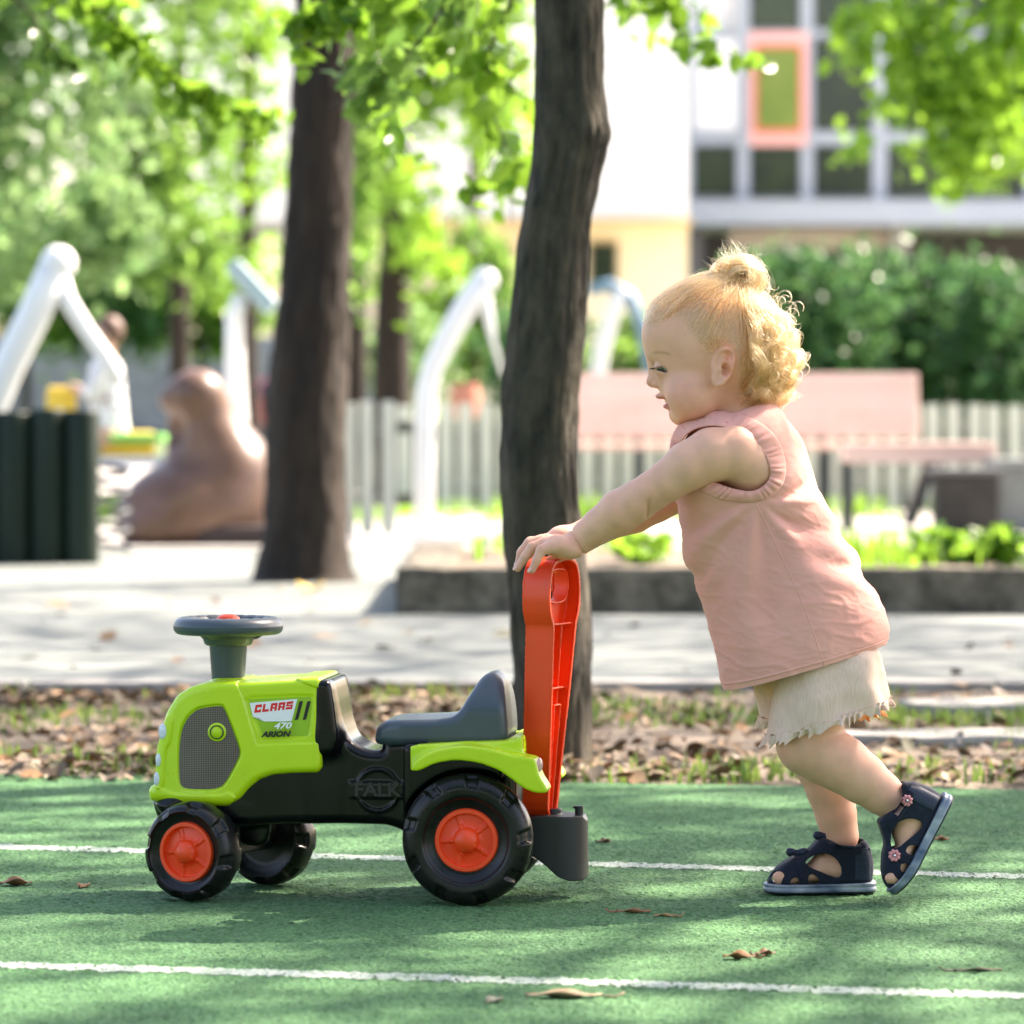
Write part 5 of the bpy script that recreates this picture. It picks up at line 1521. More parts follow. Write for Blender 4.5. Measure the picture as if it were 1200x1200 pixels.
def chain(P, pts, k=.006):
    d = None
    for (a, ra), (b, rb) in zip(pts[:-1], pts[1:]):
        c = cone(P, H(*a), H(*b), ra, rb)
        d = c if d is None else smin(d, c, k)
    return d
HN = -.030      # near hand mid line
def finger(P, pts): return chain(P, pts, .0015)
fingers_n = [
    [((646, 641.5, -.058), .0074), ((634.5, 644.5, -.061), .0062), ((628.5, 657, -.063), .0053), ((623.5, 668, -.063), .0042)],
    [((639, 637, -.044), .0078), ((624, 641.5, -.047), .0066), ((615, 653, -.049), .0056), ((606.5, 666, -.049), .0043)],
    [((634, 635, -.029), .0080), ((620, 637.5, -.031), .0066), ((611, 648, -.033), .0056), ((607.5, 661, -.033), .0044)],
    [((636, 635, -.014), .0078), ((622, 636, -.014), .0072), ((613, 646, -.015), .0063), ((609.5, 658, -.016), .0053)],
]
thumb_n = [((668, 644, -.016), .0085), ((655, 651, -.008), .0078), ((645, 658, -.010), .0065)]
fingers_f = [[((x0 + 640, 634, .020 + i * .014), .0075), ((x0 + 628, 636, .020 + i * .014), .0068), ((x0 + 622, 646, .022 + i * .013), .0060), ((x0 + 622, 658, .022 + i * .013), .0050)] for i, x0 in enumerate((2, 4, 7, 12))]
def f_hand_n(P):
    x, y, z = P.T
    # near palm: flattened, tilted down towards the fingers
    a = math.radians(-4); R = np.array([[math.cos(a), 0, -math.sin(a)], [0, 1, 0], [math.sin(a), 0, math.cos(a)]])
    d = ellip(P, H(655, 639.5, -.038), (.0235, .0265, .0132), R)
    d = smin(d, ellip(P, H(668, 645, -.044), (.0155, .0150, .0105)), .006)
    d = smin(d, ellip(P, H(664, 646, -.022), (.0160, .0120, .0105)), .006)
    for f in fingers_n: d = smin(d, finger(P, f), .0042)
    return smin(d, finger(P, thumb_n), .004)
def f_hand_f(P):
    e = ellip(P, H(664, 630, .040), (.0215, .0255, .0128))
    for f in fingers_f: e = smin(e, finger(P, f), .0042)
    e = smin(e, finger(P, [((672, 640, .018), .0085), ((660, 650, .012), .0072), ((651, 656, .014), .0062)]), .004)
    return e

# sandals share a local frame: s heel to toe, u up from the ground side of the sole, w across
def frame(org, s_ax, u_ax):
    s_ = np.array(s_ax, float); s_ /= np.linalg.norm(s_); u_ = np.array(u_ax, float); u_ -= s_ * s_.dot(u_); u_ /= np.linalg.norm(u_)
    w_ = np.cross(s_, u_)
    return np.array(org), np.stack([s_, u_, w_], 1)      # columns
FR_F = frame(H(1033, 1048, .042) + np.array((0, 0, -.0 )), (-1, -.06, -.002), (0, 0, 1))
FR_F[0][2] = 0.002
o_ = H(1117.5, 934, -.048)
FR_N = frame(o_, (-.468, -.05, -.884), (-.884, 0, .468))
BEND = {0: 0.0, 1: 3.6}
def to_local(P, FR): return (P - FR[0]) @ FR[1]
def foot(P, FR, bend):
    q = to_local(P, FR)
    q = q.copy(); q[:, 1] -= bend * np.maximum(q[:, 0] - .088, 0) ** 2
    d = cone(q, (.026, .028, 0), (.060, .030, 0), .0190, .0185)
    d = smin(d, ellip(q, (.090, .0225, 0), (.030, .0110, .0235)), .010)
    for i, (w_, s_, r_) in enumerate(((-.0150, .1165, .0078), (-.0055, .1180, .0060), (.0035, .1165, .0057), (.0115, .1140, .0054), (.0185, .1105, .0052))):
        d = smin(d, cone(q, (.100, .0200, w_ * .9), (s_, .0190, w_), r_ * 1.0, r_), .003)
    return d
def culled(f, lo, hi):
    lo = np.array(lo); hi = np.array(hi)
    def g(P):
        q = np.abs(P - (lo + hi) / 2) - (hi - lo) / 2
        d = np.minimum(q.max(-1), 0) + length(np.maximum(q, 0))
        m = d < .03
        out = np.maximum(d, .03)
        if m.any(): out[m] = f(P[m])
        return out
    return g
def _near_arm(P):
    an = smin(chain(P, arm_n, .003), f_hand_n(P), .008)
    an = an + .0030 * np.exp(-((P[:, 0] - H(757, 0)[0] - (P[:, 2] - H(0, 590)[2]) * .1) / .0022) ** 2) * np.exp(-((P[:, 2] - H(0, 594)[2]) / .011) ** 4) * sstep(YC - .04, YC - .06, P[:, 1])
    an = an + .0022 * np.exp(-((P[:, 0] - H(676, 0)[0] + (P[:, 2] - H(0, 634)[2]) * .5) / .0020) ** 2)
    return an
def _near_leg(P):
    ln = chain(P, leg_n, .004)
    return smin(ln, foot(P, FR_N, BEND[1]), .012)
g_face = culled(f_face, H(752, 500, -.072), H(925, 318, .072))
g_na = culled(_near_arm, (.0, YC - .125, H(0, 680)[2]), (H(905, 0)[0], YC, H(0, 500)[2]))
g_fa = culled(lambda P: smin(chain(P, arm_f, .003), f_hand_f(P), .008), (.0, YC, H(0, 680)[2]), (H(905, 0)[0], YC + .12, H(0, 500)[2]))
g_nl = culled(_near_leg, (H(895, 0)[0], YC - .105, 0), (H(1125, 0)[0], YC + .008, H(0, 725)[2]))
g_fl = culled(lambda P: smin(chain(P, leg_f, .004), foot(P, FR_F, BEND[0]), .012), (H(890, 0)[0], YC - .012, 0), (H(1040, 0)[0], YC + .10, H(0, 725)[2]))
def _trunk(P):
    t = cone(P, H(884, 545), H(945, 765), .064, .068)
    t = smin(t, ellip(P, H(878, 550), (.054, .088, .043)), .02)
    return smin(t, ellip(P, H(844, 534), (.047, .070, .042)), .02)
g_tr = culled(_trunk, (H(805, 0)[0], YC - .09, H(0, 840)[2]), (H(1020, 0)[0], YC + .09, H(0, 470)[2]))
def f_body(P):
    d = g_face(P)
    d = smin(d, cone(P, H(856, 452), H(880, 512), .0345, .041), .014)
    d = smin(d, g_tr(P), .015)
    d = smin(d, g_na(P), .013)
    d = smin(d, g_fa(P), .012)
    return smin(d, smin(g_nl(P), g_fl(P), .004), .012)
axs = [axis_pts([(-.010, .0012), (.100, .0024), (.145, .0013), (.275, .0024), .535]),
       axis_pts([(4.895, .0017), (5.02, .0026), 5.150]),
       axis_pts([(0.0, .0024), (.375, .0013), (.460, .0024), (.545, .0012), (.665, .0024), .735])]
V, F = surface(f_body, axes=axs, B=8, margin=1.8, proj=2)
def lin(r, g, b): return np.array([((c / 255) / 12.92 if c / 255 < .04045 else ((c / 255 + .055) / 1.055) ** 2.4) for c in (r, g, b)])
def skin_colours(V):
    base = np.array((0.74, 0.405, 0.275)); C = np.tile(base, (len(V), 1))
    def blend(c, w): C[:] = C * (1 - w[:, None]) + np.array(c) * w[:, None]
    g = lambda c, r: np.exp(-(((V - np.array(c)) / np.array(r)) ** 2).sum(1))
    blend((.72, .29, .21), .60 * g(H(800, 459, -.045), (.019, .03, .016)))
    blend((.66, .28, .20), .42 * g(H(764, 449), (.010, .012, .010)))
    blend((.80, .30, .17), .75 * g(H(854, 425, -.068), (.008, .02, .024)))  # orange tint paints light glowing through the ear
    blend((.60, .30, .20), .35 * g(H(760, 590, -.09), (.02, .03, .02)))
    for c in ((948, 880, -.08), (958, 882, .02)): blend((.64, .33, .23), .45 * g(H(*c), (.028, .04, .028)))
    for f in fingers_n + fingers_f:
        a, r = f[-1]; blend((.66, .30, .24), .6 * g(H(*a), (.009, .009, .011)))
        a, r = f[1]; blend((.62, .30, .22), .35 * g(H(*a), (.007, .007, .007)))
    # lips
    up = g(H(775, 466.4), (.0100, .0165, .0024)); lo_ = g(H(782, 475.6), (.0095, .014, .0032))
    blend((.50, .13, .11), np.clip(1.6 * up, 0, .9)); blend((.50, .13, .11), np.clip(1.6 * lo_, 0, .9))
    ins = g(H(781, 470.6), (.007, .012, .0022)); blend((.12, .02, .02), np.clip(1.2 * ins, 0, .9))
    # brow and lash line
    br = np.exp(-((V[:, 2] - (H(0, 413.5)[2] - 16 * (V[:, 0] - H(771, 0)[0]) ** 2)) / .0019) ** 2) * sstep(H(760, 0)[0], H(768, 0)[0], V[:, 0]) * (1 - sstep(H(780, 0)[0], H(788, 0)[0], V[:, 0])) * (np.abs(V[:, 1] - YC) > .008)
    blend((.36, .19, .09), .55 * br)
    e = EYE.copy(); Q = V.copy(); Q[:, 1] = YC - np.abs(V[:, 1] - YC)
    zz = Q[:, 2] - (e[2] + .0012 - .10 * (Q[:, 0] - e[0] + .006) - 42 * (Q[:, 0] - e[0] + .003) ** 2)
    near = (np.linalg.norm(Q - e, axis=1) < .0145)
    blend((.10, .04, .025), .85 * near * np.exp(-((zz - .0005) / .0009) ** 2))
    blend((.50, .24, .19), .35 * np.exp(-((np.linalg.norm(Q - e, axis=1) - .010) / .006) ** 2) * (Q[:, 0] < e[0] + .008))
    # ear hollow
    # scalp under the hair
    sc = scalp(V)
    nz = np.array([0.5 + .5 * math.sin(v[0] * 900 + 7 * math.sin(v[2] * 300)) for v in V[sc > .01]])
    w = np.zeros(len(V)); w[sc > .01] = sc[sc > .01] * (.38 + .28 * nz)
    blend((.47, .31, .155), w)
    # nails
    return C
hair_p = HP([(757, 386), (757, 372), (770, 340), (800, 310), (860, 300), (930, 330), (950, 400), (940, 470), (890, 475), (868, 468), (862, 448), (864, 420), (856, 404), (838, 402), (828, 412), (815, 400), (806, 385), (792, 372), (775, 376)], 2)
def scalp(V):
    d = hair_p(V[:, 0], V[:, 2])
    return (1 - sstep(-.006, .005, d)) * (V[:, 2] > H(0, 478)[2])
C = skin_colours(V)
m_skin, nt, p = _nodes("skin")
at = nt.nodes.new("ShaderNodeAttribute"); at.attribute_name = "skin_tint"
tc = nt.nodes.new("ShaderNodeTexCoord")
n1 = nt.nodes.new("ShaderNodeTexNoise"); n1.inputs["Scale"].default_value = 55; n1.inputs["Detail"].default_value = 5
mr = nt.nodes.new("ShaderNodeMapRange"); mr.inputs["From Min"].default_value = .35; mr.inputs["From Max"].default_value = .65; mr.inputs["To Min"].default_value = .94; mr.inputs["To Max"].default_value = 1.05
vm = nt.nodes.new("ShaderNodeVectorMath"); vm.operation = 'SCALE'
L_ = nt.links.new
L_(tc.outputs["Object"], n1.inputs["Vector"]); L_(n1.outputs["Fac"], mr.inputs[0]); L_(at.outputs["Color"], vm.inputs[0]); L_(mr.outputs[0], vm.inputs["Scale"])
n3 = nt.nodes.new("ShaderNodeTexNoise"); n3.inputs["Scale"].default_value = 24; n3.inputs["Detail"].default_value = 7; n3.inputs["Roughness"].default_value = .7
L_(tc.outputs["Object"], n3.inputs["Vector"])
m3 = nt.nodes.new("ShaderNodeMapRange"); m3.inputs["From Min"].default_value = .45; m3.inputs["From Max"].default_value = .75; m3.inputs["To Max"].default_value = .38
L_(n3.outputs["Fac"], m3.inputs[0])
x3 = nt.nodes.new("ShaderNodeMix"); x3.data_type = 'RGBA'; x3.inputs[7].default_value = (.72, .30, .215, 1)
L_(m3.outputs[0], x3.inputs[0]); L_(vm.outputs[0], x3.inputs[6]); L_(x3.outputs[2], p.inputs["Base Color"])
p.inputs["Subsurface Weight"].default_value = .14; p.inputs["Subsurface Radius"].default_value = (.012, .0045, .0025); p.inputs["Subsurface Scale"].default_value = .7
p.inputs["Roughness"].default_value = .50; p.inputs["Specular IOR Level"].default_value = .34
n2 = nt.nodes.new("ShaderNodeTexNoise"); n2.inputs["Scale"].default_value = 700; L_(tc.outputs["Object"], n2.inputs["Vector"])
bmp = nt.nodes.new("ShaderNodeBump"); bmp.inputs["Strength"].default_value = .12; bmp.inputs["Distance"].default_value = .0005
L_(n2.outputs["Fac"], bmp.inputs["Height"]); L_(bmp.outputs[0], p.inputs["Normal"])
body = mesh_obj("body", V, F, m_skin, None, True); under(body)
m_nail = mat("nail", (.72, .39, .30), .25)
for f in fingers_n[:3]:
    (a0, r0), (a1, r1) = f[-2], f[-1]; p0, p1 = H(*a0), H(*a1)
    d_ = Vector(p1 - p0).normalized(); o_ = Vector((-.75, -.62, .12)); o_ = (o_ - d_ * o_.dot(d_)).normalized(); w_n = d_.cross(o_)
    bm = bmesh.new(); bmesh.ops.create_uvsphere(bm, u_segments=14, v_segments=10, radius=1)
    Mx = Matrix(((d_.x * .0036, w_n.x * .0029, o_.x * .0009, 0), (d_.y * .0036, w_n.y * .0029, o_.y * .0009, 0), (d_.z * .0036, w_n.z * .0029, o_.z * .0009, 0), (0, 0, 0, 1)))
    c_ = Vector(p1) + o_ * (r1 - .0003) + d_ * .0012
    bmesh.ops.transform(bm, matrix=Matrix.Translation(c_) @ Mx, verts=bm.verts[:])
    under(bm_obj("fingernail", bm, m_nail, None, True))
ca = body.data.color_attributes.new("skin_tint", 'FLOAT_COLOR', 'POINT')
ca.data.foreach_set("color", np.hstack([C, np.ones((len(C), 1))]).astype(np.float32).ravel())

# ---- eyes
m_eye, nt, p = _nodes("eye")
at = nt.nodes.new("ShaderNodeAttribute"); at.attribute_name = "tint"; nt.links.new(at.outputs["Color"], p.inputs["Base Color"])
p.inputs["Roughness"].default_value = .08; p.inputs["Coat Weight"].default_value = .6
for s in (-1, 1):
    c = Vector((EYE[0], YC + s * (YC - EYE[1]), EYE[2]))
    bm = bmesh.new(); bmesh.ops.create_uvsphere(bm, u_segments=48, v_segments=32, radius=.0104)
    o = bm_obj("eye", bm, m_eye, None, True); o.location = c; under(o)
    look = Vector((-.38, s * .80, -.40)).normalized()
    ca = o.data.color_attributes.new("tint", 'FLOAT_COLOR', 'POINT')
    for i, v in enumerate(o.data.vertices):
        a = math.degrees(v.co.normalized().angle(look))
        ca.data[i].color = (.005, .005, .006, 1) if a < 14 else ((.030, .022, .014, 1) if a < 33 else (.50, .43, .38, 1))
mb = MB()
for s in (-1, 1):
    e = Vector((EYE[0], YC + s * (YC - EYE[1]), EYE[2]))
    for i in range(46):
        t = i / 45; az = math.radians(-100 + 150 * t)        # round the lid from nose side to temple
        dirn = Vector((-math.cos(az * .62), s * math.sin(az * .62) , 0))
        if dirn.x > -.05: continue
        r = .0113
        root = e + Vector((dirn.x * r, dirn.y * r, -.0002 - .12 * (dirn.x * r + .006)))
        out = Vector((dirn.x, dirn.y, -.55)).normalized()
        L = .0052 + .002 * rng.random()
        pts = [root + out * L * u + Vector((-.0, 0, .0016)) * u * u for u in (0, .4, .75, 1)]
        mb.tube(pts, [.00022, .00018, .00012, .00005], seg=4, cap=False)
m_lash = mat("lash", (.035, .018, .010), .5)
under(mb.build("eyelashes", m_lash))

# ---- shirt
rows = [((846, 489), (903, 469), .040), ((824, 491), (912, 480), .064), ((802, 503), (926, 503), .086), ((793, 528), (941, 535), .0935), ((793, 572), (955, 570), .0945),
        ((798, 618), (971, 603), .090), ((808, 660), (995, 638), .092), ((822, 705), (1013, 672), .096), ((834, 750), (1027, 704), .101), ((843, 783), (1036, 735), .104), ((851, 806), (1034.5, 752), .105)]
RF = np.array([[*H(*r[0])[[0, 2]], *H(*r[1])[[0, 2]], r[2]] for r in rows])
def catmull(A, t):
    n = len(A) - 1; t = min(max(t, 0), 1) * n; i = min(int(t), n - 1); u = t - i
    p0, p1, p2, p3 = A[max(i - 1, 0)], A[i], A[i + 1], A[min(i + 2, n)]
    return .5 * ((2 * p1) + (-p0 + p2) * u + (2 * p0 - 5 * p1 + 4 * p2 - p3) * u * u + (-p0 + 3 * p1 - 3 * p2 + p3) * u ** 3)
from mathutils import noise as mn
def shirt_disp(x, z, y, v):
    "folds: outward offset"
    px = x / .001006 + 600; py = 1055 - z * 994
    # radiating from the armpit
    ax, ay = px - 884, py - 588
    r = math.hypot(ax, ay); th = math.atan2(ay, ax)
    fall = sstep(6, 45, r) * (1 - sstep(150, 260, r) * .75)
    wob = .35 * mn.noise(Vector((px * .012, py * .012, y * 6)))
    d = .0032 * fall * math.sin(th * 8 + 4 * wob + .4) * (1 if y < YC else .6)
    d += .0022 * fall * math.sin(th * 15 + 9 * wob + 1.7) * (.5 + mn.noise(Vector((px * .01, py * .01, 3))))
    # bunching across the back
    bk = math.exp(-((px - 985) / 42) ** 2 - ((py - 640) / 48) ** 2)
    d += .0042 * bk * math.sin((py - px * .35) * .17 + 3 * wob)
    # loose hem waves and small creases
    d += .0035 * float(sstep(.55, 1, v)) * math.sin(px * .040 + py * .012 + 5 * wob)
    q = Vector((px * .030 + py * .012, py * .055 - px * .02, y * 9))
    rg = 1 - abs(mn.noise(q)) * 2
    d += .0011 * max(0, rg) ** 3 * (0.35 + .65 * float(sstep(.2, .8, v)))
    rg = 1 - abs(mn.noise(q * 2.3 + Vector((5, 5, 5)))) * 2
    d += .0005 * max(0, rg) ** 3
    return d
NU, NV = 260, 230
def shirt_pt(u, v, extra=0.0):
    a = catmull(RF, v); c = Vector(((a[0] + a[2]) / 2, YC, (a[1] + a[3]) / 2)); e = Vector(((a[2] - a[0]) / 2, 0, (a[3] - a[1]) / 2))
    th = 2 * math.pi * u; ct, st = math.cos(th), math.sin(th)
    n = 2.35
    ce = math.copysign(abs(ct) ** (2 / n), ct); se = math.copysign(abs(st) ** (2 / n), st)
    p = c + e * ce + Vector((0, a[4] * se, 0))
    nd = (e.normalized() * ct + Vector((0, 1, 0)) * st).normalized()
    return p, nd
SV = []; SN = []
for j in range(NV + 1):
    v = j / NV
    for i in range(NU):
        p, nd = shirt_pt(i / NU, v)
        p = p + nd * (shirt_disp(p.x, p.z, p.y, v) + (.0012 if (v > .955 and v < .962) else 0))
        SV.append(p); SN.append(nd)
SVa = np.array([tuple(p) for p in SV])
hole_in = [(797, 527), (806, 509), (820, 501), (838, 498.5), (860, 503), (880, 516), (896, 533), (904, 553), (899, 567), (882, 577.5), (856, 573), (833, 564), (812, 551), (800, 540)]
hole_out = [(788, 520), (798, 498), (816, 486), (843, 481), (873, 487), (902, 502), (918, 526), (922.5, 555), (911, 577), (884, 589.5), (846, 586), (818, 574), (799, 560), (790, 543)]
def hp3(pts): return [(H(a, b, -.09)[0], H(a, b, -.09)[2]) for a, b in pts]
hin = chaikin(hp3(hole_in), 2); hout = chaikin(hp3(hole_out), 2)
mid_poly = Poly(hin * .75 + hout * .25, 0)
inside = mid_poly(SVa[:, 0], SVa[:, 2]) < 0
side = np.abs(SVa[:, 1] - YC) > .035
kill = inside & side
F = []
for j in range(NV):
    for i in range(NU):
        q = (j * NU + i, j * NU + (i + 1) % NU, (j + 1) * NU + (i + 1) % NU, (j + 1) * NU + i)
        if not any(kill[k] for k in q): F.append(q)
m_shirt, nt, p = _nodes("pink_jersey")
p.inputs["Base Color"].default_value = (.70, .335, .29, 1); p.inputs["Roughness"].default_value = .85; p.inputs["Sheen Weight"].default_value = .25; p.inputs["Specular IOR Level"].default_value = .2
tc = nt.nodes.new("ShaderNodeTexCoord"); L_ = nt.links.new
n0 = nt.nodes.new("ShaderNodeTexNoise"); n0.inputs["Scale"].default_value = 18; n0.inputs["Detail"].default_value = 4; L_(tc.outputs["Object"], n0.inputs["Vector"])
cr = nt.nodes.new("ShaderNodeValToRGB"); cr.color_ramp.elements[0].color = (.86, .41, .33, 1); cr.color_ramp.elements[1].color = (.92, .47, .38, 1)
cr.color_ramp.elements[0].position = .3; cr.color_ramp.elements[1].position = .7
L_(n0.outputs["Fac"], cr.inputs[0]); L_(cr.outputs[0], p.inputs["Base Color"])
n1 = nt.nodes.new("ShaderNodeTexNoise"); n1.inputs["Scale"].default_value = 95; n1.inputs["Detail"].default_value = 5; n1.inputs["Distortion"].default_value = .8; L_(tc.outputs["Object"], n1.inputs["Vector"])
n2 = nt.nodes.new("ShaderNodeTexNoise"); n2.inputs["Scale"].default_value = 1100; L_(tc.outputs["Object"], n2.inputs["Vector"])
b1 = nt.nodes.new("ShaderNodeBump"); b1.inputs["Strength"].default_value = .22; b1.inputs["Distance"].default_value = .0014; L_(n1.outputs["Fac"], b1.inputs["Height"])
b2 = nt.nodes.new("ShaderNodeBump"); b2.inputs["Strength"].default_value = .35; b2.inputs["Distance"].default_value = .0006; L_(n2.outputs["Fac"], b2.inputs["Height"]); L_(b1.outputs[0], b2.inputs["Normal"])
L_(b2.outputs[0], p.inputs["Normal"])
tr = nt.nodes.new("ShaderNodeBsdfTranslucent"); tr.inputs[0].default_value = (.72, .30, .24, 1)
mx = nt.nodes.new("ShaderNodeMixShader"); mx.inputs[0].default_value = .22
L_(p.outputs[0], mx.inputs[1]); L_(tr.outputs[0], mx.inputs[2]); L_(mx.outputs[0], nt.nodes["Material Output"].inputs[0])
shirt = mesh_obj("shirt", [tuple(v) for v in SV], F, m_shirt); under(shirt)
so = shirt.modifiers.new("thick", 'SOLIDIFY'); so.thickness = .0014; so.offset = -1
near_idx = np.where(SVa[:, 1] < YC)[0]; NXZ = SVa[near_idx][:, [0, 2]]; NYv = SVa[near_idx][:, 1]
def shirt_y(x, z, k=6):
    d = ((NXZ - np.array((x, z))) ** 2).sum(1); i = np.argpartition(d, k)[:k]
    return float(NYv[i].mean())
def band(name, a, b, mat_, parent, ga=.0015, puff=.0048, n=520, m=16, freq=40, sgn=1):
    V = []
    a = np.array(a); b = np.array(b)
    def samp(A, t):
        n_ = len(A); f = t * n_; i = int(f) % n_; u = f - int(f); return A[i] * (1 - u) + A[(i + 1) % n_] * u
    base = []
    for i in range(n):
        t = i / n; p0 = samp(a, t); p1 = samp(b, t)
        base.append((shirt_y(*p0), shirt_y(*p1), p0, p1))
    ys = np.array([[q[0], q[1]] for q in base])
    for _ in range(10): ys = (np.roll(ys, 1, 0) + 2 * ys + np.roll(ys, -1, 0)) / 4
    for i in range(n):
        _, _, p0, p1 = base[i]; t = i / n
        # cloth bunches in irregular gathers
        g = math.sin(2 * math.pi * freq * t + 2.2 * math.sin(2 * math.pi * 7 * t) + 1.3 * math.sin(2 * math.pi * 17 * t + 1)) * (.45 + .55 * abs(math.sin(2 * math.pi * 3.2 * t + .7)))
        for k in range(m):
            w = k / (m - 1)
            p = p0 * (1 - w) + p1 * w; yy = ys[i, 0] * (1 - w) + ys[i, 1] * w
            prof = math.sin(math.pi * min(1, .12 + w * .95)) ** .7 if w < .95 else math.sin(math.pi * min(1, .12 + w * .95))
            prof = max(0, math.sin(math.pi * (.10 + .90 * w))) ** .75
            off = puff * prof + ga * g * (.25 + .75 * math.sin(math.pi * w))
            V.append((p[0], YC + sgn * ((yy - off - .001) - YC), p[1]))
    F = [(i * m + k, i * m + k + 1, ((i + 1) % n) * m + k + 1, ((i + 1) % n) * m + k) for i in range(n) for k in range(m - 1)]
    o = mesh_obj(name, V, F, mat_, None, True)
    sm = o.modifiers.new("thick", 'SOLIDIFY'); sm.thickness = .0012
    return o
for sgn in (1, -1):
    r = band("ruffle", hin, hout, m_shirt, None, sgn=sgn)
    r.parent = shirt; 
    h2 = hin * .92 + hout * .08
    pts = []
    for i in range(0, len(h2)):
        x, z = h2[i]; pts.append((x, YC + sgn * (shirt_y(x, z) - .0030 - YC), z))
    ys = np.array([q[1] for q in pts])
    for _ in range(3): ys = (np.roll(ys, 1) + 2 * ys + np.roll(ys, -1)) / 4
    Vt, Ft = tube_data([(q[0], y, q[2]) for q, y in zip(pts, ys)], .0016, 8, closed=True)
    o = mesh_obj("binding", Vt, Ft, m_shirt, shirt)
def on_shirt(pts, off=.0006): 
    out = []
    for a, b in pts:
        w = H(a, b, -.09); out.append((w[0], shirt_y(w[0], w[2]) - off, w[2]))
    return out
seam = chaikin([(884, 588), (896, 610), (912, 645), (930, 682), (946, 722), (957, 755), (965.5, 781)], 3, closed=False)
V_, F_ = tube_data(on_shirt([tuple(s) for s in seam], .0007), .0013, 6)
mesh_obj("side_seam", V_, F_, m_shirt, shirt)
kh = chaikin([(905, 471), (913, 480), (921, 497), (922, 506), (914, 500), (907, 485), (903, 474)], 2, closed=False)
V_, F_ = tube_data([tuple(H(a, b, -.012)) for a, b in kh], .0013, 6)
mesh_obj("neck_binding", V_, F_, m_shirt, shirt)

# ---- shorts
m_short, nt, p = _nodes("beige_seersucker")
p.inputs["Roughness"].default_value = .9; p.inputs["Specular IOR Level"].default_value = .15
tc = nt.nodes.new("ShaderNodeTexCoord"); mp = nt.nodes.new("ShaderNodeMapping"); mp.inputs["Rotation"].default_value = (0, math.radians(-14), 0); mp.inputs["Scale"].default_value = (1, 1, .06)
L_ = nt.links.new
L_(tc.outputs["Object"], mp.inputs[0])
wv = nt.nodes.new("ShaderNodeTexNoise"); wv.inputs["Scale"].default_value = 700; wv.inputs["Detail"].default_value = 2; L_(mp.outputs[0], wv.inputs["Vector"])
cr = nt.nodes.new("ShaderNodeValToRGB"); cr.color_ramp.elements[0].color = (.64, .455, .355, 1); cr.color_ramp.elements[1].color = (.73, .53, .43, 1); cr.color_ramp.elements[0].position = .3; cr.color_ramp.elements[1].position = .62
L_(wv.outputs["Fac"], cr.inputs[0]); L_(cr.outputs[0], p.inputs["Base Color"])
bmp = nt.nodes.new("ShaderNodeBump"); bmp.inputs["Strength"].default_value = .3; bmp.inputs["Distance"].default_value = .0008
L_(wv.outputs["Fac"], bmp.inputs["Height"]); L_(bmp.outputs[0], p.inputs["Normal"])
m_peach = mat("sunlit_peach_lining", (.72, .33, .12), .9, var=.1, vscale=60, bump=.3, bscale=300)  # peach lining with the sunlit inside of the hem painted in
def leg_tube(name, rws, cy, hw, hem_m, sgn):
    A = np.array([[*H(*r[0], -.06)[[0, 2]], *H(*r[1], -.06)[[0, 2]], r[2]] for r in rws])
    nu, nv = 160, 60; V = []
    def pt(u, v, off=0):
        a = catmull(A, v); c = Vector(((a[0] + a[2]) / 2, cy, (a[1] + a[3]) / 2)); e = Vector(((a[2] - a[0]) / 2, 0, (a[3] - a[1]) / 2))
        th = 2 * math.pi * u; ct, st = math.cos(th), math.sin(th)
        ce = math.copysign(abs(ct) ** .85, ct); se = math.copysign(abs(st) ** .85, st)
        nd = (e.normalized() * ct + Vector((0, 1, 0)) * st)
        d = .0026 * math.sin(th * 7 + 2 * math.sin(v * 3)) * v + .0016 * mn.noise(Vector((th * 3, v * 5, cy * 9)))
        return c + e * ce + Vector((0, a[4] * se, 0)) + nd * (d + off)
    for j in range(nv + 1):
        for i in range(nu): V.append(pt(i / nu, j / nv))
    F = [(j * nu + i, j * nu + (i + 1) % nu, (j + 1) * nu + (i + 1) % nu, (j + 1) * nu + i) for j in range(nv) for i in range(nu)]
    o = mesh_obj(name, V, F, m_short); 
    so = o.modifiers.new("thick", 'SOLIDIFY'); so.thickness = .0014
    # gathered frill along the hem
    n, m = 900, 9; V = []
    e0 = [pt(i / n, 1.0) for i in range(n)]; e1 = [pt(i / n, .90) for i in range(n)]
    for i in range(n):
        t = i / n; th = 2 * math.pi * t
        dn = (e0[i] - e1[i]).normalized()
        out = pt(t, 1.0, .01) - e0[i]; out.normalize()
        ph = 2 * math.pi * 40 * t + 2.5 * math.sin(th * 5) + 1.7 * math.sin(th * 11 + 2)
        for k in range(m):
            w = (k - 2) / (m - 3)
            amp = .0042 * abs(w) ** .7 * (.75 + .6 * math.sin(th * 9 + 1))
            L = .0095 * w * (.85 + .25 * math.sin(th * 13)) * (1 + .20 * math.sin(ph + .8))
            tang = (e0[(i + 1) % n] - e0[i - 1]).normalized()
            V.append(e0[i] + dn * L + out * (.0034 + amp * math.sin(ph + w * .9)) + tang * amp * .45 * math.cos(ph * 1.0 + 1 + w))
    F = [(i * m + k, i * m + k + 1, ((i + 1) % n) * m + k + 1, ((i + 1) % n) * m + k) for i in range(n) for k in range(m - 1)]
    fr = mesh_obj("hem_frill", V, F, m_short, o)
    if hem_m is not m_short:
        fr.data.materials.append(hem_m); xl = H(990, 830)[0]
        for p_ in fr.data.polygons: p_.material_index = 1 if p_.center.x > xl else 0
    return o
sn = leg_tube("shorts_leg", [((915, 758), (1008, 742), .038), ((909, 796), (1030, 766), .048), ((905, 830), (1036, 792), .053), ((902, 864), (1041, 821), .053)], YC - .048, .055, m_short, -1)
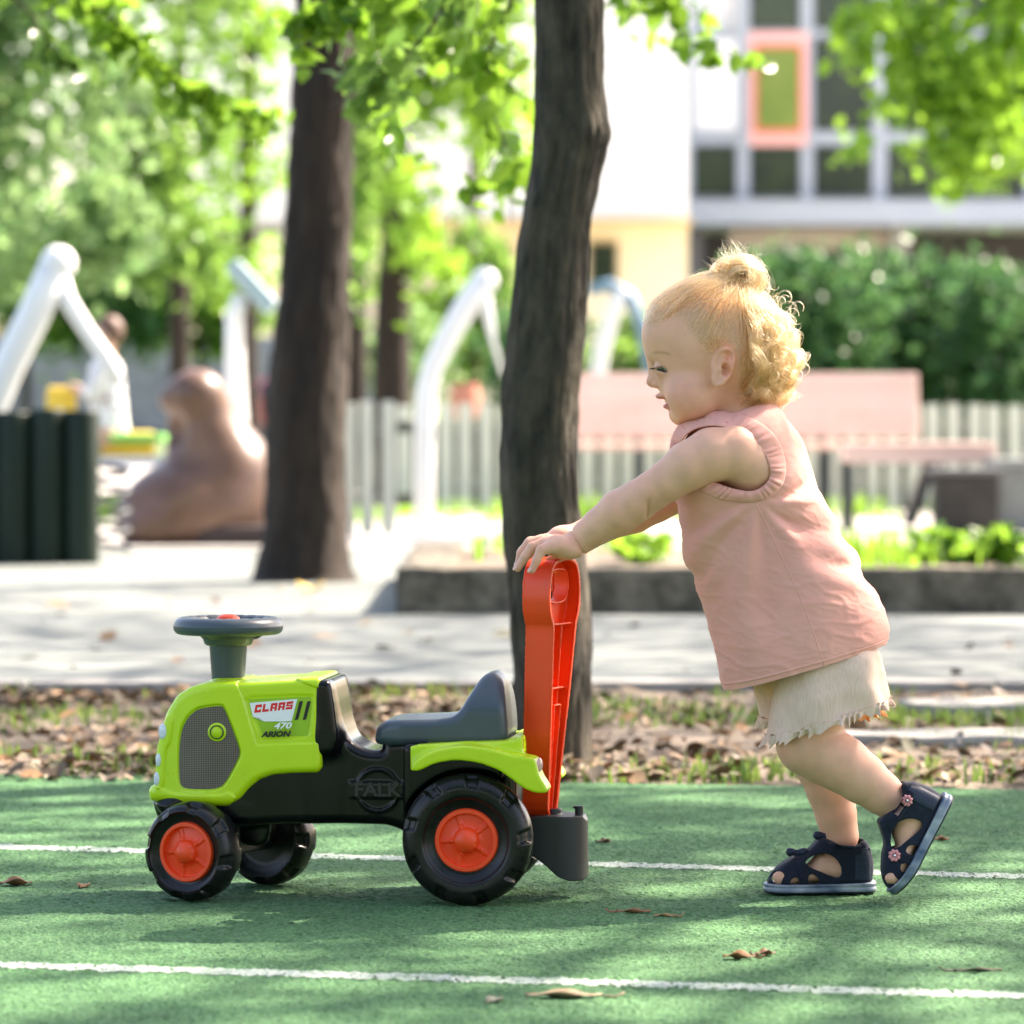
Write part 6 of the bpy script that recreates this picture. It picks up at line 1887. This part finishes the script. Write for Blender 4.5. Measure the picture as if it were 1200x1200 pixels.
sf = leg_tube("shorts_leg", [((890, 760), (1006, 742), .038), ((888, 796), (1028, 775), .046), ((892, 824), (1031, 808), .046), ((899, 850), (1037, 838), .045)], YC + .046, .055, m_peach, 1)
under(sn); under(sf)

# ---- sandals
m_navy = mat("navy_suede", (.006, .011, .027), .8, var=.35, vscale=60, bump=.35, bscale=900, bdist=.0008, sheen=.10, spec=.3)
m_navy_tex = mat("navy_textured_fabric", (.008, .018, .048), .55, var=.4, vscale=500, bump=.6, bscale=700, bdist=.001)
m_sole = mat("sole_rubber", (.045, .085, .15), .35, col2=(.34, .38, .44), vscale=22, stretch=(1, 1, 1.6), bump=.1, bscale=80, detail=2)
m_soled = mat("outsole_rubber", (.008, .013, .028), .5, bump=.2, bscale=200)
m_insole = mat("insole_leather", (.55, .45, .36), .7)
m_pinkf = mat("pink_flower", (.68, .25, .27), .5, bump=.2, bscale=900)
m_gem = mat("rhinestone", (.8, .8, .82), .08, metal=.6)
up_out = Poly([(.002, .010), (-.0005, .028), (.006, .050), (.012, .0615), (.018, .063), (.030, .0555), (.044, .0570), (.056, .0635), (.066, .066), (.074, .058), (.084, .0475), (.098, .0430), (.113, .0345), (.126, .025), (.1325, .016), (.133, .009)], 1, h=.0005, w=.15)
def _grow(c, k=1.16):
    c = np.array(c); m_ = c.mean(0); return m_ + (c - m_) * k
cuts = [Poly(_grow(c), 2, h=.0004) for c in (
    [(.083, .0395), (.068, .0465), (.057, .0455), (.0475, .036), (.0455, .0245), (.051, .0205), (.068, .028), (.082, .0340)],
    [(.083, .0225), (.0745, .0232), (.0695, .0128), (.0815, .0115)],
    [(.1035, .0180), (.0965, .0208), (.0938, .0115), (.1045, .0105)],
    [(.1262, .0225), (.1206, .0262), (.1150, .0226), (.1158, .0115), (.1225, .0125)])]
sole_o = Poly([(.133 * a, b) for a, b in ((0.0, 0), (.01, .013), (.06, .0215), (.20, .0245), (.42, .0230), (.60, .0265), (.76, .0305), (.88, .0270), (.96, .0190), (1.0, .006), (1.0, -.006), (.96, -.017), (.88, -.025), (.76, -.0295), (.6, -.0265), (.42, -.0235), (.20, -.0245), (.06, -.0215), (.01, -.013))], 2, h=.0005)
def sandal(FR, bend, flip, style):
    o, R = FR
    def L(P):
        q = (P - o) @ R
        q = q.copy(); q[:, 1] -= bend * np.maximum(q[:, 0] - .088, 0) ** 2
        return q
    def outer(q):
        s, u, w = q.T
        inset = .0015 - .0035 * sstep(.012, .05, u) * (1 - sstep(.05, .08, s)) + .008 * sstep(.02, .06, u) * sstep(.05, .08, s) + .005 * sstep(.07, .12, s) * sstep(.012, .03, u)
        a = sole_o(s, w) + inset
        b = up_out(s, u)
        return smax(a, b, .010 - .004 * sstep(.02, .05, s) * 0)
    def f_up(P):
        q = L(P); s, u, w = q.T
        d = outer(q)
        d = np.maximum(d, -(d + .0024))
        d = np.maximum(d, .0095 - u)
        # throat for the ankle
        op = np.maximum(ellip(q, (.033, .062, 0), (.0215, .030, .0222)), .036 - u)
        d = smax(d, -op, .002)
        for c in cuts:
            d = smax(d, -np.maximum(c(s, u), .006 - np.abs(w)), .0016)
        # instep slits on top
        return d
    c = np.array([[s_, u_, w_] for s_ in (-.006, .140) for u_ in (-.004, .082) for w_ in (-.036, .036)]) @ R.T + o
    lo_, hi_ = c.min(0), c.max(0)
    root = bpy.data.objects.new("sandal", None); COL.objects.link(root); root.location = Vector(o); under(root)
    def put(ob):
        ob.parent = root; ob.matrix_parent_inverse = Matrix.Translation(-Vector(o)); return ob
    put(sdf_obj("upper", f_up, lo_, hi_, .0011, m_navy, proj=1))
    def f_sole(P):
        q = L(P); s, u, w = q.T
        a = sole_o(s, w) - .0010 + .0012 * np.exp(-((u - .008) / .0012) ** 2)
        return smax(smax(a, u - .0118 - .0015 * sstep(.05, .0, s), .002), .0022 - u, .002)
    put(sdf_obj("sole", f_sole, lo_, hi_, .0013, m_sole, proj=1))
    def f_out(P):
        q = L(P); s, u, w = q.T
        bite = .0022 * sstep(.35, .6, np.sin(s * 165))
        a = sole_o(s, w) - .0002
        return smax(smax(a, u - .0042 - .0035 * sstep(.2, .6, np.sin(s * 95 + 1)), .001), .0004 - u + 0 * bite, .002)
    put(sdf_obj("outsole", f_out, lo_, hi_, .0013, m_soled, proj=1))
    # helpers to place trims on the near flank
    sw = 1 if (R[:, 2][1] < 0) else -1
    def on(s, u, off=0.0):
        ws = np.linspace(.045, 0, 260) * sw
        q = np.stack([np.full(260, s), np.full(260, u), ws], 1); d = outer(q)
        k = int(np.argmax(d < 0)); w_ = ws[k] + off * sw
        uu = u + bend * max(s - .088, 0) ** 2
        return Vector(np.array([s, uu, w_]) @ R.T + o)
    def strap(name, p0, p1, wd, m_, off=.0013, th=.0016):
        V = []; n = 22
        p0 = np.array(p0); p1 = np.array(p1); dr = (p1 - p0) / np.linalg.norm(p1 - p0); nn = np.array((-dr[1], dr[0]))
        for side in (off, off - th):
            for i in range(n + 1):
                c_ = p0 + (p1 - p0) * i / n
                for k in range(6):
                    q_ = c_ + nn * wd * (k / 5 - .5) * (1 - .0 * i)
                    V.append(on(q_[0], q_[1], side - (.0007 if k in (0, 5) else 0)))
        F = []
        N = (n + 1) * 6
        for i in range(n):
            for k in range(5):
                a = i * 6 + k
                F.append((a, a + 1, a + 7, a + 6)); F.append((N + a, N + a + 6, N + a + 7, N + a + 1))
            F.append((i * 6, i * 6 + 6, N + i * 6 + 6, N + i * 6)); F.append((i * 6 + 5, N + i * 6 + 5, N + i * 6 + 11, i * 6 + 11))
        F.append((0, N, N + 1, 1)); 
        ob = mesh_obj(name, V, F, m_); put(ob); return ob
    # heel counter in textured cloth
    V = []; F = []
    cp = [(.0015, .016), (.0005, .030), (.007, .0505), (.0125, .0600), (.0185, .0600), (.024, .056), (.029, .040), (.030, .018)]
    strap("heel_counter", (.0175, .0545), (.0175, .0165), .0200, m_navy_tex, off=.0010)
    if style == 'flower':
        strap("ankle_strap", (.018, .0500), (.070, .0540), .0125, m_navy)
        strap("toe_strap", (.0905, .0190), (.0925, .0430), .0115, m_navy)
        lb = strap("strap_label", (.038, .0520), (.050, .0530), .0050, mat("label_print", (.30, .16, .18), .6), off=.0019)
        fl = [(.0295, .0500, .0072), (.0925, .0330, .0076)]
        for (s, u, r) in fl:
            c0 = on(s, u, .0028); n = Vector(R[:, 2]) * sw; e1 = Vector(R[:, 0]); e2 = n.cross(e1)
            mb = MB()
            for k in range(8):
                a = 2 * math.pi * k / 8; d = e1 * math.cos(a) + e2 * math.sin(a); t_ = e1 * -math.sin(a) + e2 * math.cos(a)
                Vp, Fp = [], []
                ring = []
                for j in range(12):
                    b = 2 * math.pi * j / 12
                    ring.append(c0 + d * (r * .62 + r * .36 * math.cos(b)) + t_ * (r * .30 * math.sin(b)))
                Vp = [q_ for q_ in ring] + [q_ + n * .0012 for q_ in ring] + [c0 + d * r * .62 + n * .0017]
                Fp = [(j, (j + 1) % 12, 12 + (j + 1) % 12, 12 + j) for j in range(12)] + [(12 + j, 12 + (j + 1) % 12, 24) for j in range(12)]
                mb.add(Vp, Fp)
            fo = mb.build("flower", m_pinkf, None); put(fo)
            bm = bmesh.new(); bmesh.ops.create_icosphere(bm, subdivisions=2, radius=.0017, matrix=Matrix.Translation(c0 + n * .0020))
            g = bm_obj("gem", bm, m_gem, fo, True)
    else:
        strap("ankle_strap", (.020, .0520), (.060, .0555), .0120, m_navy)
        strap("toe_strap", (.0885, .0190), (.0935, .0420), .0120, m_navy)
        for (s, u, sc) in ((.0945, .0455, 1.0), (.0620, .0650, 1.0)):
            c0 = Vector(np.array([s, u, .008 * sw]) @ R.T + o)
            n = Vector(R[:, 2]) * sw; e1 = Vector(R[:, 0]); up = Vector(R[:, 1])
            mb = MB()
            for k in (-1, 1):
                pts = [c0 + e1 * (k * t * .013 * sc) + up * (.002 + .0015 * math.sin(t * 3)) for t in (0, .3, .6, .85, 1)]
                mb.tube(pts, [.0022, .0042, .0052, .0050, .002], seg=10)
            mb.tube([c0 - up * .003, c0 + up * .006], .0032, seg=10)
            put(mb.build("bow", m_navy_tex))
    return root
sandal(FR_F, BEND[0], 1, 'bow')
sandal(FR_N, BEND[1], 1, 'flower')
# ---- hair: real strands grown from the scalp
def grad_f(P, f, e=.0006):
    return np.stack([f(P + np.eye(3)[k] * e) - f(P - np.eye(3)[k] * e) for k in range(3)], 1) / (2 * e)
def f_skull(P):
    d = ellip(P, H(838, 398), (.0815, .066, .0735))
    d = smin(d, ellip(P, H(858, 420), (.052, .056, .048)), .02)
    d = smin(d, ext(face_p(P[:, 0], P[:, 2]), P[:, 1] - YC, .0385, .0345), .016)
    return smin(d, both(P, H(793, 388, -.020), (.036, .030, .034)), .014)
def stick(P, off):
    sh = P.shape; Q = P.reshape(-1, 3).copy(); off = np.broadcast_to(off, sh[:-1]).reshape(-1)
    for _ in range(4):
        d = f_skull(Q) - off; g = grad_f(Q, f_skull); g /= np.maximum(length(g), 1e-6)[:, None]
        Q -= d[:, None] * g
    return Q.reshape(sh)
strands = []      # (points, root radius)
BUN = H(864, 326)
def px_of(p): return 600 + p[..., 0] / p[..., 1] * 5000, 485 + (.57 - p[..., 2]) / p[..., 1] * 5000
# candidate roots on the scalp
N = 26000
u = nr.randn(N, 3); u /= length(u)[:, None]
R0 = H(838, 400) + u * np.array((.08, .066, .073)); R0 = stick(R0, np.zeros(N))
qx, qy = px_of(R0)
hd = hair_p(R0[:, 0], R0[:, 2])
ok = (hd < -.001)
R0 = R0[ok]; qx = qx[ok]; qy = qy[ok]; hd = hd[ok]
backline = 862 + (qy - 345) * .25            # behind this the hair hangs free
isb = (qx > backline) & (qy > 338)
keep = nr.rand(len(R0)) < np.where(isb, .62, np.where((qy > 368) & (qx > 790), .13, .36))
R0 = R0[keep]; isb = isb[keep]; hd = hd[keep]; qx = qx[keep]; qy = qy[keep]
# A: combed up to the bun
A = R0[~isb]; n = len(A); K = 14
t = np.linspace(0, 1, K)[None, :, None]
tgt = BUN + nr.randn(n, 3) * .006 + np.array((0, 0, -.012)); tgt[:, 1] = YC + np.clip(A[:, 1] - YC, -.016, .016)
mid = (A + tgt) / 2 + np.array((0, 0, .004)) + nr.randn(n, 3) * .003
P = A[:, None] * (1 - t) ** 2 + mid[:, None] * 2 * t * (1 - t) + tgt[:, None] * t ** 2
front = np.clip((H(800, 0)[0] - A[:, 0]) / .04, 0, 1)[:, None]
off = .0006 + .0042 * t[..., 0] ** .8 * (.5 + nr.rand(n, 1)) + .0045 * front * np.sin(np.pi * np.minimum(1, t[..., 0] * 2.2 + .15)) * nr.rand(n, 1)
P = stick(P, off)
ph_ = np.array([6 * mn.noise(Vector(a * 55)) for a in A]); am_ = np.array([.0010 + .0016 * abs(mn.noise(Vector(a * 40 + 3))) for a in A])
gN = grad_f(P.reshape(-1, 3), f_skull).reshape(P.shape); gN /= np.maximum(length(gN), 1e-6)[..., None]
sd_ = np.cross(gN, np.gradient(P, axis=1)); sd_ /= np.maximum(length(sd_), 1e-9)[..., None]
wv_ = np.sin(t[..., 0] * 9 + ph_[:, None]) * am_[:, None]
P = P + sd_ * wv_[..., None] + gN * (np.abs(np.sin(t[..., 0] * 6 + ph_[:, None] * 1.3)) * am_[:, None] * 1.1)[..., None]
wav = np.cumsum(nr.randn(n, K, 3) * .0005, 1); P += wav * t
for i in range(n): strands.append((P[i], .00021))
# short wisps that escaped round the hairline, curling
hl = np.where((hd[~isb] > -.010))[0]
for i in nr.choice(hl, 420):
    p = A[i].copy(); d = (p - H(838, 400)); d /= np.linalg.norm(d)
    q = nr.randn(3) * .35 + np.array((-.4, 0, -.5)); q -= d * q.dot(d); q /= np.linalg.norm(q); w = np.cross(d, q)
    r = .003 + .005 * nr.rand(); a = np.linspace(0, 1.5 + 3.5 * nr.rand(), 12)
    pts = p + d * (.0006 + .0018 * np.sin(a * .5)[:, None] + .001) + r * (np.sin(a)[:, None] * q + (1 - np.cos(a))[:, None] * w * (1 if nr.rand() < .5 else -1))
    strands.append((pts, .00015))
# a curled tuft over the ear
for _ in range(110):
    p = H(834 + 6 * nr.randn(), 402 + 5 * nr.randn(), -.062); p = stick(p[None], np.zeros(1))[0]; d = p - H(838, 400); d /= np.linalg.norm(d)
    q = np.array((.25 + .5 * nr.randn(), 0, -.4 + .5 * nr.randn())); q -= d * q.dot(d); q /= np.linalg.norm(q); w = np.cross(d, q)
    r = .0035 + .003 * nr.rand(); a = np.linspace(0, 2.0 + 2.0 * nr.rand(), 12)
    strands.append((p + d * (.0008 + .0035 * np.sin(a * .6)[:, None] ** 2) + r * (np.sin(a)[:, None] * q + (1 - np.cos(a))[:, None] * w), .00017))
# B: bun: locks wound round a knot, plus loops
def locks(n, c, R, tube, tilt, arc, rad, cnt=24):
    for _ in range(n):
        q = Quaternion(nr.randn(4) if tilt > 5 else (1, *(nr.randn(3) * tilt))).normalized().to_matrix()
        q = np.array(q); r = R * (1 + .16 * nr.randn()); ph = nr.rand() * 2 * np.pi; a = ph + np.linspace(0, arc * (.6 + .5 * nr.rand()), K2)
        ph2 = nr.rand() * 2 * np.pi; cc = c + nr.randn(3) * .0012
        for _ in range(cnt):
            o = nr.randn(2) * tube * 1.35
            rr = r + o[0] + .0008 * np.sin(a * 3 + ph2)
            pts = np.stack([rr * np.cos(a), np.full(K2, o[1]) + .0012 * np.sin(a * 2 + ph2), rr * np.sin(a)], 1) @ q.T + cc
            strands.append((pts + np.cumsum(nr.randn(K2, 3) * .00016, 0), rad))
K2 = 22
BUN = BUN + np.array((.0, 0, .0015))
locks(20, BUN + np.array((.006, 0, .0)), .0215, .0018, .35, 5.5, .00021)
locks(14, BUN + np.array((.004, -.014, -.001)), .0185, .0018, .25, 5.5, .00021)
locks(12, BUN + np.array((.002, -.021, -.003)), .0120, .0018, .3, 5.5, .00021)
locks(14, BUN + np.array((.016, -.006, -.002)), .0155, .0016, .5, 5.0, .00021)
locks(12, BUN + np.array((-.013, -.008, .002)), .0135, .0013, .4, 5.0, .00020)
locks(10, BUN + np.array((.002, -.010, -.003)), .0090, .0018, 9, 5.0, .00021)
locks(46, BUN + np.array((.002, 0, -.002)), .0255, .0022, .7, 2.6, .00015, 3)
# wrapping hair at the base of the bun
locks(9, H(864, 343), .0165, .0012, 0, 6.0, .00020, 18)
for i in range(9 * 18):
    p, r = strands[-1 - i]; c = H(864, 343); q = p - c
    strands[-1 - i] = (c + np.stack([q[:, 0] * 1.0, q[:, 2] * .95, q[:, 0] * .12 + q[:, 1] * .8], 1), r)
# D: flyaways over the bun and crown
for _ in range(520):
    a = nr.rand() * 2 * np.pi; el = .1 + 1.2 * nr.rand()
    d = np.array((math.cos(a) * math.cos(el) - .15, math.sin(a) * math.cos(el), math.sin(el))); d /= np.linalg.norm(d)
    p = BUN + d * .014 + nr.randn(3) * .004
    L = .010 + .026 * nr.rand() ** 1.4; w = nr.randn(3); w -= d * w.dot(d); w /= np.linalg.norm(w)
    cu = (nr.rand() * 2.2 + .5) / L * .8; s_ = np.linspace(0, L, 12)[:, None]
    strands.append((p + d * np.sin(s_ * cu) / cu + w * (1 - np.cos(s_ * cu)) / cu + nr.randn(12, 3) * .00012, .00011))
top = A[(A[:, 2] > H(0, 352)[2])]
for i in nr.choice(len(top), 240):
    p = top[i]; d = (p - H(838, 400)); d /= np.linalg.norm(d); q = np.array((.7, 0, .3)) + nr.randn(3) * .5; q -= d * q.dot(d); q /= np.linalg.norm(q)
    L = .012 + .022 * nr.rand(); s_ = np.linspace(0, 1, 10)[:, None]
    strands.append((p + q * L * s_ + d * (.0015 + .007 * nr.rand()) * np.sin(np.pi * .8 * s_) + nr.randn(10, 3) * .00015, .00011))
# C: loose curls at the back
Bk = R0[isb]; by = qy[isb]; bx = qx[isb]
ng = 95; seeds = Bk[nr.choice(len(Bk), ng)]
gp = []
for s_ in seeds:
    sx, sy = px_of(s_)
    hang = max(.012, (sy - 0) * 0 + (H(0, sy)[2] - H(0, 455 + 12 * nr.rand())[2]))
    gp.append(dict(len=hang * (.85 + .3 * nr.rand()) + .014, ph=nr.rand() * 6.28, fr=.8 + 1.2 * nr.rand(), amp=.0036 + .0052 * nr.rand(), hand=1 if nr.rand() < .5 else -1, out=(.004 + .021 * nr.rand()) * float(sstep(H(0, 335)[2], H(0, 395)[2], s_[2]) * .85 + .15)))
K3 = 30
idx = ((Bk[:, None, :] - seeds[None]) ** 2).sum(-1).argmin(1)
ctr = H(845, 405)
for i, p in enumerate(Bk):
    g = gp[idx[i]]; d = p - ctr; d /= np.linalg.norm(d)
    down = np.array((.10, 0, -1.0)); down -= d * down.dot(d); down /= np.linalg.norm(down)
    t_ = np.linspace(0, 1, K3); L = g['len'] * (.88 + .16 * nr.rand())
    c0 = seeds[idx[i]]; spread = (p - c0) * .55
    # follow the head's curve: rotate about the centre of the skull
    rr = np.linalg.norm(p - ctr); an_ = t_ * L / rr
    path = ctr + (d[None] * np.cos(an_)[:, None] + down[None] * np.sin(an_)[:, None]) * (rr + g['out'] * t_[:, None] ** .7)
    # below the ears the locks fall straight
    low = np.maximum(an_ - 1.2, 0)[:, None]
    d2 = path - ctr; d2 /= np.linalg.norm(d2, axis=1)[:, None]
    w = np.cross(down, d); w /= max(1e-6, np.linalg.norm(w))
    path -= spread * (t_ ** .8)[:, None]
    a = g['ph'] + g['hand'] * t_ * g['fr'] * 6.28 * (1 + .35 * t_) * max(.6, L / .06)
    am = g['amp'] * sstep(.12, .8, t_) * (1 + .15 * nr.randn())
    path += d2 * (np.cos(a) * am * 1.1 + am * .6)[:, None] + w * (np.sin(a) * am)[:, None]
    path += np.array((0, 0, 1.0)) * ((am * 1.0) * np.sin(a + 1.2))[:, None]
    path += np.cumsum(nr.randn(K3, 3) * .00011, 0)
    strands.append((path, .00019))
# keep the back curls off the skull
bi = [k for k in range(len(strands) - len(Bk), len(strands))]
PB = np.array([strands[k][0] for k in bi]); sh = PB.shape; Q = PB.reshape(-1, 3)
for _ in range(2):
    d = f_skull(Q); g = grad_f(Q, f_skull); g /= np.maximum(length(g), 1e-6)[:, None]
    Q += np.maximum(.0016 - d, 0)[:, None] * g
PB = Q.reshape(sh)
for a, k in enumerate(bi): strands[k] = (PB[a], strands[k][1])
# single ringlets standing off the outline
for _ in range(95):
    i = nr.randint(len(Bk)); p = Bk[i] + 0; d = p - ctr; d /= np.linalg.norm(d)
    base = p + d * (.010 + .012 * nr.rand()) + np.array((.002, 0, -.02 * nr.rand()))
    r = .0040 + .006 * nr.rand(); a = nr.rand() * 6.28 + np.linspace(0, 2 + 3.2 * nr.rand(), 26)
    e1 = d; e2 = np.array((-d[2], .2 * nr.randn(), d[0])); e2 /= np.linalg.norm(e2)
    dr = np.array((.004, .002, -.008)) * nr.rand()
    pts = base + r * (np.cos(a)[:, None] * e1 + np.sin(a)[:, None] * e2) * np.linspace(1.2, .7, 26)[:, None] + dr * np.linspace(0, 1, 26)[:, None]
    for _ in range(4):
        strands.append((pts + nr.randn(3) * .0006, .00012))
m_hair = bpy.data.materials.new("blond_hair"); m_hair.use_nodes = True
nt = m_hair.node_tree; nt.nodes.remove(nt.nodes["Principled BSDF"])
hb = nt.nodes.new("ShaderNodeBsdfHairPrincipled"); hb.parametrization = 'COLOR'
hb.inputs["Roughness"].default_value = .38; hb.inputs["Radial Roughness"].default_value = .5
hi_ = nt.nodes.new("ShaderNodeHairInfo"); cr = nt.nodes.new("ShaderNodeValToRGB")
cr.color_ramp.elements[0].color = (.24, .100, .034, 1); cr.color_ramp.elements[1].color = (.56, .315, .125, 1)
nt.links.new(hi_.outputs["Random"], cr.inputs[0]); nt.links.new(cr.outputs[0], hb.inputs["Color"]); nt.links.new(hb.outputs[0], nt.nodes["Material Output"].inputs[0])
hc = bpy.data.hair_curves.new("hair")
hc.add_curves([len(p) for p, r in strands])
pos = np.concatenate([p for p, r in strands]).astype(np.float32)
hc.attributes["position"].data.foreach_set("vector", pos.ravel())
rad = np.concatenate([r * (1 - .65 * np.linspace(0, 1, len(p)) ** 2) for p, r in strands]).astype(np.float32)
ra = hc.attributes.get("radius") or hc.attributes.new("radius", 'FLOAT', 'POINT')
ra.data.foreach_set("value", rad)
hc.materials.append(m_hair)
hair = bpy.data.objects.new("hair", hc); COL.objects.link(hair); under(hair)
